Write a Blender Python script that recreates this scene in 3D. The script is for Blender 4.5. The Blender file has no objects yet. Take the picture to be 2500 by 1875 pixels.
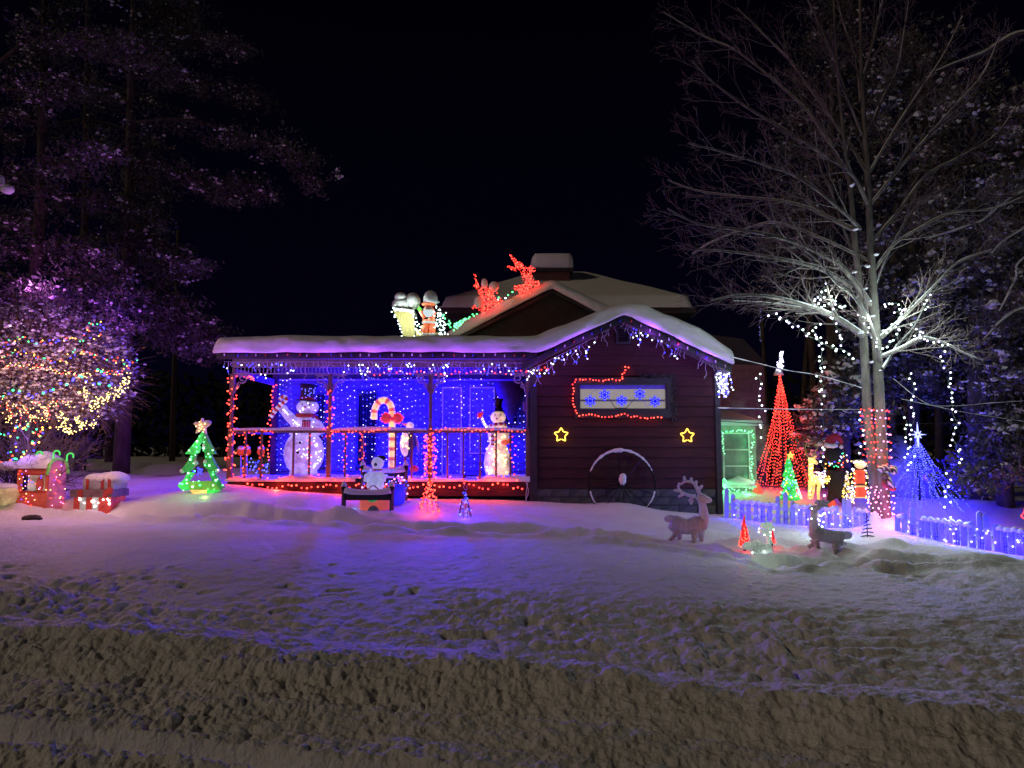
import bpy, math, random
import numpy as np
from mathutils import Vector, Matrix
rnd = random.Random(7)
NR = np.random.RandomState(11)
sc = bpy.context.scene
COL = sc.collection
# ------------------------------------------------------------------ camera
PITCH = math.radians(5.0); CAMZ = 1.7; FPX = 2500 * 25.0 / 36.0
cd = bpy.data.cameras.new('camera'); cd.lens = 25.0; cd.sensor_width = 36.0; cd.clip_start = 0.05; cd.clip_end = 2000
cam = bpy.data.objects.new('camera', cd); COL.objects.link(cam)
cam.location = (0, 0, CAMZ); cam.rotation_euler = (math.radians(90) + PITCH, 0, 0)
sc.camera = cam
# ------------------------------------------------------------------ night sky, faint warm street light from behind, exposure
w = bpy.data.worlds.new('World'); sc.world = w; w.use_nodes = True
nt = w.node_tree; bg = nt.nodes['Background']
tc = nt.nodes.new('ShaderNodeTexCoord'); sep = nt.nodes.new('ShaderNodeSeparateXYZ'); ramp = nt.nodes.new('ShaderNodeValToRGB')
nt.links.new(tc.outputs['Generated'], sep.inputs[0]); nt.links.new(sep.outputs['Z'], ramp.inputs[0])
ramp.color_ramp.elements[0].color = (0.0009, 0.0007, 0.0052, 1); ramp.color_ramp.elements[0].position = 0.0
ramp.color_ramp.elements[1].color = (0.0002, 0.0002, 0.0011, 1); ramp.color_ramp.elements[1].position = 0.6
nt.links.new(ramp.outputs[0], bg.inputs[0]); bg.inputs[1].default_value = 1.0
sd = bpy.data.lights.new('street_glow', 'SUN'); sd.energy = 0.31; sd.angle = math.radians(5); sd.color = (1.0, 0.80, 0.54)
sun = bpy.data.objects.new('street_glow', sd); COL.objects.link(sun)
sun.rotation_euler = Vector((0.74, 0.36, -0.50)).to_track_quat('-Z', 'Y').to_euler()
sc.view_settings.view_transform = 'Standard'; sc.view_settings.look = 'None'
sc.view_settings.exposure = 0.0; sc.view_settings.gamma = 1.0; sc.view_settings.use_curve_mapping = False
cy = sc.cycles
cy.use_denoising = True; cy.max_bounces = 5; cy.diffuse_bounces = 3; cy.glossy_bounces = 2; cy.transparent_max_bounces = 12
cy.sample_clamp_indirect = 1.5; cy.use_light_tree = True; cy.volume_bounces = 0; cy.caustics_reflective = False; cy.caustics_refractive = False

# ------------------------------------------------------------------ helpers
cP, sP = math.cos(PITCH), math.sin(PITCH)
def P(px, py, Y):
    """point seen at photo pixel (px,py) of the 2500x1875 picture, at distance Y"""
    u = (px - 1250.0) / FPX; v = (937.5 - py) / FPX
    t = Y / (cP - v * sP)
    return Vector((u * t, Y, CAMZ + (sP + v * cP) * t))
def M(px, Y): return px / FPX * Y * 1.0      # pixels to metres at distance Y

WL = {}
def thing(name, label, cat, loc=(0, 0, 0), group=None, kind=None):
    o = bpy.data.objects.new(name, None); COL.objects.link(o); o.location = loc
    o.empty_display_size = 0.1
    WL[o.name] = Vector(loc)
    o['label'] = label; o['category'] = cat
    if group: o['group'] = group
    if kind: o['kind'] = kind
    return o
def tag(o, label=None, cat=None, group=None, kind=None):
    if label: o['label'] = label
    if cat: o['category'] = cat
    if group: o['group'] = group
    if kind: o['kind'] = kind
    return o
def link_mesh(name, me, parent=None, loc=None):
    o = bpy.data.objects.new(name, me); COL.objects.link(o)
    if parent is not None:
        o.parent = parent; WL[o.name] = WL[parent.name].copy()
        if loc is not None: o.location = Vector(loc) - WL[parent.name]
    else:
        WL[o.name] = Vector((0, 0, 0))
        if loc is not None: o.location = loc; WL[o.name] = Vector(loc)
    return o
class MB:
    def __init__(s): s.v = []; s.f = []; s.m = []; s.cm = 0
    def add(s, vs, fs):
        b = len(s.v); s.v.extend([tuple(q) for q in vs]); s.f.extend([tuple(b + i for i in f) for f in fs]); s.m.extend([s.cm] * len(fs)); return s
    def box(s, c, d, rot=None):
        x, y, z = d[0] / 2, d[1] / 2, d[2] / 2
        vs = [Vector((i * x, j * y, k * z)) for i in (-1, 1) for j in (-1, 1) for k in (-1, 1)]
        if rot is not None: vs = [rot @ q for q in vs]
        c = Vector(c)
        return s.add([q + c for q in vs], [(0, 1, 3, 2), (4, 6, 7, 5), (0, 4, 5, 1), (2, 3, 7, 6), (0, 2, 6, 4), (1, 5, 7, 3)])
    def span(s, a, b):
        return s.box([(a[i] + b[i]) / 2 for i in range(3)], [abs(a[i] - b[i]) for i in range(3)])
    def tube(s, pts, r, n=6, cap=True, flat=1.0):
        pts = [Vector(p) for p in pts]; L = len(pts)
        if not hasattr(r, '__len__'): r = [r] * L
        vs = []; t0 = None
        for i, p in enumerate(pts):
            t = (pts[min(i + 1, L - 1)] - pts[max(i - 1, 0)])
            if t.length < 1e-9: t = Vector((0, 0, 1))
            t.normalize()
            if t0 is None:
                a = Vector((0, 0, 1)) if abs(t.z) < 0.9 else Vector((1, 0, 0))
                nn = (a - t * a.dot(t)).normalized()
            else:
                nn = (nn - t * nn.dot(t))
                nn = nn.normalized() if nn.length > 1e-6 else t.orthogonal().normalized()
            t0 = t; bb = t.cross(nn)
            for k in range(n):
                an = 2 * math.pi * k / n
                vs.append(p + nn * math.cos(an) * r[i] + bb * math.sin(an) * r[i] * flat)
        fs = []
        for i in range(L - 1):
            for k in range(n):
                k2 = (k + 1) % n
                fs.append((i * n + k, i * n + k2, (i + 1) * n + k2, (i + 1) * n + k))
        if cap and n > 2: fs.append(tuple(reversed(range(n)))); fs.append(tuple((L - 1) * n + k for k in range(n)))
        return s.add(vs, fs)
    def ell(s, c, rad, nu=16, nv=10, rot=None, noise=0.0):
        vs = []; c = Vector(c)
        for j in range(1, nv):
            th = math.pi * j / nv
            for i in range(nu):
                ph = 2 * math.pi * i / nu; k = 1 + (rnd.uniform(-noise, noise) if noise else 0)
                q = Vector((rad[0] * math.sin(th) * math.cos(ph) * k, rad[1] * math.sin(th) * math.sin(ph) * k, rad[2] * math.cos(th) * k))
                vs.append(c + (rot @ q if rot is not None else q))
        t = Vector((0, 0, rad[2])); b = -t
        if rot is not None: t = rot @ t; b = rot @ b
        vs.append(c + t); vs.append(c + b); T = len(vs) - 2; B = T + 1; fs = []
        for j in range(nv - 2):
            for i in range(nu):
                i2 = (i + 1) % nu; fs.append((j * nu + i, (j + 1) * nu + i, (j + 1) * nu + i2, j * nu + i2))
        for i in range(nu):
            i2 = (i + 1) % nu; fs.append((T, i, i2)); fs.append((B, (nv - 2) * nu + i2, (nv - 2) * nu + i))
        return s.add(vs, fs)
    def lathe(s, c, prof, n=18, rot=None, sy=1.0):
        vs = []; c = Vector(c)
        for (r, z) in prof:
            for i in range(n):
                a = 2 * math.pi * i / n; q = Vector((r * math.cos(a), r * math.sin(a) * sy, z))
                vs.append(c + (rot @ q if rot is not None else q))
        fs = []
        for j in range(len(prof) - 1):
            for i in range(n):
                i2 = (i + 1) % n; fs.append((j * n + i, j * n + i2, (j + 1) * n + i2, (j + 1) * n + i))
        fs.append(tuple(reversed(range(n)))); fs.append(tuple((len(prof) - 1) * n + i for i in range(n)))
        return s.add(vs, fs)
    def prism(s, pts, y0, y1):
        """polygon in x,z (list of (x,z)), extruded from y0 to y1"""
        n = len(pts)
        vs = [(p[0], y0, p[1]) for p in pts] + [(p[0], y1, p[1]) for p in pts]
        fs = [tuple(range(n)), tuple(reversed(range(n, 2 * n)))]
        for i in range(n): fs.append((i, i + n, (i + 1) % n + n, (i + 1) % n))
        return s.add(vs, fs)
    def build(s, name, mats, parent=None, smooth=False, kind=None, bevel=0):
        if not isinstance(mats, (list, tuple)): mats = [mats]
        me = bpy.data.meshes.new(name)
        L = WL[parent.name] if parent is not None else Vector((0, 0, 0))
        v = np.array(s.v, dtype=np.float64).reshape(-1, 3) - np.array(L)
        me.from_pydata(v.tolist(), [], s.f)
        for m in mats: me.materials.append(m)
        me.polygons.foreach_set('material_index', s.m)
        if smooth: me.polygons.foreach_set('use_smooth', [True] * len(s.f))
        me.update()
        o = link_mesh(name, me, parent)
        if kind: o['kind'] = kind
        if bevel:
            b = o.modifiers.new('bevel', 'BEVEL'); b.width = bevel; b.segments = 2
        return o
def np_mesh(name, V, Fc, mats, parent=None, smooth=False, midx=None, kind=None):
    """fast mesh from numpy verts (n,3) and faces (m,k)"""
    V = np.asarray(V, dtype=np.float64); Fc = np.asarray(Fc, dtype=np.int32)
    if parent is not None: V = V - np.array(WL[parent.name])
    me = bpy.data.meshes.new(name); k = Fc.shape[1]; n = len(Fc)
    me.vertices.add(len(V)); me.vertices.foreach_set('co', V.astype(np.float32).ravel())
    me.loops.add(n * k); me.loops.foreach_set('vertex_index', Fc.ravel())
    me.polygons.add(n); me.polygons.foreach_set('loop_start', np.arange(0, n * k, k, dtype=np.int32))
    if not isinstance(mats, (list, tuple)): mats = [mats]
    for m in mats: me.materials.append(m)
    if midx is not None: me.polygons.foreach_set('material_index', np.asarray(midx, dtype=np.int32))
    me.polygons.foreach_set('use_smooth', np.full(n, bool(smooth)))
    me.update(calc_edges=True)
    o = link_mesh(name, me, parent)
    if kind: o['kind'] = kind
    return o
_t = (1 + 5 ** .5) / 2
ICO_V = np.array([(-1, _t, 0), (1, _t, 0), (-1, -_t, 0), (1, -_t, 0), (0, -1, _t), (0, 1, _t), (0, -1, -_t), (0, 1, -_t), (_t, 0, -1), (_t, 0, 1), (-_t, 0, -1), (-_t, 0, 1)]) / math.sqrt(1 + _t * _t)
ICO_F = np.array([(0, 11, 5), (0, 5, 1), (0, 1, 7), (0, 7, 10), (0, 10, 11), (1, 5, 9), (5, 11, 4), (11, 10, 2), (10, 7, 6), (7, 1, 8), (3, 9, 4), (3, 4, 2), (3, 2, 6), (3, 6, 8), (3, 8, 9), (4, 9, 5), (2, 4, 11), (6, 2, 10), (8, 6, 7), (9, 8, 1)])
def blobs(name, pts, r, mats, parent=None, midx=None, squash=(1, 1, 1), jitter=0.0, smooth=True, kind='stuff'):
    """many small bulbs / clumps joined in one part"""
    pts = np.array([tuple(p) for p in pts], dtype=float).reshape(-1, 3); n = len(pts)
    rr = np.asarray(r, dtype=float) * np.ones(n)
    T = ICO_V * np.array(squash)
    V = pts[:, None, :] + T[None] * rr[:, None, None]
    if jitter: V = V + NR.uniform(-jitter, jitter, V.shape) * rr[:, None, None]
    Fc = (ICO_F[None] + (np.arange(n) * 12)[:, None, None]).reshape(-1, 3)
    mi = None if midx is None else np.repeat(np.asarray(midx), 20)
    return np_mesh(name, V.reshape(-1, 3), Fc, mats, parent, smooth, mi, kind)
def leaves(name, pts, size, mats, parent=None, midx=None, drop=0.0, asp=0.5, kind='stuff'):
    pts = np.array([tuple(p) for p in pts], dtype=float).reshape(-1, 3); n = len(pts)
    a = NR.normal(size=(n, 3)); a[:, 2] -= drop; a /= np.linalg.norm(a, axis=1)[:, None]
    b = NR.normal(size=(n, 3)); b -= a * (a * b).sum(1)[:, None]; b /= np.linalg.norm(b, axis=1)[:, None]
    s_ = (np.asarray(size) * NR.uniform(0.6, 1.3, n))[:, None]
    q = np.stack([pts - a * s_ * .5, pts + b * s_ * asp * .5, pts + a * s_ * .5, pts - b * s_ * asp * .5], 1)
    Fc = np.arange(4 * n).reshape(-1, 4)
    return np_mesh(name, q.reshape(-1, 3), Fc, mats, parent, False, midx, kind)
def lamp(pos, col, watts, parent=None, radius=0.02, name='bulb_and_fill_light'):
    d = bpy.data.lights.new(name, 'POINT'); d.energy = watts; d.color = col; d.shadow_soft_size = radius
    o = bpy.data.objects.new(name, d); COL.objects.link(o)
    if parent is not None: o.parent = parent; o.location = Vector(pos) - WL[parent.name]
    else: o.location = pos
    return o
# smooth value noise for terrain
TB = np.random.RandomState(3).uniform(-1, 1, (256, 256))
def vn(x, y, f, seed=0):
    x = np.asarray(x) * f + seed * 17.3; y = np.asarray(y) * f + seed * 31.7
    xi = np.floor(x).astype(int); yi = np.floor(y).astype(int); fx = x - xi; fy = y - yi
    fx = fx * fx * fx * (fx * (fx * 6 - 15) + 10); fy = fy * fy * fy * (fy * (fy * 6 - 15) + 10)
    a = TB[xi & 255, yi & 255]; b = TB[(xi + 1) & 255, yi & 255]; c = TB[xi & 255, (yi + 1) & 255]; d = TB[(xi + 1) & 255, (yi + 1) & 255]
    return (a * (1 - fx) + b * fx) * (1 - fy) + (c * (1 - fx) + d * fx) * fy
def fbm(x, y, f, o=4, seed=0, g=0.5):
    s = 0; a = 1
    for k in range(o): s = s + a * vn(x, y, f, seed + k); a *= g; f *= 2.03
    return s
def sst(a, b, x): t = np.clip((x - a) / (b - a), 0, 1); return t * t * (3 - 2 * t)
def smoothpath(pts, n=6):
    pts = [Vector(p) for p in pts]; out = []
    for i in range(len(pts) - 1):
        p0 = pts[max(i - 1, 0)]; p1 = pts[i]; p2 = pts[i + 1]; p3 = pts[min(i + 2, len(pts) - 1)]
        for k in range(n):
            t = k / n
            out.append(0.5 * ((2 * p1) + (p2 - p0) * t + (2 * p0 - 5 * p1 + 4 * p2 - p3) * t * t + (-p0 + 3 * p1 - 3 * p2 + p3) * t ** 3))
    out.append(pts[-1]); return out
def resample(pts, step):
    pts = [Vector(p) for p in pts]; out = [pts[0].copy()]; acc = 0
    for a, b in zip(pts, pts[1:]):
        L = (b - a).length
        if L < 1e-9: continue
        d = step - acc
        while d <= L: out.append(a.lerp(b, d / L)); d += step
        acc = (acc + L) % step
    return out
def jit(v, a): return Vector((v[0] + rnd.uniform(-a, a), v[1] + rnd.uniform(-a, a), v[2] + rnd.uniform(-a, a)))

# ------------------------------------------------------------------ materials
def mat(name, col, rough=0.7, metal=0.0, var=0.25, scale=8.0, bump=0.0, bscale=40.0, col2=None, stretch=(1, 1, 1), spec=0.4):
    m = bpy.data.materials.new(name); m.use_nodes = True; n = m.node_tree.nodes; l = m.node_tree.links
    b = n['Principled BSDF']; b.inputs['Roughness'].default_value = rough; b.inputs['Metallic'].default_value = metal
    b.inputs['Specular IOR Level'].default_value = spec
    t = n.new('ShaderNodeTexCoord'); mp = n.new('ShaderNodeMapping'); mp.inputs['Scale'].default_value = stretch
    l.new(t.outputs['Object'], mp.inputs[0])
    ns = n.new('ShaderNodeTexNoise'); ns.inputs['Scale'].default_value = scale; ns.inputs['Detail'].default_value = 5
    l.new(mp.outputs[0], ns.inputs['Vector'])
    r = n.new('ShaderNodeValToRGB'); c2 = col2 or [c * (1 - var) for c in col]
    r.color_ramp.elements[0].position = .35; r.color_ramp.elements[1].position = .65
    r.color_ramp.elements[0].color = (*c2, 1); r.color_ramp.elements[1].color = (*[min(1, c * (1 + var * .4)) for c in col], 1)
    l.new(ns.outputs['Fac'], r.inputs[0]); l.new(r.outputs[0], b.inputs['Base Color'])
    if bump:
        n2 = n.new('ShaderNodeTexNoise'); n2.inputs['Scale'].default_value = bscale; n2.inputs['Detail'].default_value = 4
        l.new(mp.outputs[0], n2.inputs['Vector'])
        bp = n.new('ShaderNodeBump'); bp.inputs['Strength'].default_value = bump; bp.inputs['Distance'].default_value = 0.02
        l.new(n2.outputs['Fac'], bp.inputs['Height']); l.new(bp.outputs[0], b.inputs['Normal'])
    return m
def emis(name, col, strength):
    m = bpy.data.materials.new(name); m.use_nodes = True; n = m.node_tree.nodes; l = m.node_tree.links
    n.remove(n['Principled BSDF']); e = n.new('ShaderNodeEmission'); e.inputs[0].default_value = (*col, 1); e.inputs[1].default_value = strength
    l.new(e.outputs[0], n['Material Output'].inputs[0]); m.cycles.emission_sampling = 'NONE'
    return m
def lit(name, col, em, strength, scale=60.0, dark=0.25, rough=.5):
    """tinsel / mesh fabric shell with the glow of inner bulbs put into its emission"""
    m = mat(name, col, rough, var=.2, scale=scale * .3, bump=.6, bscale=scale)
    n = m.node_tree.nodes; l = m.node_tree.links; b = n['Principled BSDF']
    t = n.new('ShaderNodeTexCoord'); v = n.new('ShaderNodeTexVoronoi'); v.inputs['Scale'].default_value = scale; v.feature = 'DISTANCE_TO_EDGE'
    l.new(t.outputs['Object'], v.inputs['Vector'])
    ns = n.new('ShaderNodeTexNoise'); ns.inputs['Scale'].default_value = scale * .12; l.new(t.outputs['Object'], ns.inputs['Vector'])
    r = n.new('ShaderNodeMapRange'); r.inputs[1].default_value = 0.0; r.inputs[2].default_value = 0.12; r.inputs[3].default_value = dark; r.inputs[4].default_value = 1.0
    l.new(v.outputs['Distance'], r.inputs[0])
    r2 = n.new('ShaderNodeMapRange'); r2.inputs[1].default_value = .35; r2.inputs[2].default_value = .7; r2.inputs[3].default_value = .45; r2.inputs[4].default_value = 1.6
    l.new(ns.outputs['Fac'], r2.inputs[0])
    mu = n.new('ShaderNodeMath'); mu.operation = 'MULTIPLY'; l.new(r.outputs[0], mu.inputs[0]); l.new(r2.outputs[0], mu.inputs[1])
    m2 = n.new('ShaderNodeMath'); m2.operation = 'MULTIPLY'; m2.inputs[1].default_value = strength; l.new(mu.outputs[0], m2.inputs[0])
    b.inputs['Emission Color'].default_value = (*em, 1); l.new(m2.outputs[0], b.inputs['Emission Strength'])
    m.cycles.emission_sampling = 'NONE'
    return m
SNOW = mat('snow', (.80, .80, .82), .55, var=.04, scale=3, bump=.5, bscale=55, spec=.3)
SNOWG = mat('snow_ground', (.78, .77, .78), .6, var=.06, scale=2.5, bump=.9, bscale=38, spec=.3)
RED_SIDING = mat('dark_red_siding', (.052, .008, .011), .75, var=.45, scale=3, bump=.35, bscale=30, stretch=(1, 1, 9))
BLUE_SIDING = mat('porch_siding', (.11, .10, .10), .7, var=.35, scale=3, bump=.3, bscale=30, stretch=(1, 1, 9))
TRIM = mat('dark_trim', (.035, .03, .035), .6, var=.3, scale=10, bump=.2)
BRICKG = mat('grey_block', (.085, .085, .08), .9, var=.4, scale=9, bump=.6, bscale=35)
BRICKR = mat('chimney_brick', (.16, .07, .06), .9, var=.4, scale=9, bump=.6, bscale=35)
WOOD = mat('grey_wood', (.16, .12, .11), .8, var=.4, scale=6, bump=.4, stretch=(1, 1, .3))
PINE = mat('pine_plywood', (.42, .34, .12), .7, var=.35, scale=7, bump=.3, stretch=(8, 8, .6))
WHITEP = mat('white_paint', (.72, .72, .74), .5, var=.12, scale=6, bump=.15)
BARK = mat('grey_bark', (.16, .14, .12), .9, var=.45, scale=7, bump=.8, bscale=28, stretch=(1, 1, .35))
BARKD = mat('dark_bark', (.09, .07, .06), .9, var=.4, scale=7, bump=.8, bscale=28, stretch=(1, 1, .35))
TWIG = mat('twig', (.17, .12, .115), .85, var=.3, scale=4)
NEEDLE = mat('pine_needles', (.10, .10, .09), .7, var=.5, scale=2.0)
DEADLEAF = mat('dry_leaf', (.22, .12, .06), .8, var=.4, scale=5)
BLACK = mat('black_cloth', (.012, .012, .014), .85, var=.3, scale=12, bump=.3)
BLACKM = mat('black_iron', (.02, .02, .022), .45, metal=.6, var=.3)
WIRE = mat('green_wire', (.03, .05, .035), .6, var=.2)
WIREW = mat('white_wire', (.55, .55, .6), .5, var=.1)
REDC = mat('red_cloth', (.45, .03, .03), .75, var=.25, scale=14, bump=.3)
GLASSD = mat('dark_glass', (.01, .01, .014), .08, var=.1, spec=.6)
ASPH = mat('grey_panel', (.30, .31, .31), .7, var=.25, scale=6, bump=.2)
TINSEL = mat('silver_tinsel', (.46, .44, .45), .35, metal=.55, var=.4, scale=30, bump=.7, bscale=60)
E_RED = emis('bulb_red', (1, .035, .03), 6.5); E_ORED = emis('bulb_orange_red', (1, .065, .035), 8)
E_BLUE = emis('bulb_blue', (.03, .03, 1), 5); E_BLUEW = emis('bulb_blue_white', (.09, .10, 1), 6); E_WHITE = emis('bulb_cool_white', (.72, .95, .88), 7)
E_LILAC = emis('bulb_lilac', (.65, .6, 1), 6); E_WARM = emis('bulb_warm', (1, .62, .20), 7); E_GREEN = emis('bulb_green', (.10, 1, .25), 5)
E_PINK = emis('bulb_pink', (1, .25, .62), 7); E_GOLD = emis('neon_yellow', (1, .62, .07), 4.0); E_NEONB = emis('neon_blue', (.006, .004, 1), 1.6)
RGBc = dict(red=(1, .06, .03), blue=(.035, .012, 1), white=(.75, .95, .9), warm=(1, .6, .3), green=(.1, 1, .28), lilac=(.55, .45, 1), pink=(1, .2, .75), gold=(1, .6, .1), purple=(.5, .12, 1))

def light_string(label, path, step, mats, r=0.016, jitter=0.03, wire=WIRE, group=None, name='light_string', wr=0.004, cat='string lights', mix=None, lamps=None, extra=None, closed=False):
    """wire + bulbs (+ the light the bulbs give)"""
    t = thing(name, label, cat, path[0], group)
    pts = resample(path, step)
    bul = [jit(p, jitter) for p in pts]
    if extra: bul += extra
    m = MB(); m.tube([jit(p, jitter * .7) for p in pts] if len(pts) > 1 else path, wr, 3, cap=False)
    m.build('wire', wire, t)
    if not isinstance(mats, (list, tuple)): mats = [mats]
    mi = [rnd.choices(range(len(mats)), weights=mix)[0] for _ in bul] if len(mats) > 1 else None
    blobs('bulbs', bul, r, mats, t, mi)
    if lamps:
        n, c, wts, off = lamps
        for k in range(n):
            q = pts[int((k + .5) / n * (len(pts) - 1))]
            lamp(q + Vector(off), c, wts / n, t, .03)
    return t
# ================================================================== TERRAIN
def gz(x, y, fine=True):
    x = np.asarray(x, dtype=float); y = np.asarray(y, dtype=float)
    s = y + .25 * x
    b16 = np.interp(x, [-14, -10, -8, -6.4, -2.8, .35, 2.3, 4.5, 7, 9, 14], [.55, .55, .62, .80, .58, .44, .36, .21, .10, -.02, -.30])
    b13 = np.interp(x, [-14, -9, -5, 0, 4, 6.5, 9, 14], [.38, .34, .28, .23, .15, .15, -.10, -.40])
    z = b13 + (b16 - b13) * sst(13.4, 16.0, y)
    z = z + .50 * sst(15.9, 18.0, y) * sst(3.5, 6, x)                       # bank behind the picket fence
    z = z + sst(16.5, 21, y) * sst(-5.5, -8.5, x) * (.35 + .22 * vn(x, y, .55, 5))
    z = z + .10 * np.exp(-((x + 5.0) / 1.2) ** 2 - ((y - 14.6) / .5) ** 2)
    # foreground: ploughed bank and road, in the direction of the road
    wob = .10 * vn(x, y * .3, .7, 2) + .05 * vn(x, y * .5, 2.0, 9)
    s2 = s + wob + .22 * sst(-.3, 3, x)
    rw = .05 * vn(x, y * .4, 1.4, 101)
    road = np.interp(s2 + rw, [0, 2.8, 3.15, 3.36, 3.40, 3.43, 3.60, 3.66, 3.88, 4.08, 4.12, 4.15, 4.36, 4.58, 4.72, 5.15, 5.45, 6.4, 7.5],
                              [-.02, .0, .04, .10, .11, .0, .0, .10, .12, .165, .18, .11, .18, .275, .32, .225, .15, .18, .25])
    k = sst(6.0, 11.5, s)
    z = road * (1 - k) + z * k
    if not fine: return z
    # the trodden trail in front of the decorations
    ty = np.interp(x, TRX, TRY) + .16 * vn(x, y * 0, .8, 4)
    d = (y - ty); tr = -.21 * np.exp(-(d / .20) ** 2) + .085 * np.exp(-((d + .42) / .13) ** 2) + .07 * np.exp(-((d - .45) / .16) ** 2)
    z = z + tr * (1 + .7 * vn(x, y, 1.7, 6))
    z = z + .05 * np.exp(-(d / .8) ** 2) * fbm(x, y, 2.6, 3, 21)
    # side path running from the lying fawn to the front
    px_ = 4.55 + .10 * (11.3 - y); dd = x - px_ - .15 * vn(x * 0, y, .9, 8)
    z = z + sst(7.5, 8.6, y) * sst(12.2, 11.2, y) * np.exp(-(dd / .45) ** 2) * (-.07 + .09 * fbm(x, y, 3.2, 3, 33))
    # soft waves of the untouched snow
    z = z + .035 * fbm(x, y, .35, 3, 40) * sst(5, 9, s) + .02 * fbm(x, y, 1.1, 2, 44) * sst(10, 14, y)
    # drifts round objects
    for (cx_, cy_, r_, h_) in DRIFTS: z = z + h_ * np.exp(-((x - cx_) ** 2 + (y - cy_) ** 2) / (r_ * r_))
    # trampled band behind the ridge: rounded lumps with creases
    band = sst(5.15, 5.5, s2) * sst(7.7, 5.9, s2 + .7 * vn(x, y, .5, 12) + .35 * vn(x, y, 1.6, 13)) * (.75 + .45 * vn(x, y, .9, 17))
    lump = np.abs(vn(x, y, 4.4, 50)) * 1.0 + np.abs(vn(x, y, 8.5, 51)) * .8 + np.abs(vn(x, y, 17, 52)) * .4
    z = z + np.clip(band, 0, 1) * (lump - .75) * .07
    # single paw / boot prints in the smooth slope
    pr = np.clip(vn(x, y, 5.9, 60) * vn(x, y, 5.1, 61) * 3 - 1.0 - .8 * sst(6.5, 9.5, s), 0, 1)
    z = z - .05 * pr * sst(5.2, 6, s) * sst(12, 8, s)
    # chunks on the bank and in the road ruts
    y = y + .6 * road
    fr = sst(4.95, 4.5, s2)
    ch = np.abs(vn(x, y, 6.5, 70)) * 1.0 + np.abs(vn(x, y, 13, 71)) * .8 + np.abs(vn(x, y, 27, 72)) * .6
    rough = .12 + .95 * sst(-.25, .45, vn(x * .6, y, 1.1, 75) + .4 * vn(x, y, 3.3, 76))
    sm = 1 - .85 * np.exp(-((s2 + rw - 3.53) / .13) ** 2)
    z = z + fr * (ch - .8) * .028 * rough * sm
    z = z + fr * .011 * fbm(x, y, 21, 3, 80) + fr * .05 * np.clip(vn(x, y, 2.1, 98) - .45, 0, 1) * (.5 + .5 * rough)
    z = z + fr * .018 * vn(x * .3, s * 3.5, 2.4, 84) + .03 * np.clip(vn(x, y, 1.4, 88), 0, 1) * fr
    z = z + sst(4.4, 4.75, s2) * sst(5.5, 5.0, s2) * (.022 * fbm(x, y, 8, 4, 93) + .02 * vn(x, y, 1.6, 94))
    z = z + .05 * np.clip(vn(x, y, .8, 120), -.3, 1) * sst(4.5, 4.75, s2) * sst(5.6, 5.1, s2)
    z = z + .009 * fbm(x, y, 9, 3, 90) * sst(20, 10, y)
    return z
def G(x, y): return float(gz(np.array([x]), np.array([y]), False)[0])
DRIFTS = [(-6.55, 15.4, .75, .10), (6.95, 13.35, .35, .24), (7.15, 13.2, .7, .08), (3.6, 11.6, .22, .10), (4.9, 11.0, .35, .16), (5.9, 11.2, .25, .12), (2.6, 12.0, .4, .06), (-3.2, 13.8, .45, .12), (-1.9, 15.0, .45, .18), (-4.3, 15.2, .6, .06),
          (-8.9, 14.3, .5, -.05), (2.45, 15.6, .7, .10), (3.2, 12.9, .5, .08), (-3.45, 14.0, .22, .14), (-2.35, 14.1, .22, .14), (-6.0, 13.7, .12, .13)]
def YG(px, py, lo=6.0, hi=24.0):
    ys_ = np.linspace(lo, hi, 1500); v = (937.5 - py) / FPX; t = ys_ / (cP - v * sP); z = CAMZ + (sP + v * cP) * t; x = (px - 1250) / FPX * t
    d = z - gz(x, ys_, False); k = np.where(d < 0)[0]
    return float(ys_[k[0]]) if len(k) else None
_tp = [(-200, 1222), (0, 1230), (300, 1249), (560, 1262), (800, 1275), (1000, 1287), (1300, 1301), (1600, 1330), (1750, 1350), (1850, 1374), (2080, 1370), (2300, 1374), (2500, 1382), (2700, 1400)]
TRY = [YG(a, b, 6, 16) for a, b in _tp]; TRX = [P(a, b, y).x for (a, b), y in zip(_tp, TRY)]
us = np.concatenate([-np.geomspace(8, .86, 26), np.linspace(-.84, .84, 900), np.geomspace(.86, 8, 26)])
ys = [-25, -15, -8, -4, -1, .5, 1.5, 2.0, 2.4]
yy = 2.7
while yy < 20: ys.append(yy); yy += max(.0105, .00052 * yy * yy)
while yy < 400: ys.append(yy); yy *= 1.05
ys = np.array(ys)
U, Yg = np.meshgrid(us, ys); Xg = U * np.where(Yg < 3, 3 + 0 * Yg, Yg)
Zg = gz(Xg, Yg); nr, nc = Xg.shape
idx = np.arange(nr * nc).reshape(nr, nc)
Fq = np.stack([idx[:-1, :-1], idx[:-1, 1:], idx[1:, 1:], idx[1:, :-1]], -1).reshape(-1, 4)
gr = np_mesh('snow_ground', np.stack([Xg, Yg, Zg], -1).reshape(-1, 3), Fq, SNOWG, None, True)
tag(gr, 'white snow ground with a ploughed bank, trampled band and trodden trail', 'snow', kind='structure')

# ================================================================== HOUSE
HY = 16.0
house = thing('house', 'dark red lap-sided house with snow-laden gables and a decorated front porch', 'house', (0, HY, .3))
def pz(px, py, Y=HY): q = P(px, py, Y); return (q.x, q.z)
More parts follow.
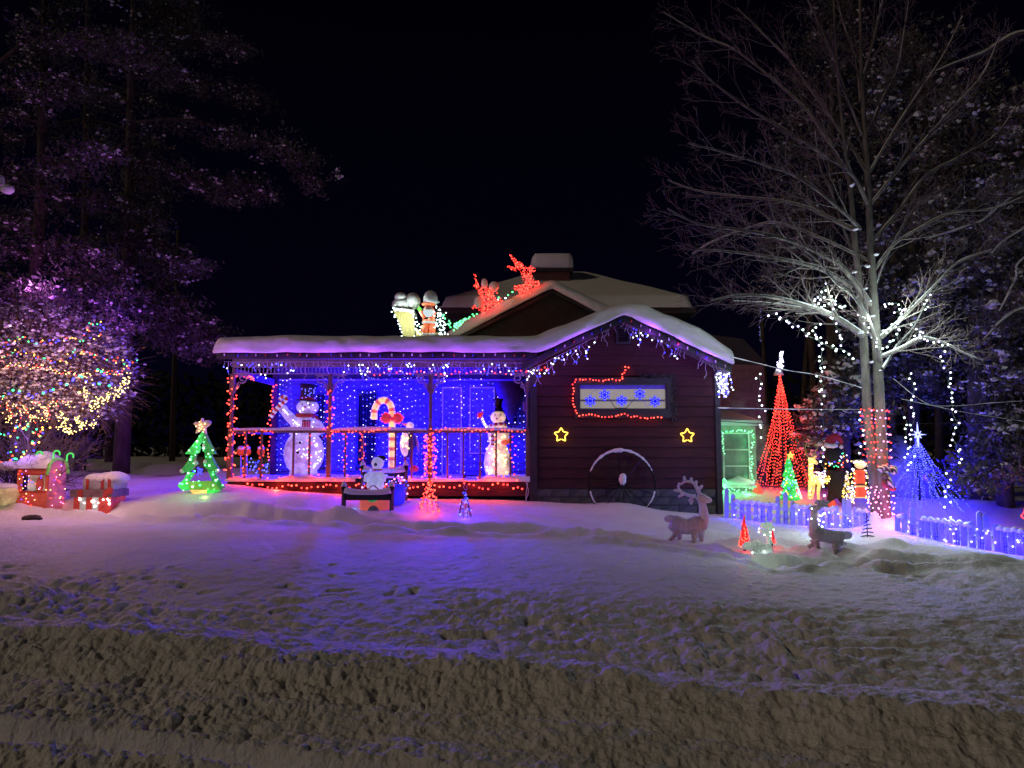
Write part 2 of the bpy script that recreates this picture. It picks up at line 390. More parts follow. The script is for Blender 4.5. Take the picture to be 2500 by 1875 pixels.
# --- front gable wing
xl = pz(1300, 1050)[0]; xr = pz(1752, 1050)[0]
apx = pz(1524, 770); el = pz(1290, 897); er = pz(1764, 892)
def rake_x(z, side):
    e, a = (el, apx) if side < 0 else (er, apx)
    if z <= e[1]: return xl if side < 0 else xr
    t = (z - e[1]) / (a[1] - e[1]); x = e[0] + (a[0] - e[0]) * t
    return max(xl, x) if side < 0 else min(xr, x)
zb = pz(1500, 1192)[1]; ztop = apx[1]
hw = MB()
hw.prism([(xl + .02, 0), (xr - .02, 0), (xr - .02, er[1] - .05), (apx[0], apx[1] - .04), (xl + .02, el[1] - .05)], HY + .06, HY + .25)
hw.box((xr - .1, HY + 3.4, 1.9), (.16, 6.4, 3.9)); hw.box((xl + .1, HY + 3.4, 1.9), (.16, 6.4, 3.9))
hw.build('wall', RED_SIDING, house)
wx0, wz0 = pz(1403, 1020); wx1, wz1 = pz(1643, 922)
vx0, vz0 = pz(1506, 838); vx1, vz1 = pz(1537, 800)
boards = []
nb = 17; hh = (ztop - zb) / nb
def board(x0b, x1b, x0t, x1t, z0, z1, yb, mtl, parent, name='siding_board'):
    m = MB()
    m.add([(x0b, yb, z0), (x1b, yb, z0), (x1t, yb + .030, z1), (x0t, yb + .030, z1), (x0b, yb + .055, z0), (x1b, yb + .055, z0), (x1t, yb + .055, z1), (x0t, yb + .055, z1)],
          [(0, 1, 2, 3), (5, 4, 7, 6), (0, 4, 5, 1), (3, 2, 6, 7), (0, 3, 7, 4), (1, 5, 6, 2)])
    return m.build(name, mtl, parent)
for k in range(nb):
    z0 = zb + k * hh; z1 = z0 + hh + .012
    if k == nb - 1: z1 = ztop - .03
    a0, b0, a1, b1 = rake_x(z0, -1), rake_x(z0, 1), rake_x(z1, -1), rake_x(z1, 1)
    yo = HY + rnd.uniform(-.003, .003)
    segs = [(a0, b0, a1, b1)]
    for (ox0, oz0, ox1, oz1) in ((wx0, wz0, wx1, wz1), (vx0, vz0, vx1, vz1)):
        if z0 < oz1 - .06 and z1 > oz0 + .06:
            segs = [(a0, ox0, a1, ox0), (ox1, b0, ox1, b1)]
    if len(segs) == 1 and k % 3 == 1:
        j = rnd.uniform(.3, .7); xm = a0 + (b0 - a0) * j; segs = [(a0, xm - .002, a1, xm - .002), (xm + .002, b0, xm + .002, b1)]
    for (p0, p1, q0, q1) in segs: board(p0, p1, q0, q1, z0, z1, yo, RED_SIDING, house)
# foundation blocks
m0 = MB(); m0.span((xl + .03, HY + .05, -.3), (xr - .03, HY + .2, zb)); m0.build('mortar', BRICKG, house)
bx = MB(); bx.box((0, 0, 0), (.395, .08, .168)); bme = None
bh = .18; rows = 5
for r in range(rows):
    zc = zb - .10 - r * bh
    x = xl + .02 + (.2 if r % 2 else 0)
    if r % 2:
        h_ = MB(); h_.box((xl + .11, HY + .02, zc), (.175, .08, .168)); h_.build('block', BRICKG, house)
    while x + .4 < xr + .02:
        if bme is None:
            o = bx.build('block', BRICKG, None); bme = o.data; o.parent = house
        else: o = bpy.data.objects.new('block', bme); COL.objects.link(o); o.parent = house
        o.location = Vector((x + .2, HY + .02 + rnd.uniform(-.004, .004), zc)) - WL['house']
        x += .405
# corner trim + gable trim
m = MB(); m.span((xl - .06, HY - .035, -.2), (xl + .10, HY + .12, el[1] + .02)); m.build('corner_board', TRIM, house)
m = MB(); m.span((xr - .05, HY - .035, -.2), (xr + .07, HY + .12, er[1] + .02)); m.build('corner_board', TRIM, house)
# gable vent with louvres
m = MB()
for (a, b) in (((vx0 - .02, vz0 - .02), (vx1 + .02, vz0 + .03)), ((vx0 - .02, vz1 - .03), (vx1 + .02, vz1 + .02)), ((vx0 - .02, vz0 + .03), (vx0 + .03, vz1 - .03)), ((vx1 - .03, vz0 + .03), (vx1 + .02, vz1 - .03))):
    m.span((a[0], HY - .03, a[1]), (b[0], HY + .05, b[1]))
vent = m.build('gable_vent', TRIM, house)
for k in range(5):
    l_ = MB(); l_.box(((vx0 + vx1) / 2, HY + .0, vz0 + .06 + k * (vz1 - vz0 - .1) / 4.6), (vx1 - vx0 - .07, .05, .008), Matrix.Rotation(.7, 3, 'X')); l_.build('louvre', TRIM, vent)
# window with glowing room strips behind
E_ROOM = emis('room_glow', (.55, .49, .40), .62); E_ROOMB = emis('room_glow_blue', (.06, .02, .75), .55)
wf = MB(); t_ = .055
ix0, iz0 = pz(1417, 997); ix1, iz1 = pz(1624, 940)
for (a0, b0, a1, b1, y0) in ((wx0, wz0, wx1, iz0 - .03, -.05), (wx0, iz1 + .03, wx1, wz1, -.05), (wx0, iz0 - .03, ix0 - .03, iz1 + .03, -.05), (ix1 + .03, iz0 - .03, wx1, iz1 + .03, -.05)):
    wf.span((a0, HY + y0, b0), (a1, HY + .06, b1))
win = wf.build('window', TRIM, house)
sf = MB()
for (a0, b0, a1, b1) in ((ix0 - .03, iz0 - .03, ix1 + .03, iz0), (ix0 - .03, iz1, ix1 + .03, iz1 + .03), (ix0 - .03, iz0, ix0, iz1), (ix1, iz0, ix1 + .03, iz1)):
    sf.span((a0, HY - .02, b0), (a1, HY + .05, b1))
sf.build('window_sash', mat('sash', (.10, .09, .10), .5), win)
GLASS = bpy.data.materials.new('window_glass'); GLASS.use_nodes = True
_n = GLASS.node_tree.nodes; _b = _n['Principled BSDF']; _b.inputs['Roughness'].default_value = .05; _b.inputs['Alpha'].default_value = .12; _b.inputs['Base Color'].default_value = (.5, .5, .6, 1)
g_ = MB(); g_.span((ix0, HY + .025, iz0), (ix1, HY + .03, iz1)); g_.build('pane', GLASS, win)
# room light put into glowing strips just behind the pane
rm = MB(); zt = iz1 - iz0
rm.span((ix0 - .03, HY + .045, iz0 - .03), (ix1 + .03, HY + .056, iz0 + zt * .30)); rm.cm = 1
rm.span((ix0 - .03, HY + .043, iz0 + zt * .30), (ix1 + .03, HY + .056, iz0 + zt * .385)); rm.cm = 0
rm.span((ix0 - .03, HY + .045, iz0 + zt * .385), (ix1 + .03, HY + .056, iz0 + zt * .83)); rm.cm = 2
rm.span((ix0 - .03, HY + .043, iz0 + zt * .83), (ix1 + .03, HY + .056, iz1 + .03))
E_ROOMD = emis('room_shelf_glow', (.12, .10, .2), .35)
rm.build('room_glow_strips', [E_ROOM, E_ROOMD, E_ROOMB], win)
br = MB()
for (xa, xb) in ((1487, 1503), (1551, 1530)):
    a = P(xa, 972, HY); b = P(xb, 996, HY); br.tube([(a.x, HY + .038, a.z), (b.x, HY + .038, b.z)], .008, 5)
a = P(1503, 996, HY); b = P(1530, 996, HY); br.tube([(a.x, HY + .038, a.z), (b.x, HY + .038, b.z)], .008, 5)
br.build('shelf_bracket', TRIM, win)
# --- roof over porch + gable: fascia, roof boards, snow blanket with rounded lip
OY = HY - .55
def pf(px, py, Y=OY): q = P(px, py, Y); return (q.x, q.z)
fas_t = [pf(*p) for p in ((530, 862), (900, 860), (1312, 861), (1348, 848), (1524, 769), (1560, 786), (1700, 852), (1785, 893))]
def strip(name, top, dz, y0, y1, mt, parent, th=None):
    m = MB(); pts = top + [(p[0], p[1] - dz) for p in reversed(top)]
    # convexity-safe: build segment by segment
    for a, b in zip(top, top[1:]): m.prism([a, (a[0], a[1] - dz), (b[0], b[1] - dz), b], y0, y1)
    return m.build(name, mt, parent)
strip('porch_fascia', fas_t[:3], .135, OY - .02, OY + .03, TRIM, house)
strip('gable_fascia', fas_t[3:], .16, OY - .04, OY + .03, TRIM, house)
gl = [pf(1272, 888), pf(1312, 871), pf(1348, 850)]
strip('gable_fascia', gl, .15, OY - .035, OY + .03, TRIM, house)
# roof decks (porch shed roof rises to the back; gable roof runs back)
m = MB()
q0 = fas_t[0]; q2 = fas_t[2]
m.add([(q0[0], OY, q0[1] - .02), (q2[0], OY, q2[1] - .02), (q2[0], 19.6, q2[1] + .25), (q0[0], 19.6, q0[1] + .25), (q0[0], OY, q0[1] - .08), (q2[0], OY, q2[1] - .08), (q2[0], 19.6, q2[1] + .19), (q0[0], 19.6, q0[1] + .19)],
      [(0, 1, 2, 3), (7, 6, 5, 4), (0, 4, 5, 1), (1, 5, 6, 2), (2, 6, 7, 3), (3, 7, 4, 0)])
m.build('porch_roof', mat('roof_underside', (.22, .2, .2), .8), house)
m = MB()
for a, b in ((gl[0], fas_t[4]), (fas_t[4], fas_t[7])): m.prism([(a[0], a[1] - .02), (a[0], a[1] - .09), (b[0], b[1] - .09), (b[0], b[1] - .02)], OY + .03, 21.5)
m.build('gable_roof', mat('roof_underside_dark', (.12, .1, .1), .8), house)
def snow_slab(name, bot, thick, y0, y1, parent, rise=0.0, lip=.16, droop=.03, seed=0, ends=.12, nz=9, ybk=10):
    """snow blanket over profile 'bot' (x,z) with a rounded front lip; thick: list of thicknesses"""
    n = 320; xs = np.array([p[0] for p in bot]); zs = np.array([p[1] for p in bot])
    L = np.concatenate([[0], np.cumsum(np.hypot(np.diff(xs), np.diff(zs)))]); tt = np.linspace(0, L[-1], n)
    X = np.interp(tt, L, xs); Z = np.interp(tt, L, zs); H = np.interp(tt, L, thick)
    ker = np.ones(7) / 7; Zp = np.convolve(np.pad(Z, 3, mode='edge'), ker, 'valid')
    dx = np.gradient(X); dz = np.gradient(Z); ll = np.hypot(dx, dz); nx, nz_ = -dz / ll, dx / ll
    nx = np.convolve(np.pad(nx, 7, mode='edge'), np.ones(15) / 15, 'valid'); 
    e = np.minimum(tt, L[-1] - tt); ek = np.sqrt(np.clip(1 - (1 - np.clip(e / ends, 0, 1)) ** 2, 0, 1))
    H = H * (.12 + .88 * ek) * (1 + .10 * vn(tt, 0 * tt, .8, seed) + .05 * vn(tt, 0 * tt, 2.5, seed + 1))
    prof = []   # (fraction height, y offset)
    for k in range(nz): 
        a = k / (nz - 1) * math.pi / 2
        prof.append((math.sin(a), lip * (1 - math.cos(a)) * 1.2 - .03 * math.sin(2 * a)))
    rows = [(-droop, .03)] + prof
    V = []
    for (fh, oy) in rows:
        zz = (Zp + (fh if fh > 0 else 0) * H + (fh if fh < 0 else 0) + (.012 * vn(tt, 0 * tt, 3.1, seed + 4) if fh <= 0 else 0))
        yv = y0 + oy + .04 * vn(tt, np.full(n, fh), 1.3, seed + 2) + .016 * fbm(tt, np.full(n, fh * 2), 4, 3, seed + 6)
        V.append(np.stack([X + nx * H * max(fh, 0) * .55, yv, zz], -1))
    for k in range(1, ybk + 1):
        f = k / ybk; yv = np.full(n, y0 + lip * 1.2 + (y1 - y0 - lip) * f)
        V.append(np.stack([X + nx * H * .55, yv, Zp + H * (1 + .08 * vn(tt, yv, .9, seed + 5)) + rise * f], -1))
    V.append(np.stack([X, np.full(n, y1), Zp + rise - .02], -1))
    V = np.array(V); R = len(V); ix = np.arange(R * n).reshape(R, n)
    F_ = np.stack([ix[:-1, :-1], ix[:-1, 1:], ix[1:, 1:], ix[1:, :-1]], -1).reshape(-1, 4)
    return np_mesh(name, V.reshape(-1, 3), F_, SNOW, parent, True)
snow_bot = [pf(524, 860), pf(900, 857), pf(1315, 858), pf(1352, 843), pf(1524, 766), pf(1560, 782), pf(1700, 848), pf(1788, 890)]
snow_slab('roof_snow', snow_bot, [.36, .37, .36, .36, .25, .34, .38, .26], OY - .12, 19.4, house, rise=.22, lip=.13, seed=3)
# --- second gable behind
Y2 = 19.6
def p2(px, py, Y=Y2): q = P(px, py, Y); return (q.x, q.z)
g2l, g2a, g2r = p2(1120, 822), p2(1348, 708), p2(1530, 800)
m = MB(); m.prism([(g2l[0], 2.5), (g2r[0], 2.5), g2r, g2a, g2l], Y2 + .3, Y2 + 3.5); m.build('middle_gable', mat('gable_dark', (.055, .045, .05), .8), house)
strip('gable_fascia', [g2l, g2a, g2r], .10, Y2 - .05, Y2 + .02, TRIM, house)
snow_slab('roof_snow', [p2(1075, 838), p2(1130, 813), p2(1235, 758), p2(1348, 703), p2(1500, 782)], [.16, .30, .28, .24, .30], Y2 - .1, Y2 + 4, house, lip=.2, seed=23)
# --- main hip roof and chimney
Y3 = 23.0
def p3(px, py, Y=Y3): q = P(px, py, Y); return q
m = MB(); a = p3(1100, 752); b = p3(1650, 745)
m.span((a.x, Y3 + .9, 2.0), (b.x, Y3 + 7, a.z - .02)); m.build('upper_wall', mat('brown_wall', (.12, .075, .07), .8, stretch=(1, 1, 8)), house)
A = p3(1068, 752); B = p3(1700, 748); R1 = P(1300, 686, 26.5); R2 = P(1440, 680, 26.5)
zE = A.z
def hip(m, dz, grow=0.0, zt=0.0):
    c = [(A.x - grow, Y3 - grow, zE + dz), (B.x + grow, Y3 - grow, zE + dz), (B.x + grow, 31, zE + dz), (A.x - grow, 31, zE + dz)]
    r = [(R1.x, 26.5, R1.z + zt), (R2.x, 26.5, R2.z + zt)]
    return c, r
m = MB(); c, r = hip(m, 0); cb = [(p[0], p[1], p[2] - .16) for p in c]
m.add(c + r + cb, [(0, 1, 5, 4), (1, 2, 5), (2, 3, 4, 5), (3, 0, 4), (6, 7, 1, 0), (7, 8, 2, 1), (8, 9, 3, 2), (9, 6, 0, 3), (9, 8, 7, 6)])
m.build('hip_roof', mat('hip_eave', (.07, .055, .055), .8), house)
# snow on hip roof: grid blanket
nx_, ny_ = 60, 26; V = []
for j in range(ny_):
    f = j / (ny_ - 1)
    for i in range(nx_):
        g = i / (nx_ - 1)
        xa = A.x + (R1.x - A.x) * f; xb = B.x + (R2.x - B.x) * f
        x = xa + (xb - xa) * g; y = Y3 - .08 + (26.5 - Y3) * f; z = zE + (R1.z - zE) * f
        e = min(min(g, 1 - g) * (xb - xa) / .2, f * 3.6 / .16, 1); e = math.sqrt(max(0, 1 - (1 - e) ** 2))
        V.append((x, y, z + .34 * (.02 + .98 * e) * (1 + .12 * float(vn(x, y, .6, 31)))))
ix = np.arange(nx_ * ny_).reshape(ny_, nx_)
np_mesh('roof_snow', V, np.stack([ix[:-1, :-1], ix[:-1, 1:], ix[1:, 1:], ix[1:, :-1]], -1).reshape(-1, 4), SNOW, house, True)
CY_ = 25.0; c0 = P(1300, 655, CY_); c1 = P(1398, 690, CY_)
m = MB(); m.span((c0.x + .08, CY_, c1.z - 1.0), (c1.x - .08, CY_ + 1.0, c0.z - .12)); ch = m.build('chimney', BRICKR, house)
m = MB(); m.span((c0.x - .02, CY_ - .08, c0.z - .12), (c1.x + .02, CY_ + 1.08, c0.z)); m.build('chimney_cap', TRIM, ch)
bb = MB(); bb.box((0, 0, 0), (.19, .03, .058)); bm_ = None
for r in range(11):
    for k in range(6):
        x = c0.x + .19 + k * .202 + (.1 if r % 2 else 0)
        if x > c1.x - .16: continue
        if bm_ is None: o = bb.build('brick', BRICKR, None); bm_ = o.data; o.parent = ch
        else: o = bpy.data.objects.new('brick', bm_); COL.objects.link(o); o.parent = ch
        o.location = Vector((x, CY_ - .008 + rnd.uniform(-.004, .004), c0.z - .17 - r * .068)) - WL['house']
s0 = P(1295, 654, CY_); s1 = P(1403, 619, CY_)
m = MB(); m.lathe(((s0.x + s1.x) / 2, CY_ + .5, s0.z), [(.74, -.02), (.80, .06), (.80, .3), (.77, .42), (.70, (s1.z - s0.z)), (.3, (s1.z - s0.z) + .02)], 4 * 8)
o = m.build('chimney_snow', SNOW, ch, True)
for v in o.data.vertices:      # square it off
    c_ = Vector(((s0.x + s1.x) / 2, CY_ + .5)) - Vector((WL['house'].x, WL['house'].y)); dx, dy = v.co.x - c_.x, v.co.y - c_.y
    k = max(abs(dx), abs(dy)) / max(1e-6, math.hypot(dx, dy)); k = k ** .8; v.co.x = c_.x + dx / k * .98 * .98; v.co.y = c_.y + dy / k * .78
# --- porch
BYP = 19.0
DX0 = pz(556, 1172)[0]; DX1 = xl - .06; DZ = pz(900, 1176)[1]
m = MB(); m.span((DX0, HY + .02, DZ - .10), (DX1, BYP, DZ)); m.build('porch_deck', WOOD, house)
for k in range(2):
    m = MB(); m.span((DX0, HY - .03 + .0 * k, DZ - .005 - .155 * (k + 1)), (DX1, HY + .015, DZ - .155 * k - .012)); m.build('skirt_board', RED_SIDING, house)
m = MB(); m.span((DX0 + .1, HY + .35, -.1), (DX1, HY + .4, DZ - .1)); m.build('under_deck_dark', BLACK, house)  # black sheet standing in for the darkness under the deck
# back wall boards, door, windows
CE = pz(900, 872)[1]
m = MB(); m.span((DX0 + .0, BYP + .06, .3), (DX1, BYP + .2, CE + .5)); m.build('porch_back_wall', BLUE_SIDING, house)
def b9(px, py): q = P(px, py, BYP); return q.x, q.z
ops = [(*b9(728, 1140), *b9(800, 958)), (*b9(1078, 1160), *b9(1128, 945)), (*b9(1146, 1108), *b9(1208, 945)), (*b9(868, 1140), *b9(925, 955)), (*b9(1215, 1035), *b9(1268, 950))]
zz = .85; kk = 0
while zz < CE + .1:
    cuts = sorted([(o[0], o[2]) for o in ops if zz < o[3] - .05 and zz + .2 > o[1] + .05])
    x = DX0
    for (a, b) in cuts + [(DX1, DX1)]:
        if a - x > .05: board(x + .002, a - .002, x + .002, a - .002, zz, zz + .208, BYP + rnd.uniform(-.003, .003), BLUE_SIDING, house)
        x = b
    zz += .2
for i, o_ in enumerate(ops):
    m = MB(); t_ = .06 if i not in (1, 2) else .03
    for (a, b) in (((o_[0], o_[1]), (o_[2], o_[1] + t_)), ((o_[0], o_[3] - t_), (o_[2], o_[3])), ((o_[0], o_[1] + t_), (o_[0] + t_, o_[3] - t_)), ((o_[2] - t_, o_[1] + t_), (o_[2], o_[3] - t_))):
        m.span((a[0], BYP - .04, a[1]), (b[0], BYP + .05, b[1]))
    fr_ = m.build('door' if i == 1 else 'window', WHITEP if i in (1, 2) else TRIM, house)
    m = MB(); m.span((o_[0] + t_, BYP + .0, o_[1] + t_), (o_[2] - t_, BYP + .02, o_[3] - t_))
    m.build('pane' if i != 1 else 'door_panel', GLASSD if i in (0, 3, 4) else mat('pale_panel%d' % i, (.13, .13, .15), .5), fr_)
    if i == 1:
        m = MB(); m.ell((o_[0] + .12, BYP - .03, (o_[1] + o_[3]) / 2 - .1), (.025, .03, .025), 8, 6); m.build('handle', BLACKM, fr_)
        for zc in (.3, .72):
            m = MB(); zc_ = o_[1] + (o_[3] - o_[1]) * zc; m.span((o_[0] + .12, BYP - .012, zc_ - .28), (o_[2] - .12, BYP - .002, zc_ + .28)); m.build('raised_panel', BLUE_SIDING, fr_)
# ceiling boards and lintels
lz0, lz1 = pz(800, 914)[1], pz(800, 905)[1]
m = MB(); m.span((DX0 + .02, HY - .02, pz(800, 897)[1]), (DX1, HY + .07, pz(800, 877)[1])); m.build('porch_beam', mat('beam', (.2, .17, .17), .7), house)
fz0 = pz(800, 911)[1]; fz1 = pz(800, 899)[1]
m = MB(); m.span((DX0 + .05, HY + .005, fz0 - .02), (DX1, HY + .045, fz0)); fr_ = m.build('spindle_frieze', mat('frieze', (.3, .28, .3), .6), house)
sm_ = None; x = DX0 + .12
while x < DX1 - .05:
    if sm_ is None:
        m = MB(); m.tube([(0, 0, fz0 - fz0), (0, 0, (fz1 - fz0) * .5), (0, 0, fz1 - fz0 + .03)], [.008, .014, .008], 6); o = m.build('spindle', fr_.data.materials[0], None); sm_ = o.data; o.parent = fr_
    else: o = bpy.data.objects.new('spindle', sm_); COL.objects.link(o); o.parent = fr_
    o.location = Vector((x, HY + .025, fz0)) - WL['house']; x += .085
m = MB(); a = P(700, 930, BYP); m.span((DX0, BYP - .14, a.z), (DX1, BYP - .05, a.z + .035)); m.build('back_beam', mat('pinkish_rail', (.35, .25, .25), .6), house)
# side lintel left
m = MB(); m.span((DX0 - .02, HY + .08, fz0 - .04), (DX0 + .05, BYP - .1, fz0 + .12)); m.build('porch_beam', WOOD, house)
# posts with scroll brackets
RZ = pz(900, 1052)[1]
postx = [pz(562, 1050)[0], pz(803, 1050)[0], pz(1050, 1050)[0], pz(1291, 1050)[0] - .02]
for i, x in enumerate(postx):
    m = MB(); m.span((x - .05, HY + .0, DZ + .02), (x + .05, HY + .1, RZ + .05)); m.tube([(x, HY + .05, RZ + .05), (x, HY + .05, RZ + .2), (x, HY + .05, RZ + .7), (x, HY + .05, fz0 - .5), (x, HY + .05, fz0 - .42)], [.05, .035, .045, .035, .05], 10)
    m.span((x - .05, HY + .0, fz0 - .42), (x + .05, HY + .1, fz0 - .02)); po = m.build('porch_post', WOOD, house)
    for sx in (-1, 1):
        if (i == 0 and sx < 0) or (i == 3 and sx > 0): continue
        m = MB(); bx_ = x + sx * .05
        sp = [(bx_ + sx * (.17 + .085 * math.cos(t) * (1 - t / 9)), HY + .05, fz0 - .12 + .085 * math.sin(t) * (1 - t / 9)) for t in np.linspace(-2.4, 5.2, 22)]
        m.tube([(bx_, HY + .05, fz0 - .45), (bx_ + sx * .03, HY + .05, fz0 - .32)] + [(p[0], p[1], p[2]) for p in sp], .017, 6)
        sp = [(bx_ + sx * (.06 + .045 * math.cos(t)), HY + .05, fz0 - .28 + .045 * math.sin(t)) for t in np.linspace(0, 6.2, 14)]
        m.tube(sp, .013, 6); m.tube([(bx_, HY + .05, fz0 - .04), (bx_ + sx * .3, HY + .05, fz0 - .035)], .014, 6)
        m.build('scroll_bracket', mat('bracket', (.3, .27, .3), .6) if i == 0 and sx > 0 else bpy.data.materials['bracket'] if 'bracket' in bpy.data.materials else WOOD, po)
bxk = P(672, 1050, BYP).x
m = MB(); m.span((DX0 - .0, BYP - .24, DZ), (DX0 + .13, BYP - .11, CE)); m.build('porch_post', RED_SIDING, house)
# rails
for a, b in zip(postx, postx[1:]):
    m = MB(); m.span((a + .05, HY + .01, RZ - .045), (b - .05, HY + .09, RZ + .01)); m.build('hand_rail', WOOD, house)
    m = MB(); n_ = 22; xs_ = np.linspace(a + .05, b - .05, n_)
    for i in range(n_ - 1):
        h0, h1 = [.075 * (.25 + .75 * math.sqrt(max(0, math.sin(math.pi * min(1, max(0, (q - xs_[0]) / (xs_[-1] - xs_[0]) * 1.0)))))) * (1 + .25 * float(vn(q, 0, 1.7, 7))) for q in (xs_[i], xs_[i + 1])]
        m.add([(xs_[i], HY + .0, RZ + .01), (xs_[i + 1], HY + .0, RZ + .01), (xs_[i + 1], HY + .02, RZ + .01 + h1), (xs_[i], HY + .02, RZ + .01 + h0), (xs_[i], HY + .09, RZ + .01 + h0), (xs_[i + 1], HY + .09, RZ + .01 + h1), (xs_[i], HY + .1, RZ + .01), (xs_[i + 1], HY + .1, RZ + .01)],
              [(0, 1, 2, 3), (3, 2, 5, 4), (4, 5, 7, 6)])
    m.build('rail_snow', SNOW, house, True)
m = MB(); m.span((postx[0] - .04, HY + .1, RZ - .045), (postx[0] + .04, BYP - .24, RZ + .01)); m.build('hand_rail', WOOD, house)
m = MB(); m.tube([(postx[0], HY + .1 + k * .27, RZ + .02 + .01 * math.sin(k * 2)) for k in range(11)], [.03] + [.055] * 9 + [.03], 8); m.build('rail_snow', SNOW, house, True)
balx = [597, 636, 715, 754, 842, 884, 965, 1005, 1092, 1131, 1172, 1211, 1246]
for px in balx:
    x = pz(px, 1100)[0]; m = MB(); m.span((x - .022, HY + .03, DZ + .02), (x + .022, HY + .07, RZ - .045)); m.build('baluster', WOOD, house)
# snow lying on the deck edge
n_ = 90; xs_ = np.linspace(DX0 - .05, DX1, n_); V = []
pk = .10 + .06 * vn(xs_, 0 * xs_, 1.6, 15) + .035 * vn(xs_, 0 * xs_, 5, 16)
prof = [(-.06, -.02), (-.075, .35), (-.03, .8), (.05, 1.0), (.5, 1.05), (1.4, .8), (2.8, .3)]
for (yy_, f) in prof:
    V.append(np.stack([xs_, HY + yy_ + .02 * vn(xs_, 0 * xs_ + yy_, 3, 18), DZ + .005 + np.clip(pk * f, -.02, 1)], -1))
V = np.array(V); ix = np.arange(V.shape[0] * n_).reshape(V.shape[0], n_)
np_mesh('deck_snow', V.reshape(-1, 3), np.stack([ix[:-1, :-1], ix[:-1, 1:], ix[1:, 1:], ix[1:, :-1]], -1).reshape(-1, 4), SNOW, house, True)
# ================================================================== LIGHT STRINGS ON THE HOUSE
def pp(pts, Y): return [P(x, y, Y) for x, y in pts]
# blue curtain lights on the porch back wall
def curtain(px0, px1, n, y0, y1, dens, label, skipf=None):
    t = thing('curtain_lights', label, 'curtain lights', P((px0 + px1) / 2, y1, BYP - .12), 'blue curtain lights hanging in the porch')
    b = []; w_ = MB()
    for i in range(n):
        px = px0 + (px1 - px0) * (i + .5) / n + rnd.uniform(-2, 2); ph = rnd.uniform(0, 9); top = y0 + rnd.uniform(0, 6); bot = y1 - rnd.choice((0, 0, 12, 40, 90)) * rnd.random()
        pts = []
        py = top
        while py < bot:
            q = P(px + 2.2 * math.sin(py * .03 + ph), py, BYP - .14 - rnd.uniform(0, .05))
            pts.append(q)
            if rnd.random() < .93: b.append(q)
            py += dens * rnd.uniform(.8, 1.2)
        if len(pts) > 1: w_.tube(pts, .003, 3, cap=False)
    w_.build('wire', WIRE, t, kind='stuff')
    blobs('bulbs', b, .0125, [E_BLUEW, E_LILAC, E_BLUE], t, [rnd.choices((0, 1, 2), weights=(6, 3, 2))[0] for _ in b])
    return t
ct = [curtain(672, 712, 5, 925, 1152, 13, 'narrow blue curtain lights on the porch wall left of the tall snowman'),
      curtain(768, 872, 10, 925, 1152, 14, 'blue curtain lights between the tall snowman and the lit candy cane'),
      curtain(880, 1042, 16, 922, 1152, 15, 'blue curtain lights behind the lit candy cane and the penguin'),
      curtain(1062, 1180, 12, 925, 1155, 15, 'blue curtain lights over the pale porch door'),
      curtain(1185, 1288, 8, 935, 1152, 16, 'blue curtain lights behind the small snowman in the black top hat')]
for t, (px, wt) in zip(ct, ((692, 210), (820, 560), (965, 740), (1120, 850), (1255, 240))):
    for py, k in ((960, .5), (1100, .5)):
        lamp(P(px, py, BYP - .55), (.003, .0, 1), wt * k, t, .05)
# icicle lights under the eave
E_ICE = [E_WHITE, E_BLUEW, E_LILAC, E_BLUE]
def icicles(path, label, lenm=(.1, .42), step=.085, seg=None, lit_p=.6, lamp_n=4, watts=6, grp='icicle lights under the eaves'):
    t = thing('icicle_lights', label, 'icicle lights', path[0], grp)
    m = MB(); pts = resample(path, step); m.tube([jit(p, .012) for p in pts], .005, 3, cap=False); b = []
    litv = [vn(i * .11, 0, 1.0, hash(label) % 7) for i in range(len(pts))]
    for i, p in enumerate(pts):
        if rnd.random() < .75:
            ln = rnd.choice((.1, .18, .28, .42)) * rnd.uniform(.8, 1.1); ln = max(lenm[0], min(lenm[1], ln)); q = [p.copy()]; n = max(3, int(ln / .06))
            for k in range(1, n + 1): q.append(p + Vector((rnd.uniform(-.025, .025) + .03 * math.sin(k * 1.5 + i), rnd.uniform(-.02, .02), -ln * k / n)))
            m.tube(q, .0055, 3, cap=False)
            if float(litv[i]) > -.08:
                for k in q[1:]:
                    if rnd.random() < lit_p: b.append(k + Vector((0, -.01, 0)))
    m.build('wire', WIREW, t, kind='stuff')
    blobs('bulbs', b, .0165, E_ICE, t, [rnd.choices((0, 1, 2, 3), weights=(3, 2, 3, 3))[0] for _ in b])
    for k in range(lamp_n):
        q = pts[int((k + .5) / lamp_n * (len(pts) - 1))]
        lamp(q + Vector((0, -.40, -.12)), (.34, .06, 1), 2.9 * watts / lamp_n, t, .04)  # violet fill added forward of the string to light the roof snow
    return t
icicles(pp([(548, 884), (760, 884), (1000, 884), (1285, 886)], OY + .06), 'long row of icicle lights under the porch eave', lamp_n=7, watts=26)
icicles(pp([(1292, 905), (1400, 850), (1462, 818)], OY + .25), 'icicle lights along the left slope of the gable, lit near the wall corner', lamp_n=3, watts=7)
icicles(pp([(1470, 812), (1524, 784), (1545, 793)], OY + .25), 'icicle lights hanging unlit round the gable peak above the vent', lamp_n=0, lit_p=.03)
icicles(pp([(1545, 795), (1620, 832), (1700, 868), (1762, 900)], OY + .25), 'icicle lights along the right slope of the gable', lamp_n=3, watts=8)
t = thing('icicle_lights', 'bundle of icicle lights bunched at the right end of the gable eave', 'icicle lights', P(1764, 905, HY - .2), 'icicle lights under the eaves')
b = []; m = MB()
for i in range(16):
    a = P(1752 + i * 1.7, 900 + rnd.uniform(0, 8), HY - .3); q = [a]
    for k in range(6): q.append(q[-1] + Vector((rnd.uniform(-.03, .03), rnd.uniform(-.03, .03), -rnd.uniform(.05, .12))))
    m.tube(q, .004, 3, cap=False); b += q[1:]
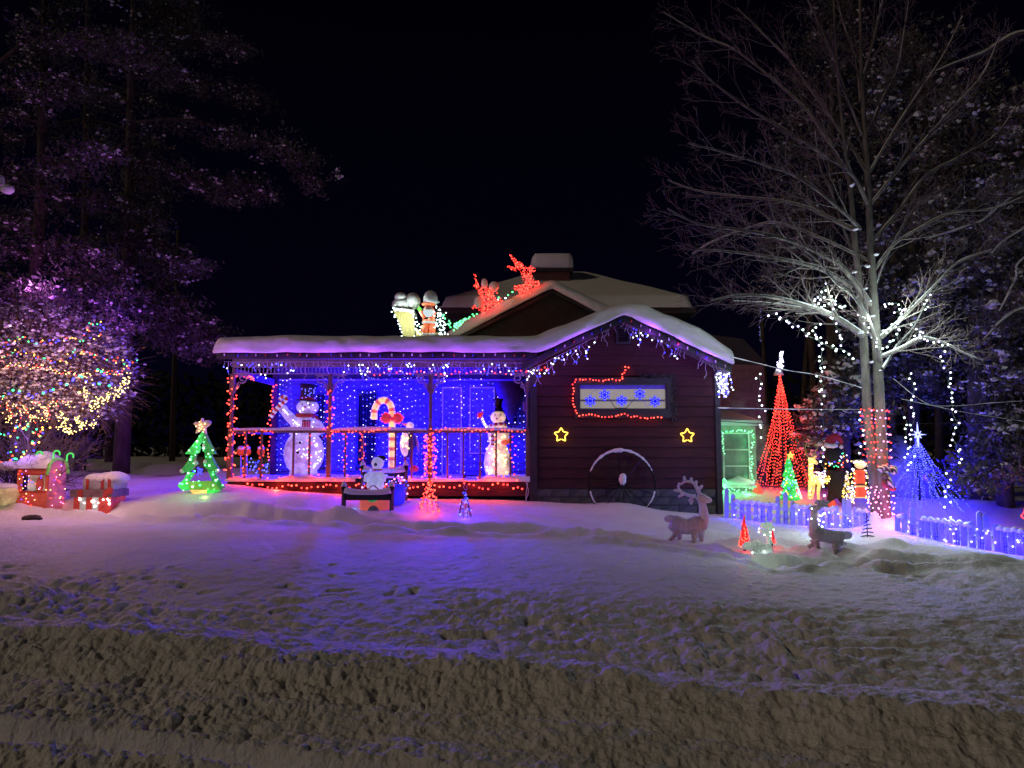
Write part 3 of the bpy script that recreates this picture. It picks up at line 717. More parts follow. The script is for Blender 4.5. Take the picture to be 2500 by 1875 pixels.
m.build('wire', WIREW, t, kind='stuff'); blobs('bulbs', b, .018, E_ICE, t, [rnd.choice((0, 1, 2, 2, 3)) for _ in b]); lamp(P(1770, 930, HY - .4), RGBc['lilac'], 1.5, t)
# unlit C9 bulbs clipped on the fascia
c9 = thing('light_string', 'string of unlit pointed bulbs clipped along the roof edge', 'string lights', P(530, 868, OY - .04))
b = [P(552 + i * 25.2 + rnd.uniform(-5, 5), 866 + rnd.uniform(-1, 2), OY - .05) for i in range(30)]
for (x0, y0, x1, y1) in ((1345, 853, 1524, 772), (1530, 772, 1782, 893)):
    n = 8 if x0 < 1400 else 11
    b += [P(x0 + (x1 - x0) * (i + .5) / n, y0 + (y1 - y0) * (i + .5) / n + 6, OY - .06) for i in range(n)]
c9m = [mat('c9_' + n_, c_, .25) for n_, c_ in (('clear', (.5, .5, .5)), ('blue', (.05, .05, .5)), ('red', (.5, .05, .03)))]
blobs('bulbs', b, .030, c9m, c9, [rnd.choice((0, 0, 1, 2)) for _ in b], squash=(.6, .6, 1.5))
m = MB(); m.tube(pp([(535, 864), (900, 862), (1312, 863)], OY - .045), .006, 3, cap=False); m.tube(pp([(1312, 863), (1348, 850), (1524, 771), (1785, 895)], OY - .055), .006, 3, cap=False); m.build('wire', BLACK, c9)
# red strings: posts, rail, balusters, skirt, side opening
RG = 'red light strings on the porch'
def wrap(x, y, z0, z1, r, turns, n=60): return [Vector((x + r * math.cos(2 * math.pi * turns * i / n), y + r * math.sin(2 * math.pi * turns * i / n), z0 + (z1 - z0) * i / n)) for i in range(n + 1)]
RM = [E_RED, E_ORED]
light_string('red lights wound round the left corner post of the porch', wrap(postx[0], HY + .05, DZ + .1, fz0 - .05, .10, 9), .09, RM, jitter=.03, group=RG, lamps=(3, RGBc['red'], 5, (-.15, -.3, 0)), r=.02)
light_string('red lights wound round the second porch post beside the tall snowman', wrap(postx[1], HY + .05, DZ + .9, fz0 - .4, .08, 6), .10, RM, jitter=.03, group=RG, lamps=(2, RGBc['red'], 2.5, (0, -.3, 0)), r=.018)
light_string('dense red lights wound round the third porch post beside the penguin', wrap(postx[2], HY + .03, DZ + .1, RZ - .05, .11, 8, 90), .055, RM, jitter=.04, group=RG, lamps=(2, RGBc['red'], 3.5, (0, -.3, 0)), r=.02)
light_string('red lights framing the open left side of the porch', pp([(585, 915), (610, 922)], HY + .6) + pp([(640, 930), (676, 938), (662, 960), (668, 1000), (655, 1020), (662, 1060), (654, 1100), (656, 1130)], BYP - .3), .10, RM, jitter=.035, group=RG, lamps=(4, RGBc['red'], 5, (0, -.2, 0)), r=.022)
light_string('red string drooping under the left rail of the porch', smoothpath(pp([(562, 1050), (580, 1062), (600, 1056), (618, 1060), (640, 1052), (672, 1058)], HY - .02)), .075, RM, jitter=.03, group=RG, lamps=(1, RGBc['red'], .9, (0, -.2, 0)))
light_string('red string along the second section of the hand rail', smoothpath(pp([(806, 1050), (830, 1055), (842, 1060), (860, 1052), (884, 1058), (905, 1054), (925, 1052), (960, 1048)], HY - .02)), .07, RM, jitter=.035, group=RG, lamps=(2, RGBc['red'], 2.6, (0, -.2, .05)))
light_string('red string along the right section of the hand rail', smoothpath(pp([(1052, 1048), (1075, 1050), (1090, 1046), (1180, 1052), (1200, 1050), (1230, 1052), (1260, 1054), (1288, 1046)], HY - .02)), .085, RM, jitter=.035, group=RG, lamps=(1, RGBc['red'], 1.2, (0, -.2, .05)))
for px, lb, d in ((597, 'red lights on the first baluster by the lollipops', .12), (636, 'red lights on the second baluster by the lollipops', .12), (754, 'red lights on the baluster in front of the tall snowman', .14), (842, 'red lights on the baluster right of the tall snowman', .14), (884, 'thick red lights on the baluster left of the candy cane', .09), (1211, 'red lights on the baluster in front of the small snowman', .12), (1252, 'red lights on the baluster right of the small snowman', .15)):
    x = pz(px, 1100)[0]; light_string(lb, wrap(x, HY + .04, DZ + .15, RZ - .1, .045, 4), d, RM, jitter=.02, group=RG, r=.016)
sk = [(560 + i * 9.6, 1187 + 5 * math.sin(i * .7) + rnd.uniform(-3, 3)) for i in range(76)]
light_string('red string along the deck skirt boards below the porch', pp(sk, HY - .07), .115, RM, jitter=.03, group=RG, lamps=(9, RGBc['red'], 34, (0, -.12, .01)), r=.022)
sk = [(560 + i * 10, 1166 + 4 * math.sin(i * 1.1)) for i in range(73)]
light_string('red string half buried in the snow of the deck edge', pp(sk, HY - .10), .30, RM, jitter=.05, group=RG, lamps=(7, RGBc['red'], 30, (0, -.1, .06)), r=.02)
tops = smoothpath(pp([(905, 908), (925, 915), (960, 908), (1000, 912), (1040, 906), (1075, 914), (1110, 910), (1140, 912), (1180, 905), (1230, 912), (1290, 905)], HY - .02))
light_string('pink-red string across the top of the porch opening', tops, .115, [E_RED, E_PINK], jitter=.035, group=RG, lamps=(3, RGBc['red'], 4, (0, .3, -.1)))
ptc = smoothpath(pp([(1285, 905), (1300, 912), (1320, 902), (1345, 900), (1330, 892)], HY - .2))
light_string('red string mixed in the icicle lights at the gable corner', ptc, .09, [E_RED, E_LILAC], jitter=.05, group=RG, lamps=(1, (1, .2, .3), .8, (0, -.1, 0)))
# red string round the window
wp = pp([(1526, 897), (1534, 898), (1525, 903), (1524, 912), (1516, 918), (1522, 922), (1510, 928), (1490, 925), (1470, 930), (1450, 927), (1430, 927), (1405, 926), (1399, 940), (1402, 955), (1398, 970), (1400, 985), (1404, 995), (1404, 1003), (1412, 1015), (1440, 1012), (1470, 1018), (1500, 1017), (1523, 1010), (1535, 1017), (1560, 1018), (1585, 1022), (1612, 1017), (1618, 1024)], HY - .06)
light_string('red string running crookedly round the gable window', wp, .075, RM, jitter=.014, r=.017, lamps=(16, RGBc['red'], 4.6, (0, -.03, -.02)))
# dark unlit garland at the right of the window
g = [jit(P(1646 + rnd.uniform(-4, 6), 922 + k * 1.0, HY - .06), .035) for k in range(110)] + [jit(P(1560 + k, 918 + rnd.uniform(-4, 3), HY - .06), .03) for k in range(0, 88)]
o = leaves('garland', g * 5, .07, NEEDLE, None, asp=.3); tag(o, 'dark unlit garland round the top and right of the gable window', 'garland'); del o['kind']
# neon stars
for px, py, lb in ((1370, 1062, 'yellow neon star left of the wagon wheel on the gable wall'), (1678, 1064, 'yellow neon star on the gable wall above the wire reindeer')):
    t = thing('neon_star', lb, 'neon star', P(px, py, HY - .05), 'yellow neon stars on the wall')
    c = P(px, py, HY - .05); pts = []
    for k in range(10):
        r_ = .165 if k % 2 == 0 else .088; a = math.pi / 2 + k * math.pi / 5; pts.append(c + Vector((r_ * math.cos(a), 0, r_ * math.sin(a))))
    pts = pts[5:] + pts[:5]; q = []
    for a, b_ in zip(pts, pts[1:] + [pts[0]]):
        for k in range(4): q.append(a.lerp(b_, .12 + k * .76 / 3))
    m = MB(); m.tube(q, .0115, 6); m.build('neon_tube', E_GOLD, t)
    m = MB(); m.tube([p + Vector((0, .03, 0)) for p in q[::2]], .006, 4); m.build('backing_frame', BLACKM, t)
    lamp(c + Vector((0, -.12, 0)), (1, .55, .06), 1.0, t, .06)
# blue snowflakes in the window
fx = [(1441, 979), (1476, 964), (1518, 978), (1562, 962), (1599, 980)]
for i, (px, py) in enumerate(fx):
    c = P(px, py, HY + .015); t = thing('snowflake_light', ['leftmost low blue snowflake light in the gable window', 'higher blue snowflake light second from the left in the window', 'blue snowflake light in the middle of the gable window', 'higher blue snowflake light second from the right in the window', 'rightmost low blue snowflake light in the gable window'][i], 'snowflake light', c, 'blue snowflake lights in the window')
    m = MB(); R_ = .125; bl = []
    for k in range(6):
        a = math.pi / 2 + k * math.pi / 3; d = Vector((math.cos(a), 0, math.sin(a))); m.tube([c, c + d * R_], .013, 4)
        for s_ in (-1, 1):
            e = Vector((math.cos(a + s_ * .95), 0, math.sin(a + s_ * .95)))
            for rr_ in (.5, .8): m.tube([c + d * R_ * rr_, c + d * R_ * rr_ + e * R_ * .33], .009, 4)
        e = Vector((math.cos(a + math.pi / 3), 0, math.sin(a + math.pi / 3))); m.tube([c + d * R_ * .5, c + e * R_ * .5], .011, 4)
        bl += [c + d * R_ * .42 + Vector((0, -.02, 0)), c + d * R_ * .88 + Vector((0, -.02, 0))]
    m.build('frame', E_NEONB, t); blobs('bulbs', bl, .011, E_BLUEW, t)
lamp(P(1500, 945, HY - .12), RGBc['blue'], .35)
light = smoothpath(pp([(1441, 965), (1446, 957), (1470, 946), (1490, 950), (1476, 945), (1518, 946), (1535, 950), (1562, 945), (1575, 985), (1585, 990), (1599, 964)], HY + .01))
m = MB(); m.tube(light, .004, 3, cap=False); tag(m.build('hanging_cord', emis('cord_blue', (.12, .1, 1), .6)), 'thin blue cord linking the snowflakes in the window', 'cord')
# ================================================================== WAGON WHEEL
wc = P(1520, 1184, HY - .35); WR = M(81, HY - .35)
t = thing('wagon_wheel', 'large black wagon wheel leaning on the gable wall, snow on its rim and hub', 'wagon wheel', (wc.x, wc.y, G(wc.x, wc.y)))
m = MB(); m.tube([wc + Vector((WR * math.cos(a), .12 * math.sin(a) + .1, WR * math.sin(a))) for a in np.linspace(0, 2 * math.pi, 60)], .022, 6); m.build('rim', BLACKM, t)
for k in range(16):
    a = k * math.pi / 8 + .1; m = MB(); m.tube([wc + Vector((.08 * math.cos(a), .1, .08 * math.sin(a))), wc + Vector((WR * math.cos(a), .12 * math.sin(a) + .1, WR * math.sin(a)))], .011, 5); m.build('spoke', BLACKM, t)
m = MB(); m.lathe(wc + Vector((0, .15, 0)), [(.09, 0), (.09, .2)], 12, Matrix.Rotation(math.pi / 2, 3, 'X')); m.build('hub', BLACKM, t)
m = MB(); m.ell(wc + Vector((0, -.02, .12)), (.085, .09, .13), 10, 8, noise=.12); m.build('hub_snow', SNOW, t, True)
al = np.linspace(.30, math.pi - .15, 40); m = MB()
m.tube([wc + Vector((WR * math.cos(a), .12 * math.sin(a) + .1, (WR + .012) * math.sin(a) + .012)) for a in al], [(.012 + .030 * max(0, math.sin(a)) ** 2) * (1 + .3 * rnd.uniform(-1, 1)) for a in al], 6)
for a0, a1 in ((-.75, -.2), (math.pi + .2, math.pi + .75)):
    al = np.linspace(a0, a1, 10); m.tube([wc + Vector(((WR - .01) * math.cos(a), .03, WR * math.sin(a) + .01)) for a in al], .018, 5)
m.build('rim_snow', SNOW, t, True)

# ================================================================== PORCH FIGURES
F_ICE = lit('frosted_tinsel_blue', (.6, .6, .7), (.42, .36, 1.0), .62, 50, .35)
F_WARM = lit('frosted_tinsel_warm', (.7, .62, .6), (1.0, .62, .42), .75, 34, .15)
F_GOLD = lit('gold_tinsel', (.7, .5, .25), (1, .56, .12), 1.3, 45, .2)
F_ORNG = lit('orange_tinsel', (.6, .2, .1), (1, .13, .04), .75, 45, .2)
F_REDS = lit('red_tinsel', (.5, .04, .04), (1, .05, .03), .28, 50, .2)
F_GREEN = lit('green_tinsel', (.06, .35, .1), (.04, .9, .12), .16, 45, .2)
F_GREENB = lit('green_tinsel_bright', (.06, .35, .1), (.05, 1, .12), .7, 45, .2)
F_SILV = lit('silver_tinsel_lit', (.6, .6, .6), (.62, .85, .7), .35, 40, .2)
CARROT = mat('carrot', (.6, .2, .04), .6)
SCARF = mat('scarf', (.45, .05, .04), .8, bump=.3)
def on(px, py, Y, dy=0, dx=0, dz=0): return P(px, py, Y) + Vector((dx, dy, dz))
# tall snowman
SY = 17.1; k_ = SY / FPX
t = thing('snowman', 'tall white snowman in black top hat holding up a candy cane', 'snowman', P(742, 1162, SY))
m = MB(); c = P(742, 1106, SY); rx, rz = 48 * k_, 52 * k_
m.lathe(c - Vector((0, 0, rz)), [(rx * .72, 0)] + [(rx * math.sin(a) ** .75, rz - rz * math.cos(a)) for a in np.linspace(.62, 2.55, 16)] + [(rx * .6, 2 * rz - .02)], 28, sy=.72); bd = m.build('lower_body', F_ICE, t, True)
m = MB(); m.lathe(P(740, 1062, SY), [(34 * k_, 0), (31 * k_, 12 * k_), (30 * k_, 25 * k_), (24 * k_, 38 * k_), (17 * k_, 46 * k_)], 24, sy=.7); m.build('upper_body', F_ICE, t, True)
m = MB(); c = P(751, 994, SY); m.ell(c, (27 * k_, 22 * k_, 19.5 * k_), 24, 16); hd = m.build('head', F_ICE, t, True)
for ex, ey in ((738, 987), (756, 988)): m = MB(); m.ell(P(ex, ey, SY - .205), (.018, .012, .018), 8, 6); m.build('eye', BLACK, t)
m = MB(); m.ell(P(745, 993.5, SY - .225), (.028, .03, .022), 8, 6); m.build('nose', REDC, t)
m = MB(); m.tube([P(747 + 14 * math.cos(a), 992 + 13 * math.sin(a), SY - .205 + .06 * abs(math.cos(a)) ** 2) for a in np.linspace(.25, math.pi - .25, 14)], .006, 5); m.build('mouth', BLACK, t)
m = MB(); m.lathe(P(747, 1019, SY), [(24 * k_, 0), (25.5 * k_, 3 * k_), (24 * k_, 9 * k_)], 22, sy=.8); m.tube(pp([(770, 1016), (778, 1030), (784, 1044)], SY - .1), [.03, .05, .06], 8, flat=.4); m.build('scarf', SCARF, t, True)
Rt = Matrix.Rotation(math.radians(5), 3, 'Y')
m = MB(); m.lathe(P(751, 980, SY), [(31 * k_, 0), (31 * k_, 2 * k_), (19 * k_, 3 * k_), (19 * k_, 12 * k_), (20 * k_, 28 * k_), (22 * k_, 42 * k_)], 24, Rt); ht = m.build('top_hat', mat('hat_black', (.03, .02, .04), .6, bump=.4), t, True)
m = MB(); m.lathe(P(751.5, 977, SY), [(19.6 * k_, 0), (19.8 * k_, 7 * k_)], 24, Rt); m.build('hat_band', REDC, ht, True)
blobs('hat_bulbs', [on(735 + rnd.uniform(2, 36), 944 + rnd.uniform(0, 30), SY - .24) for _ in range(18)], .012, E_BLUEW, ht)
m = MB(); m.tube(pp([(722, 1032), (708, 1019), (694, 1004)], SY - .08), [.13, .12, .10], 12); m.ell(P(692, 1000, SY - .1), (.11, .09, .12), 12, 8); m.build('arm', F_ICE, t, True)
m = MB(); m.tube(pp([(762, 1030), (778, 1040), (788, 1052), (772, 1056)], SY - .1), [.12, .12, .10, .09], 12); m.build('arm', F_ICE, t, True)
for bx_, by_ in ((732.5, 1081), (727, 1105)): m = MB(); m.ell(P(bx_, by_, SY - .34), (.036, .015, .03), 12, 6); m.build('button', BLACK, t)
o = blobs('bulbs', [on(742 + 44 * math.cos(a) * r_, 1106 + 46 * math.sin(a) * r_, SY - .36 + .2 * r_ * r_) for a, r_ in [(rnd.uniform(0, 6.28), rnd.random() ** .5) for _ in range(60)]] + [on(740 + rnd.uniform(-26, 28), rnd.uniform(1024, 1060), SY - .3) for _ in range(16)] + [on(751 + rnd.uniform(-20, 20), 994 + rnd.uniform(-14, 14), SY - .22) for _ in range(8)] + [on(692 + f * 34, 1000 + f * 36, SY - .22) for f in [rnd.random() for _ in range(12)]], .014, [E_LILAC, E_WHITE], t, None)
# its candy cane and gift (held: things of their own)
def cane(name_t, path, r, cols, n, parent):
    q = resample(smoothpath(path, 10), .02); q.append(Vector(path[-1])); L = len(q); per = max(2, L // n)
    for i in range(0, L - 1, per):
        seg = q[i:i + per + 1]
        if len(seg) < 2: continue
        m = MB(); m.tube(seg, r, 12); m.build('stripe', cols[(i // per) % len(cols)], parent, True)
t = thing('candy_cane', 'red and white striped candy cane held up in the raised arm of the tall snowman', 'candy cane', P(662, 1020, SY - .25))
WSTR = lit('cane_white', (.7, .7, .75), (.75, .7, 1), .35, 30, .6); RSTR = lit('cane_red', (.45, .03, .03), (1, .1, .08), .10, 30, .6)
cane('c', pp([(661, 1018), (672, 1003), (685, 988), (698, 978), (698, 970), (690, 969), (682, 977)], SY - .26), .05, [WSTR, RSTR], 13, t)
t = thing('gift', 'small striped gift with a dark bow held against the chest of the tall snowman', 'gift', P(746, 1044, SY - .34))
m = MB(); m.box(P(748, 1035, SY - .36), (.17, .1, .14)); m.build('box', SCARF, t)
for dx in (-.05, 0.01, .06): m = MB(); m.box(P(748, 1035, SY - .36) + Vector((dx, -.002, 0)), (.015, .104, .143)); m.build('ribbon', WHITEP, t)
m = MB(); m.ell(P(743, 1028, SY - .36), (.06, .04, .03), 10, 6); m.ell(P(753, 1028, SY - .36), (.06, .04, .03), 10, 6); m.build('bow', BLACK, t, True)
# small snowman with top hat
SY = 17.4; k_ = SY / FPX
t = thing('snowman', 'warm white wire snowman in shiny top hat with one red mitten', 'snowman', P(1214, 1164, SY))
m = MB(); m.lathe(P(1214, 1162, SY), [(26 * k_, 0), (30 * k_, 12 * k_), (32.5 * k_, 30 * k_), (30 * k_, 52 * k_), (24 * k_, 70 * k_), (20 * k_, 76 * k_)], 24); m.build('lower_body', F_WARM, t, True)
m = MB(); m.lathe(P(1217, 1086, SY), [(20 * k_, 0), (25 * k_, 12 * k_), (26 * k_, 28 * k_), (22 * k_, 42 * k_), (15 * k_, 50 * k_)], 22); m.build('upper_body', F_WARM, t, True)
m = MB(); m.ell(P(1216, 1019, SY), (18.5 * k_, 18 * k_, 16 * k_), 22, 14); m.build('head', F_WARM, t, True)
m = MB(); m.lathe(P(1216, 1005, SY), [(19 * k_, 0), (19 * k_, 1.5 * k_), (9.5 * k_, 2.5 * k_), (9 * k_, 12 * k_), (10 * k_, 24 * k_), (13 * k_, 30 * k_), (13 * k_, 31 * k_)], 22); m.build('top_hat', mat('shiny_hat', (.06, .05, .03), .2, metal=.8), t, True)
m = MB(); m.lathe(P(1213, 1022, SY - .16), [(.03, 0), (.002, .1)], 8, Matrix.Rotation(math.radians(100), 3, 'X')); m.build('nose', CARROT, t)
for dx in (-6, 6): m = MB(); m.ell(P(1215 + dx, 1013, SY - .17), (.016, .01, .018), 8, 6); m.build('eye', BLACK, t)
for i in range(9):
    a0 = -2.9 + i * .31; q = [P(1216, 1037, SY) + Vector((19 * k_ * math.cos(a), 17 * k_ * math.sin(a), -.015 * math.sin(a * 1.5))) for a in (a0, a0 + .16, a0 + .31)]
    m = MB(); m.tube(q, .042, 7); m.build('scarf_stripe', SCARF if i % 2 else WHITEP, t, True)
for i in range(8): m = MB(); m.box(P(1203, 1050 + i * 5, SY - .27), (.085, .03, .045)); m.build('scarf_stripe', SCARF if i % 2 else WHITEP, t)
m = MB(); m.tube(pp([(1196, 1048), (1184, 1038), (1176, 1022)], SY), [.05, .04, .035], 8); m.build('arm', F_SILV, t, True)
m = MB(); m.ell(P(1171, 1014, SY), (.07, .04, .075), 10, 8); m.ell(P(1177, 1009, SY), (.03, .03, .05), 8, 6); m.build('mitten', lit('mitten_red', (.5, .03, .03), (1, .05, .05), .6, 30, .6), t, True)
m = MB(); m.ell(P(1233, 1080, SY - .3), (.10, .05, .065), 10, 8); m.add([P(1238, 1074, SY - .3), P(1246, 1066, SY - .3), P(1244, 1084, SY - .3)], [(0, 1, 2)]); m.build('bird', lit('cardinal_red', (.6, .08, .03), (1, .15, .05), .5, 30, .6), t, True)
blobs('bulbs', [on(1214 + rnd.uniform(-26, 26), rnd.uniform(1095, 1158), SY - .32) for _ in range(30)] + [on(1217 + rnd.uniform(-20, 20), rnd.uniform(1045, 1085), SY - .26) for _ in range(14)] + [on(1178 + i * 3, 1022 + i * 7, SY - .1) for i in range(4)], .02, E_WARM, t)
lamp(P(1214, 1120, SY - .6), (1, .7, .5), 2.5, t)
# big candy cane with bow
SY = 17.5; k_ = SY / FPX
t = thing('candy_cane', 'large lit cream and orange candy cane standing behind the porch rail with a red bow', 'candy cane', P(956, 1150, SY))
cane('c', pp([(913.3, 1024), (914.5, 1002), (922, 985), (936, 977), (950, 984), (956.5, 1001), (957.4, 1030), (957, 1080), (956, 1158)], SY), 8.2 * k_, [F_GOLD, F_GOLD, F_ORNG], 26, t)
t = thing('bow', 'dark red tinsel bow tied on the large lit candy cane', 'bow', P(957, 1022, SY - .15))
for s_ in (-1, 1):
    m = MB(); m.ell(P(957 + s_ * 14, 1021, SY - .13), (.13, .05, .13), 12, 8); m.build('loop', F_REDS, t, True)
m = MB(); m.ell(P(957, 1022, SY - .16), (.05, .05, .05), 10, 6); m.build('knot', F_REDS, t, True)
blobs('bulbs', [jit(P(957 + s_ * 14 + 13 * math.cos(a), 1021 + 13 * math.sin(a), SY - .17), .02) for s_ in (-1, 1) for a in np.linspace(0, 6.2, 14)], .012, E_RED, t)
lamp(P(940, 1030, SY - .5), (1, .6, .25), 2.2, t)
# penguin
t = thing('penguin', 'lit wire penguin with orange beak and red boots behind the porch rail', 'penguin', P(996, 1160, 17.5))
SY = 17.5
m = MB(); m.ell(P(997, 1084, SY), (.19, .17, .34), 18, 14); m.build('body', mat('penguin_back', (.05, .05, .07), .5, bump=.6, bscale=50), t, True)
m = MB(); m.ell(P(990, 1084, SY - .07), (.135, .13, .30), 18, 14); m.build('belly', F_WARM, t, True)
m = MB(); m.ell(P(1001, 1040, SY), (.10, .10, .10), 14, 10); m.build('head', F_WARM, t, True)
m = MB(); m.lathe(P(993, 1037, SY - .03), [(.04, 0), (.03, .05), (.004, .14)], 10, Matrix.Rotation(math.radians(-78), 3, 'Y')); m.build('beak', F_ORNG, t, True)
m = MB(); m.ell(P(1003, 1038, SY - .095), (.012, .01, .012), 8, 6); m.build('eye', BLACK, t)
for px in (978, 1008): 
    m = MB(); m.tube(pp([(990 if px < 990 else 1002, 1112), (988 if px < 990 else 1004, 1135)], SY), .03, 8); m.build('leg', SCARF, t)
    m = MB(); m.ell(P(px + 3, 1144, SY - .05), (.12, .1, .085), 12, 8); m.build('boot', lit('boot_red', (.5, .03, .03), (1, .04, .03), .25, 30, .6) if px < 990 else bpy.data.materials['boot_red'], t, True)
m = MB(); m.tube(pp([(1012, 1060), (1020, 1085), (1022, 1105)], SY), [.03, .045, .02], 8, flat=.4); m.build('flipper', WIREW, t, True)
blobs('bulbs', [on(990 + rnd.uniform(-12, 14), 1084 + rnd.uniform(-30, 30), SY - .2) for _ in range(16)], .018, E_WARM, t)
# closed dark parasol
t = thing('parasol', 'dark closed parasol standing upside in the right corner of the porch', 'parasol', P(1247, 1165, 18.3))
m = MB(); m.lathe(P(1247, 1033, 18.3), [(.02, 0), (.16, .25), (.36, .75), (.42, 1.05)], 14); m.build('canopy', mat('dark_canvas', (.06, .03, .05), .8, bump=.3), t, True)
m = MB(); m.tube(pp([(1247, 1163), (1247, 1030)], 18.3), .018, 6); m.build('pole', BLACKM, t)
# feeder / hanging lantern by the right post
t = thing('lantern', 'small dark hanging lantern at the right porch post', 'lantern', P(1284, 985, 16.4))
m = MB(); m.lathe(P(1284, 1004, 16.4), [(.03, 0), (.07, .02), (.065, .16), (.085, .18), (.02, .24)], 10); m.build('body', WOOD, t); m = MB(); m.tube(pp([(1284, 978), (1284, 945)], 16.4), .004, 4); m.build('chain', BLACKM, t)
# low black bench on the porch
t = thing('bench', 'low black metal stand on the porch deck right of the third post', 'stand', P(1155, 1165, 16.5))
m = MB(); m.span((P(1140, 0, 16.4).x, 16.4, DZ + .1), (P(1172, 0, 16.4).x, 16.8, DZ + .13)); m.build('top', BLACKM, t)
for px in (1141, 1171):
    for y in (16.42, 16.78): m = MB(); m.span((P(px, 0, 16.4).x - .012, y - .012, DZ), (P(px, 0, 16.4).x + .012, y + .012, DZ + .1)); m.build('leg', BLACKM, t)
# lollipops standing behind the side rail
for px, py, Y, lb in ((588, 1103, 17.6, 'leftmost red swirl lollipop stake behind the porch rail'), (603, 1103, 17.7, 'middle red swirl lollipop stake touching the left one'), (637, 1103, 17.6, 'single red swirl lollipop stake nearest the tall snowman')):
    c = P(px, py, Y); t = thing('lollipop', lb, 'lollipop', P(px, 1160, Y), 'red lollipop stakes')
    m = MB(); m.lathe(c + Vector((0, .02, 0)), [(.08, -.012), (.095, 0), (.095, .02), (.08, .03)], 18, Matrix.Rotation(math.pi / 2, 3, 'X')); m.build('candy', emis('lolly_red', (1, .06, .05), .75) if 'lolly_red' not in bpy.data.materials else bpy.data.materials['lolly_red'], t, True)
    m = MB(); m.tube([c + Vector(((.012 + .011 * a) * math.cos(a), -.018, (.012 + .011 * a) * math.sin(a))) for a in np.linspace(0, 6.6, 30)], .006, 5); m.build('swirl', mat('swirl_dark', (.2, .02, .02), .5) if 'swirl_dark' not in bpy.data.materials else bpy.data.materials['swirl_dark'], t)
    m = MB(); m.ell(c + Vector((0, .0, .095)), (.09, .035, .05), 10, 6); m.build('snow_cap', SNOW, t, True)
    m = MB(); m.tube([c - Vector((0, 0, .09)), P(px, 1162, Y)], .014, 6); m.build('stick', WIREW, t)
    lamp(c + Vector((0, -.15, 0)), RGBc['red'], .25, t)
light_string('small heap of blue lights on the porch floor beneath the lollipops', [jit(P(600 + i * 2.2, 1140 + 12 * math.sin(i * 1.3), 17.2), .08) for i in range(26)], .09, [E_BLUE, E_BLUEW], jitter=.06, lamps=(1, RGBc['blue'], 1.5, (0, -.2, .1)), r=.018)

# ================================================================== ROOF SLEIGH, SANTA, REINDEER
RY = 17.3
t = thing('sleigh', 'plywood sleigh cut-out on the roof heaped with snow and outlined in white lights', 'sleigh', P(990, 816, RY))
m = MB(); m.prism([pz(*q, RY) for q in ((960, 758), (1010, 764), (1013, 822), (984, 822), (978, 795))], RY, RY + .05); m.build('side_panel', PINE, t)
m = MB(); m.prism([pz(*q, RY) for q in ((1015, 800), (1030, 812), (1070, 812), (1078, 822), (1016, 822))], RY - .02, RY + .03); m.build('side_panel', PINE, t)
m = MB(); m.prism([pz(*q, RY) for q in ((960, 758), (962, 752), (1010, 757), (1011, 764))], RY - .04, RY + .55); m.build('edge_rail', WHITEP, t)
m = MB(); m.tube(pp([(975, 822), (1010, 824), (1050, 825), (1072, 817), (1082, 800), (1078, 785)], RY - .05), .018, 6); m.build('runner', BLACKM, t)
sb = []
for path in ([(957, 755), (975, 757), (1000, 760), (1012, 764)], [(958, 760), (966, 775), (974, 790), (980, 808), (984, 822)], [(1010, 768), (1012, 790), (1013, 805), (1014, 822)], [(1016, 775), (1018, 800), (1020, 822)], [(1022, 790), (1024, 805), (1022, 825)]):
    sb += [jit(p, .035) for p in resample(pp(path, RY - .06), .085)]
blobs('bulbs', sb, .018, E_WHITE, t)
for q in ((975, 770), (1000, 790), (1015, 765)): lamp(P(*q, RY - .35), (.8, 1, .9), 8, t)
t = thing('snow_heap', 'rounded heap of snow piled on the gifts in the roof sleigh', 'snow', P(985, 757, RY + .25))
for (px, py, rx, rz) in ((982, 742, 25, 15), (979, 727, 16, 13), (1008, 735, 19, 21), (968, 748, 11, 9)):
    m = MB(); m.ell(P(px, py, RY + .25), (M(rx, RY), .24, M(rz, RY)), 18, 12, noise=.03); m.build('mound', SNOW, t, True)
t = thing('gift', 'green diamond-shaped gift peeking out of the sleigh snow', 'gift', P(1025, 762, RY))
m = MB(); m.prism([pz(*q, RY) for q in ((1024, 747), (1030, 755), (1024, 763), (1019, 755))], RY - .03, RY + .08); m.build('box', lit('gift_green', (.1, .5, .05), (.2, 1, .1), .4, 20, .8), t)
t = thing('figure', 'lit santa figure standing in the roof sleigh under a tall cap of snow', 'santa figure', P(1047, 815, RY - .2))
SY = RY - .2
m = MB(); m.lathe(P(1047, 793, SY), [(.13, 0), (.155, .08), (.15, .2), (.17, .30), (.10, .42)], 16, sy=.7); m.build('coat', F_ORNG, t, True)
for z in ((1037, 796), (1055, 796)): m = MB(); a = P(z[0], z[1] - 1, SY); m.tube([a, a - Vector((0, 0, .17))], [.09, .08], 10); m.build('trouser_leg', F_ORNG, t, True)
for z in (1037, 1055): m = MB(); m.ell(P(z, 816, SY - .03), (.08, .1, .03), 10, 6); m.build('boot', WHITEP, t, True)
m = MB(); m.lathe(P(1047, 790, SY), [(.165, 0), (.17, .02), (.165, .045)], 16, sy=.72); m.build('coat_trim', emis('trim_glow', (.8, .95, .9), .8), t, True)
m = MB(); m.lathe(P(1047, 781, SY), [(.163, 0), (.163, .045)], 16, sy=.72); m.build('belt', BLACK, t, True)
m = MB(); m.ell(P(1046, 758, SY), (.13, .12, .13), 16, 12); m.build('head', mat('skin', (.55, .33, .26), .6), t, True)
m = MB(); m.lathe(P(1046, 779, SY - .06), [(.02, 0), (.09, .06), (.14, .14), (.13, .22)], 14, sy=.7); m.build('beard', emis('beard_glow', (.75, .92, .95), .85), t, True)
m = MB(); m.ell(P(1047, 757, SY - .14), (.014, .02, .014), 8, 6); m.build('nose', SCARF, t)
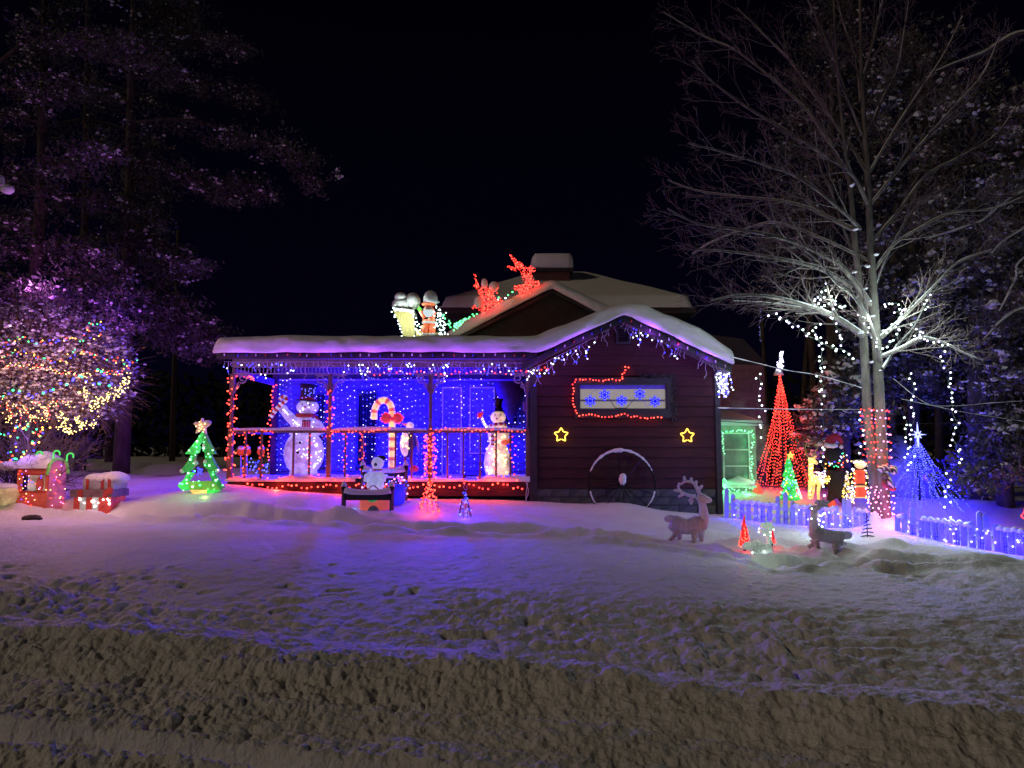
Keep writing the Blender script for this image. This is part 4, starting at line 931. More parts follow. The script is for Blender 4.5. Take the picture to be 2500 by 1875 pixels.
for px in (1042, 1051): m = MB(); m.ell(P(px, 752, SY - .12), (.012, .01, .012), 8, 6); m.build('eye', BLACK, t)
m = MB(); m.tube([P(1046 + 14 * math.cos(a), 743, SY) + Vector((0, -.13 * math.sin(a), 0)) for a in np.linspace(0, 6.28, 20)], .03, 8); m.build('hat_band', F_ORNG, t, True)
m = MB(); m.lathe(P(1051, 741, SY), [(.165, 0), (.175, .06), (.17, .16), (.13, .26), (.06, .31), (.01, .32)], 18); m.build('hat_snow', SNOW, t, True)
m = MB(); m.ell(P(1070, 737, SY - .05), (.03, .03, .03), 8, 6); m.build('pompom', WHITEP, t, True)
m = MB(); m.tube(pp([(1037, 776), (1031, 768), (1027, 760)], SY - .08), [.05, .045, .04], 8); m.build('arm', F_ORNG, t, True)
m = MB(); m.tube(pp([(1060, 775), (1052, 780), (1046, 777)], SY - .12), [.05, .045, .04], 8); m.build('arm', F_ORNG, t, True)
light_string('tangled bright white lights on the front of the sleigh right of the santa', [jit(P(1068 + 9 * math.sin(i * 1.9) + i * .3, 755 + i * 1.35, SY - .12), .07) for i in range(50)], .10, E_WHITE, r=.016, jitter=.06, lamps=(2, (.8, 1, .95), 4, (0, -.2, 0)))
light_string('green string trailing from the sleigh to the reindeer on the roof', smoothpath(pp([(1082, 768), (1090, 778), (1098, 790), (1104, 802), (1112, 796)], SY + .2) + pp([(1128, 785), (1138, 778), (1150, 772), (1165, 765)], 18.5)), .055, [E_GREEN], r=.022, jitter=.05, lamps=(2, RGBc['green'], 1.2, (0, -.1, .1)))
light_string('green-white string between the two red reindeer', smoothpath(pp([(1212, 735), (1228, 727), (1242, 722), (1252, 715)], 19.4)), .12, [E_GREEN, E_WHITE], r=.024, jitter=.05)
def bulb_deer(lab, segs, Y, snow, lampc):
    t = thing('reindeer', lab, 'reindeer', P(*segs[0][0], Y), 'red bulb-covered reindeer on the roof')
    b = []; w_ = MB()
    for (a, c, r0, r1, n) in segs:
        A_, C_ = P(*a, Y), P(*c, Y); w_.tube([A_, C_], .012, 5)
        for _ in range(int(n * .8)):
            f = rnd.random(); r_ = M(r0 + (r1 - r0) * f, Y) * rnd.random() ** .45; an = rnd.uniform(0, 6.28)
            d = (C_ - A_).normalized(); n1 = d.orthogonal().normalized(); n2 = d.cross(n1)
            b.append(A_.lerp(C_, f) + n1 * r_ * math.cos(an) + n2 * r_ * math.sin(an))
    w_.build('frame', WOOD, t); blobs('bulbs', b, .0125, [E_RED, E_ORED, emis('ember_red', (1, .03, .025), 1.6)], t, [rnd.choice((0, 1, 2, 2)) for _ in b])
    for (px, py, rx, rz) in snow: m = MB(); m.ell(P(px, py, Y + .0), (M(rx, Y), M(rx, Y), M(rz, Y)), 14, 10, noise=.03); m.build('snow_cap', SNOW, t, True)
    for q in lampc: lamp(P(q[0], q[1], Y - .45), (1, .07, .03), 2.0, t)
bulb_deer('red reindeer nearer the sleigh with snow caps on back and head', [((1158, 668), (1166, 700), 2, 4, 34), ((1156, 696), (1172, 708), 3, 4, 22), ((1166, 700), (1186, 725), 6, 12, 110), ((1186, 712), (1216, 706), 9, 10, 90), ((1188, 722), (1205, 742), 14, 15, 170), ((1200, 735), (1172, 762), 12, 12, 150), ((1165, 745), (1154, 753), 6, 4, 30), ((1205, 745), (1225, 732), 8, 6, 60)], 19.3, [(1183, 692, 8.5, 13), (1206, 700, 13, 13), (1169, 738, 12, 15)], [(1180, 715), (1195, 750)])
bulb_deer('red reindeer higher up by the gable peak with antlers flung back', [((1245, 621), (1262, 645), 2, 6, 60), ((1262, 645), (1290, 668), 8, 14, 170), ((1238, 650), (1262, 660), 2, 6, 50), ((1290, 655), (1306, 660), 8, 5, 50), ((1285, 668), (1293, 700), 14, 14, 190), ((1293, 695), (1316, 692), 10, 6, 80), ((1293, 700), (1255, 704), 12, 5, 120), ((1290, 705), (1268, 717), 13, 8, 110)], 19.5, [], [(1280, 670), (1290, 705)])
# ================================================================== TREES
def branchy(mb, start, d, length, r, depth, twmb=None, tips=None, up=.12, wob=.22, kids=(5, 4, 3), sides=(5, 4, 3, 3), ang=(25, 55), shrink=.55, snow=None, spread_y=1.0, wind=None):
    n = max(3, int(5 - depth * .5) + 1); pts = [Vector(start)]; d = Vector(d).normalized(); dirs = []
    for i in range(n):
        d = (d + Vector((rnd.uniform(-wob, wob), rnd.uniform(-wob, wob) * spread_y, rnd.uniform(-wob, wob) + up)) * .5).normalized()
        pts.append(pts[-1] + d * length / n); dirs.append(d.copy())
    rad = [max(.0028, r * (1 - .75 * i / n)) for i in range(n + 1)]
    (mb if depth < 2 or twmb is None else twmb).tube(pts, rad, sides[min(depth, 3)], cap=False)
    if snow is not None and r > .012: snow.tube([p + Vector((0, 0, q * .9)) for p, q in zip(pts, rad)], [q * .75 for q in rad], 4, cap=False)
    if tips is not None and depth >= len(kids) - 1: tips.append((pts[-1], d.copy()))
    if depth < len(kids):
        for k in range(kids[depth]):
            f = (k + rnd.uniform(.3, .95)) / kids[depth]; f = .18 + .8 * f; i = min(n - 1, int(f * n)); p = pts[i].lerp(pts[i + 1], f * n - i)
            dd = dirs[i]; a = math.radians(rnd.uniform(*ang)); ax = dd.orthogonal().normalized(); ax.rotate(Matrix.Rotation(rnd.uniform(0, 6.28), 3, dd)); nd = dd.copy(); nd.rotate(Matrix.Rotation(a, 3, ax))
            branchy(mb, p, nd, length * shrink * (1.15 - .5 * f) * rnd.uniform(.8, 1.2), rad[i] * .6, depth + 1, twmb, tips, up, wob, kids, sides, ang, shrink, snow, spread_y)
def limb_path(mb, twmb, path, r0, snow=None, kidn=9, klen=1.2, tips=None, r1=.012, up=.10, sub=(5, 3), sn=1.0):
    q = smoothpath(path, 6); n = len(q); rad = [r0 + (r1 - r0) * (i / (n - 1)) ** .8 for i in range(n)]
    mb.tube(q, rad, 7, cap=False)
    if snow is not None: snow.tube([p + Vector((0, 0, w_ * .75)) for p, w_ in zip(q, rad)], [(w_ * .62 + .004) * sn * (1 + .3 * float(vn(i * .3, 0, 1, 5))) for i, w_ in enumerate(rad)], 5, cap=False)
    for k in range(kidn):
        f = .12 + .86 * (k + rnd.uniform(.2, .8)) / kidn; i = min(n - 2, int(f * (n - 1))); p = q[i]; d = (q[i + 1] - q[i]).normalized()
        s_ = 1 if k % 2 else -1
        side = Vector((0, 0, 1)) * rnd.uniform(.35, 1) * s_ + Vector((0, rnd.uniform(-.7, .7), 0)) + Vector((rnd.uniform(-.2, .2), 0, 0))
        nd = (d * 1.25 + side * .75).normalized()
        branchy(mb, p, nd, klen * (1.15 - .6 * f) * rnd.uniform(.7, 1.25), rad[i] * .5, 1, twmb, tips, up, .26, (0,) + sub, snow=None)
# ------------------------------------------------------------------ the bare two-stemmed tree on the right
TY = 13.3
base = P(2146, 1288, TY)
tree = thing('bare_tree', 'tall bare two-stemmed tree with snowy limbs, stems wrapped in red and pink lights', 'tree', (base.x, TY, G(base.x, TY)))
zb_ = G(base.x, TY) - .2
mA = MB(); pA = smoothpath([Vector((P(2166, 1290, TY).x, TY, zb_))] + pp([(2163, 1290), (2155, 1150), (2148, 1000), (2141, 850), (2131, 700), (2124, 560), (2118, 430), (2110, 300), (2102, 150), (2100, 20), (2095, -160)], TY), 4)
mA.tube(pA, [.135 if i < 3 else .122 - .108 * (i / (len(pA) - 1)) for i in range(len(pA))], 14); mA.build('trunk', BARK, tree, True)
mB = MB(); pB = smoothpath([Vector((P(2150, 1290, TY).x, TY + .05, zb_))] + pp([(2144, 1285), (2132, 1150), (2118, 1000), (2110, 850), (2098, 700), (2088, 600), (2078, 480), (2060, 330), (2045, 180), (2035, 0)], TY + .1), 4)
mB.tube(pB, [.12 if i < 3 else .115 - .10 * (i / (len(pB) - 1)) for i in range(len(pB))], 14); mB.build('trunk', BARK, tree, True)
LIMBS = [  # (path px, dY start->end, radius, n kids, kid length)
    ([(2106, 820), (2040, 775), (1960, 745), (1880, 725), (1800, 722), (1735, 735)], 0, -1.2, .062, 11, 1.0),
    ([(2098, 815), (2020, 770), (1950, 752), (1870, 740), (1790, 735)], 0, .4, .04, 8, .9),
    ([(2080, 700), (2010, 660), (1940, 640), (1860, 625), (1780, 615), (1700, 610)], 0, -1.0, .05, 12, 1.1),
    ([(2125, 745), (2080, 680), (2040, 640), (1960, 600), (1880, 575), (1790, 560), (1700, 545), (1630, 510)], 0, -1.6, .055, 13, 1.15),
    ([(2080, 560), (2030, 535), (1980, 510), (1900, 490), (1800, 480), (1700, 465), (1630, 440)], .1, .8, .045, 12, 1.1),
    ([(2120, 500), (2090, 440), (2060, 410), (2000, 370), (1920, 320), (1820, 260), (1740, 200), (1690, 150)], 0, -.8, .045, 13, 1.15),
    ([(2115, 420), (2080, 360), (2030, 290), (1980, 220), (1930, 150), (1860, 80), (1800, 20)], 0, .5, .038, 11, 1.1),
    ([(2070, 430), (2020, 340), (1960, 260), (1870, 180), (1790, 120), (1720, 90), (1620, 30)], .1, 1.2, .035, 12, 1.2),
    ([(2105, 330), (2070, 240), (2040, 150), (2000, 60), (1960, -30)], 0, -.4, .03, 9, 1.0),
    ([(2100, 560), (2060, 520), (1960, 440), (1860, 400), (1760, 370), (1680, 350)], 0, -2.0, .035, 12, 1.1),
    ([(2128, 640), (2000, 580), (1900, 545), (1830, 555), (1740, 590), (1690, 620)], 0, 1.3, .03, 11, .9),
    ([(2100, 250), (2090, 150), (2060, 60), (2030, -50)], 0, .3, .025, 7, .9),
    ([(2104, 200), (2130, 110), (2150, 20), (2170, -60)], 0, -.3, .028, 8, 1.0),
    ([(2110, 345), (2150, 250), (2190, 170), (2210, 60), (2225, -40)], 0, .6, .03, 9, 1.0),
    ([(2118, 430), (2170, 340), (2220, 260), (2300, 140), (2350, 40)], 0, -.5, .03, 10, 1.0),
    ([(2125, 500), (2180, 430), (2250, 350), (2330, 260), (2400, 180), (2440, 90)], 0, -.9, .03, 11, 1.05),
    ([(2128, 590), (2190, 520), (2260, 430), (2350, 380), (2430, 330), (2480, 260)], 0, .8, .035, 11, 1.05),
    ([(2135, 660), (2180, 600), (2240, 560), (2320, 520), (2420, 510), (2500, 480)], 0, -.8, .03, 11, 1.0),
    ([(2150, 825), (2190, 790), (2240, 740), (2280, 700), (2340, 640), (2420, 610)], -.05, -.8, .045, 10, .8),
    ([(2155, 870), (2200, 850), (2250, 825), (2300, 835), (2350, 860), (2400, 880)], -.1, -.4, .035, 9, .7),
    ([(2150, 880), (2140, 840), (2120, 780), (2080, 720), (2040, 690), (2000, 640), (1950, 600)], -.1, -1.2, .04, 9, .8),
    ([(2155, 900), (2190, 845), (2230, 800), (2262, 740), (2290, 700)], -.1, .4, .03, 8, .7),
    ([(2130, 720), (2160, 640), (2200, 560), (2240, 500), (2300, 470)], .05, 1.0, .03, 9, .9),
    ([(2092, 640), (2060, 560), (2030, 470), (2000, 400), (1990, 320)], .1, .7, .03, 9, .9),
]
tw = MB(); snw = MB()
for path, y0, y1, r0, kn, kl in LIMBS:
    n = len(path); pth = [P(px, py, TY + y0 + (y1 - y0) * i / (n - 1)) for i, (px, py) in enumerate(path)]
    lm = MB(); limb_path(lm, tw, pth, r0, snw, int(kn * 1.35), kl); lm.build('limb', BARK, tree, True)
tw.build('twigs', TWIG, tree, kind='stuff')
for (px, py, rx, rz) in ((2100, 812, 14, 9), (2130, 772, 9, 5), (2128, 884, 6, 5), (2160, 808, 12, 7), (2118, 650, 10, 6), (2086, 664, 8, 6), (2112, 705, 8, 4), (2156, 868, 12, 6), (2138, 622, 9, 5), (2088, 560, 9, 6), (2146, 905, 5, 4), (2080, 452, 7, 6), (2122, 735, 8, 4)):
    snw.ell(P(px, py, TY - .05), (M(rx, TY) * .7, .08, M(rz, TY) * .5), 8, 6, noise=.3)
snw.build('branch_snow', SNOW, tree, True, kind='stuff')
# wrapped lights on the stems
def netwrap(path, x_r, py0, py1, mats, label, step=16, nper=5, lampc=None, w_=4):
    """rows of bulbs round a stem between two picture rows"""
    t = thing('light_net', label, 'net lights', path(py1), 'net lights wrapped on the tree stems'); b = []; m = MB()
    py = py0; k = 0; last = None
    while py < py1:
        c = path(py); pts = []
        for i in range(nper * 2):
            a = 2 * math.pi * (i + .5 * (k % 2)) / (nper * 2) + .1; q = c + Vector((x_r * math.cos(a), x_r * math.sin(a), .01 * math.sin(a * 3))); pts.append(q)
            if math.sin(a) < .35: b.append(jit(q, .014))
        m.tube(pts + [pts[0]], .003, 3, cap=False); py += step; k += 1
    m.build('wire', WIRE, t, kind='stuff'); blobs('bulbs', b, .0145, mats, t, [rnd.randrange(len(mats)) for _ in b] if len(mats) > 1 else None)
    if lampc:
        for f in (.2, .5, .8): lamp(path(py0 + (py1 - py0) * f) + Vector((rnd.uniform(-.25, .25), -.40, 0)), lampc[0], lampc[1] / 3, t, .04)
    return t
def stem(a, b, Y): return lambda py: P(a[0] + (b[0] - a[0]) * (py - a[1]) / (b[1] - a[1]), py, Y)
sR = stem((2148, 1000), (2163, 1290), TY); sL = stem((2118, 1000), (2144, 1285), TY + .1)
netwrap(sL, .135, 1000, 1142, [E_RED], 'red net lights on the upper left stem of the bare tree', lampc=(RGBc['red'], 5))
netwrap(sR, .145, 1003, 1142, [E_RED, E_PINK], 'red net lights on the upper right stem of the bare tree', step=19, lampc=(RGBc['red'], 3))
netwrap(sL, .14, 1190, 1276, [E_PINK], 'pink net lights low on the left stem of the bare tree', step=12, lampc=((1, .1, .7), 8))
netwrap(sR, .15, 1195, 1285, [E_PINK], 'pink net lights low on the right stem of the bare tree', step=15, lampc=((1, .15, .6), 5))
m = MB(); c = sR(1290); m.lathe(Vector((c.x - .22, TY - .05, G(c.x, TY) - .1)), [(.50, 0), (.36, .10), (.2, .20), (.11, .33), (.05, .46), (.01, .50)], 16); tag(m.build('snow_drift', SNOW, None, True), 'pointed snow drift packed against the foot of the bare tree', 'snow')
# striped elf figure hugging the right stem
EY = TY - .22
t = thing('figure', 'striped elf decoration clinging to the right stem of the bare tree', 'elf figure', P(2165, 1200, EY))
STR = mat('striped_cloth', (.62, .6, .55), .8)
_n = STR.node_tree.nodes; _l = STR.node_tree.links; wv = _n.new('ShaderNodeTexWave'); wv.inputs['Scale'].default_value = 7; wv.bands_direction = 'DIAGONAL'; tcx = _n.new('ShaderNodeTexCoord'); _l.new(tcx.outputs['Object'], wv.inputs[0])
rp = _n.new('ShaderNodeValToRGB'); rp.color_ramp.interpolation = 'CONSTANT'; rp.color_ramp.elements[1].position = .5; rp.color_ramp.elements[0].color = (.08, .03, .03, 1); rp.color_ramp.elements[1].color = (.62, .58, .5, 1); _l.new(wv.outputs[1], rp.inputs[0]); _l.new(rp.outputs[0], _n['Principled BSDF'].inputs['Base Color'])
m = MB(); m.tube(pp([(2146, 1150), (2152, 1142), (2162, 1140), (2168, 1150), (2160, 1158)], EY), [.05, .055, .055, .05, .04], 10); m.build('arm', STR, t, True)
m = MB(); m.ell(P(2181, 1148, EY), (.085, .07, .085), 14, 10); m.build('hat', STR, t, True)
m = MB(); m.ell(P(2178, 1150, EY - .06), (.028, .02, .032), 8, 6); m.build('pompom', BLACK, t)
m = MB(); m.ell(P(2160, 1163, EY), (.06, .06, .06), 12, 8); m.build('head', mat('elf_face', (.12, .07, .05), .7), t, True)
m = MB(); m.tube(pp([(2166, 1165), (2172, 1180), (2177, 1192)], EY), [.06, .055, .05], 10); m.build('leg', STR, t, True)
m = MB(); m.tube(pp([(2160, 1172), (2158, 1182), (2166, 1190)], EY), [.05, .05, .04], 10); m.build('body', mat('elf_body', (.25, .04, .04), .7), t, True)
m = MB(); m.ell(P(2179, 1193, EY), (.07, .05, .045), 10, 6); m.build('shoe', REDC, t, True)
# cool white strings draped in the tree and hanging from the limbs
WG = 'cool white strings in the bare tree'
def zo(x, y): return (1700 + x * .3617, 600 + y * .3617)
def wstr(lb, pts, Y, step=.072, jt=.045, wt=2.0, n=2, r=.021): 
    wt *= 3.2; step *= 1.15; r *= .9
    light_string(lb, smoothpath([P(*q, Y) for q in pts]), step, [E_WHITE, E_WHITE, E_LILAC], r=r, jitter=jt, group=WG, lamps=(n, (.72, .95, .90), wt, (0, -.25, 0)))
wstr('white string running down from the left limb tip towards the trunk', [zo(495, 455), zo(580, 490), zo(660, 530), zo(730, 590), zo(800, 625), zo(870, 665), zo(940, 685), zo(1000, 715), zo(1050, 760)], TY - .5, wt=9, n=4, r=.023)
wstr('white string zigzagging in a peak between the two left limbs', [zo(870, 260), zo(860, 310), zo(800, 370), zo(850, 340), zo(900, 350), zo(930, 380), zo(800, 410), zo(960, 400), zo(1010, 425)], TY - .4, wt=7, n=3)
wstr('white string dropping beneath the zigzag on the left', [zo(1000, 400), zo(900, 450), zo(930, 500), zo(960, 570), zo(980, 620), zo(975, 670), zo(1000, 640)], TY - .4, .085, wt=2)
wstr('longest white string hanging straight down left of the trunk', [zo(830, 520), zo(790, 580), zo(830, 640), zo(848, 730), zo(835, 800), zo(858, 830), zo(822, 880), zo(850, 920), zo(845, 990), zo(850, 1060), zo(840, 1085)], TY - .3, .085, wt=6, n=3)
wstr('mostly dark lower end of the long hanging string left of the trunk', [(2004, 1000), (2010, 1030), (2002, 1065), (2006, 1085)], TY - .3, .3, wt=.2, n=1, r=.01)
wstr('white string hanging in front of the gold reindeer', [(2003, 1088), (2010, 1110), (2002, 1125), (2012, 1150), (2005, 1180), (2010, 1205), (2002, 1222), (2018, 1245), (2000, 1260), (2012, 1275)], TY - .6, .10, wt=6, n=3)
wstr('white string hanging by the tip of the red cone tree', [zo(430, 870), zo(412, 905), zo(440, 940), zo(415, 970), zo(440, 990), zo(418, 1040), zo(425, 1085), zo(450, 1100), (1860, 1010), (1853, 1030), (1862, 1050), (1858, 1075)], TY + .4, .11, wt=4, n=2)
wstr('white string looping round the trunk where the limbs fork', [zo(1080, 480), zo(1130, 490), zo(1180, 590), zo(1215, 620), zo(1225, 670), zo(1280, 680), zo(1330, 640), zo(1360, 570), zo(1340, 520), zo(1290, 590)], TY - .3, wt=9, n=3, r=.023)
wstr('white string knotted on the right limbs beside the trunk', [zo(1270, 395), zo(1340, 395), zo(1410, 430), zo(1340, 440), zo(1400, 470), zo(1350, 480), zo(1380, 500), zo(1300, 540)], TY - .3, .06, wt=7, n=3)
wstr('white string along the steep right limb near its tip', [zo(1590, 335), zo(1550, 375), zo(1530, 420), zo(1580, 380)], TY - .5, .085, wt=2, n=1)
wstr('white string along the low right limb to its tip', [zo(1460, 545), zo(1500, 580), zo(1550, 600), zo(1480, 590), zo(1560, 640), zo(1640, 650), zo(1680, 680), zo(1670, 710)], TY - .4, wt=5, n=3)
wstr('short white string hanging from the low right limb tip', [zo(1650, 750), zo(1655, 800), zo(1648, 850)], TY - .3, .085, wt=1.5, n=1)
wstr('long white string hanging right of the blue cone tree star', [zo(1700, 855), zo(1708, 920), zo(1705, 970), zo(1725, 1010), zo(1720, 1085), (2328, 1010), (2336, 1040), (2325, 1075), (2340, 1100), (2342, 1135)], TY - .2, .085, wt=6, n=3)
wstr('white string ending above the picket fence on the right', [(2312, 1155), (2320, 1170), (2310, 1200), (2318, 1225), (2310, 1240), (2320, 1260), (2328, 1285), (2310, 1275)], TY - .7, .10, wt=3, n=1)
wstr('white string hanging left above the blue cone tree', [zo(1440, 855), zo(1450, 900), zo(1462, 950), zo(1460, 1010), zo(1440, 1060), (2230, 1000), (2234, 1015), (2222, 1050)], TY + .3, .10, wt=3, n=2)
wstr('white string hanging beside the star of the blue cone tree', [(2208, 1020), (2214, 1045), (2208, 1075), (2214, 1100), (2208, 1125)], TY + .3, .11, wt=2, n=1)
wstr('white string draped down the left side of the blue cone tree', [(2226, 1060), (2222, 1100), (2232, 1120), (2216, 1145), (2228, 1160)], TY + .5, .10, wt=2, n=1)
wstr('white string hanging just left of the red stem lights', [(2098, 1012), (2100, 1040), (2104, 1060), (2112, 1080), (2103, 1105), (2100, 1120)], TY - .2, .11, wt=3, n=1)
wstr('white string trailing over the fence below the hanging reindeer string', [(1990, 1258), (2002, 1262), (2010, 1272), (1998, 1278), (2016, 1282)], TY - 1.2, .10, wt=1.5, n=1)
for (px, py0, py1, lb) in ((1856, 740, 860, 'faint dark string hanging left of the zigzag lights'), (2003, 628, 700, 'faint dark string hanging above the zigzag lights'), (2292, 720, 810, 'faint dark string hanging at the tip of the steep right limb')):
    light_string(lb, smoothpath([P(px + 2 * math.sin(y * .1), y, TY) for y in range(py0, py1, 20)]), .09, [emis('dim_lilac', (.4, .25, 1), .8) if 'dim_lilac' not in bpy.data.materials else bpy.data.materials['dim_lilac']], r=.010, jitter=.02, group=WG)
# ------------------------------------------------------------------ snow-laden conifers
def conifer(label, trunk, Y, limbs, rt, dens, clump, leaf=.16, snow_r=(.06, .16), snow_n=1.0, group=None, hang=.35, name='pine_tree', fill=None, lm=BARKD, thick=.05):
    """trunk: px path; limbs: px paths (with dY); needles as leaf-sized faces round the limbs, snow lying on them"""
    b = P(*trunk[0], Y); t = thing(name, label, 'tree', (b.x, Y, max(G(b.x, Y), b.z)), group)
    m = MB(); q = smoothpath(pp(trunk, Y), 4); 
    q = [Vector((b.x, Y, G(b.x, Y) - .3))] + q if b.z > G(b.x, Y) else q
    m.tube(q, [rt * (1 - .75 * i / (len(q) - 1)) for i in range(len(q))], 10); m.build('trunk', lm, t, True)
    lmb = MB(); nd = []; sn = []; sr = []
    for (path, dy) in limbs:
        n = len(path); pth = smoothpath([P(px, py, Y + dy * i / (n - 1)) for i, (px, py) in enumerate(path)], 5)
        lmb.tube(pth, [thick * (1 - .8 * i / (len(pth) - 1)) + .008 for i in range(len(pth))], 5, cap=False)
        L = sum((a - c).length for a, c in zip(pth, pth[1:]))
        for k in range(int(L * dens)):
            f = rnd.random() ** .7; i = min(len(pth) - 2, int(f * (len(pth) - 1))); p = pth[i].lerp(pth[i + 1], rnd.random())
            w_ = clump * (1 - .35 * f); c = p + Vector((rnd.gauss(0, w_), rnd.gauss(0, w_), rnd.gauss(-hang * w_, w_ * .55)))
            for _ in range(32): nd.append(c + Vector((rnd.gauss(0, .17), rnd.gauss(0, .17), rnd.gauss(0, .10))))
            if rnd.random() < snow_n * .75:
                for _ in range(rnd.choice((2, 4, 7))):
                    sn.append(c + Vector((rnd.gauss(0, .13), rnd.gauss(0, .13), .03 + rnd.gauss(0, .06)))); sr.append(rnd.uniform(*snow_r) * .5 * rnd.random() ** .8 + .010)
    lmb.build('limbs', lm, t, True, kind='stuff')
    leaves('needles', nd, leaf, NEEDLE, t, asp=.28, drop=.5)
    blobs('snow_clumps', sn, sr, SNOW, t, squash=(1.15, 1.0, .62), jitter=.5, smooth=False)
    return t
LG = 'snow-laden pines on the left'
conifer('dark pine nearest the left edge with a thick curved limb high up', [(60, 1000), (85, 700), (100, 450), (105, 200), (110, -60)], 20,
        [([(105, 430), (150, 400), (200, 370), (280, 360)], -1), ([(100, 470), (40, 430), (-20, 420)], 0), ([(100, 200), (180, 110), (280, 100), (330, 120)], -1), ([(0, 150), (80, 95), (180, 95), (280, 110)], -1.5), ([(100, 590), (180, 600), (260, 640), (300, 720)], -1), ([(95, 665), (200, 680), (280, 720), (310, 790)], -1),
         ([(100, 50), (200, -30)], 0), ([(95, 480), (180, 480), (260, 500)], 1), ([(0, 665), (60, 690), (150, 720)], -1.5), ([(100, 300), (20, 280), (-60, 300)], 0), ([(100, 650), (20, 600), (-40, 590)], -1), ([(90, 560), (30, 540), (-30, 530)], 1), ([(0, 215), (90, 222), (180, 200)], -1), ([(90, 700), (20, 760), (-30, 780)], 0), ([(90, 760), (150, 790), (240, 800)], -1)], .22, 14, .42, group=LG, snow_n=.45, snow_r=(.05, .12))
conifer('tall dark pine left of the house with long limbs reaching over the porch roof', [(300, 1060), (310, 800), (315, 500), (320, 200), (330, -100)], 22,
        [([(315, 640), (380, 690), (440, 740), (500, 790), (505, 850)], -1), ([(315, 560), (370, 590), (440, 620), (490, 650)], -1.5), ([(312, 470), (350, 430), (375, 440), (400, 480)], 0), ([(315, 400), (370, 390), (430, 420), (500, 450), (560, 455)], 0), ([(370, 395), (460, 430), (560, 460), (600, 440), (655, 490)], -.5),
         ([(320, 300), (420, 290), (510, 305), (600, 340), (680, 355), (735, 385), (765, 450)], -.5), ([(320, 190), (400, 185), (480, 200), (560, 215), (640, 245)], 1), ([(320, 140), (380, 90), (440, 80), (520, 130)], 0), ([(325, 60), (420, 30), (480, 10)], 0), ([(320, 100), (400, 140), (410, 180)], -1), ([(330, 20), (440, 60), (520, 100), (610, 110)], .5),
         ([(312, 540), (350, 560), (400, 620), (430, 680)], -1), ([(310, 700), (370, 740), (420, 790), (480, 820)], -.5), ([(310, 760), (380, 800), (460, 850), (500, 870)], 0), ([(315, 480), (350, 520), (390, 560)], -1), ([(318, 250), (260, 220), (200, 240)], 0), ([(315, 600), (260, 640), (230, 700)], 0), ([(325, 0), (400, -40), (480, -60)], 0), ([(318, 340), (270, 360), (200, 330)], 0)], .25, 15, .40, group=LG, snow_n=.5, snow_r=(.05, .13))
conifer('dim far pine rising between the two nearer left pines', [(200, 1050), (205, 700), (210, 300), (215, -80)], 26,
        [([(205, 100 + i * 95), (205 + s_ * 90, 120 + i * 95), (205 + s_ * 190, 170 + i * 95)], -.6) for i in range(8) for s_ in (-1, 1)], .2, 5, .5, group=LG, snow_n=.3, snow_r=(.04, .10), leaf=.2)
m = MB(); c = P(18, 462, 14.5); m.ell(c, (.14, .12, .10), 12, 8, noise=.1); m.ell(P(-2, 440, 14.5), (.10, .1, .13), 12, 8, noise=.1)
t = thing('branch', 'snow-capped branch end poking in at the left edge below the pine limbs', 'branch', P(-40, 480, 14.5)); m.build('snow_cap', SNOW, t, True)
m = MB(); m.tube(pp([(-160, 520), (-60, 480), (28, 470)], 14.5), [.05, .04, .01], 6); m.build('stem', BARKD, t); lamp(P(70, 560, 13.8), RGBc['purple'], 4, t)  # the purple point light beside the branch has no bulb
RGp = 'snow-laden conifers on the right'
def rc(cx, top, bot, half, Y, lab, nl=13, sn=.7, sr=(.07, .2), droop=60, dens=10, cl=.36):
    lim = []
    for i in range(nl):
        f = (i + .5) / nl; py = top + (bot - top) * f; w_ = half * (.25 + .75 * f ** .7) * rnd.uniform(.8, 1.15)
        for s_ in (-1, 1): lim.append(([(cx, py - 20), (cx + s_ * w_ * .5, py + droop * .2), (cx + s_ * w_, py + droop)], rnd.uniform(-1.8, 1.2)))
    return conifer(lab, [(cx, min(1150, bot + 120)), (cx, (top + bot) / 2), (cx, top)], Y, lim, .2, dens, cl, group=RGp, snow_n=sn, snow_r=sr)
rc(2030, -40, 720, 190, 24, 'dim conifer directly behind the left limbs of the bare tree', 12, .35, (.05, .13))
rc(2230, 60, 980, 170, 20, 'snowy conifer right behind the right stem of the bare tree', 15, .6, (.06, .17))
rc(2380, 180, 900, 180, 18.5, 'snow-heaped conifer right of the long hanging white string', 13, .7, (.06, .19), cl=.34)
rc(2520, 250, 1150, 150, 17, 'thickly snow-capped conifer cut off by the right edge', 15, .75, (.07, .2), cl=.34)
rc(2060, 880, 1060, 110, 18.5, 'low snow-patched conifer glowing red behind the cone trees', 6, .9, (.08, .2), cl=.28, dens=11)
rc(2450, 1010, 1130, 110, 17.5, 'low conifer branches above the snow at the right edge', 5, .5, (.05, .13), cl=.25, dens=9)
# thick bare limbs reaching in from the right, carrying snow
t = thing('leaning_tree', 'big bare limbs heavy with snow reaching in from the right edge', 'tree', P(2700, 1000, 15.5)); lm_ = MB(); tw2 = MB(); sn2 = MB()
for path, r_ in (([(2640, 120), (2500, 80), (2400, 130), (2330, 155), (2270, 180)], .06), ([(2640, 400), (2500, 470), (2440, 505), (2400, 540), (2340, 560), (2260, 585)], .075), ([(2640, 480), (2500, 560), (2450, 590), (2420, 620)], .05), ([(2640, 730), (2500, 755), (2450, 780), (2420, 810), (2400, 830)], .06), ([(2600, 560), (2490, 640), (2480, 680), (2440, 760)], .035)):
    lm_ = MB(); sn2 = MB(); limb_path(lm_, tw2, pp(path, 15.5), r_, sn2, 9, .9, r1=.012, sn=1.5); l_o = lm_.build('limb', BARKD, t, True); sn2.build('branch_snow', SNOW, l_o, True)
tw2.build('twigs', TWIG, t, kind='stuff')
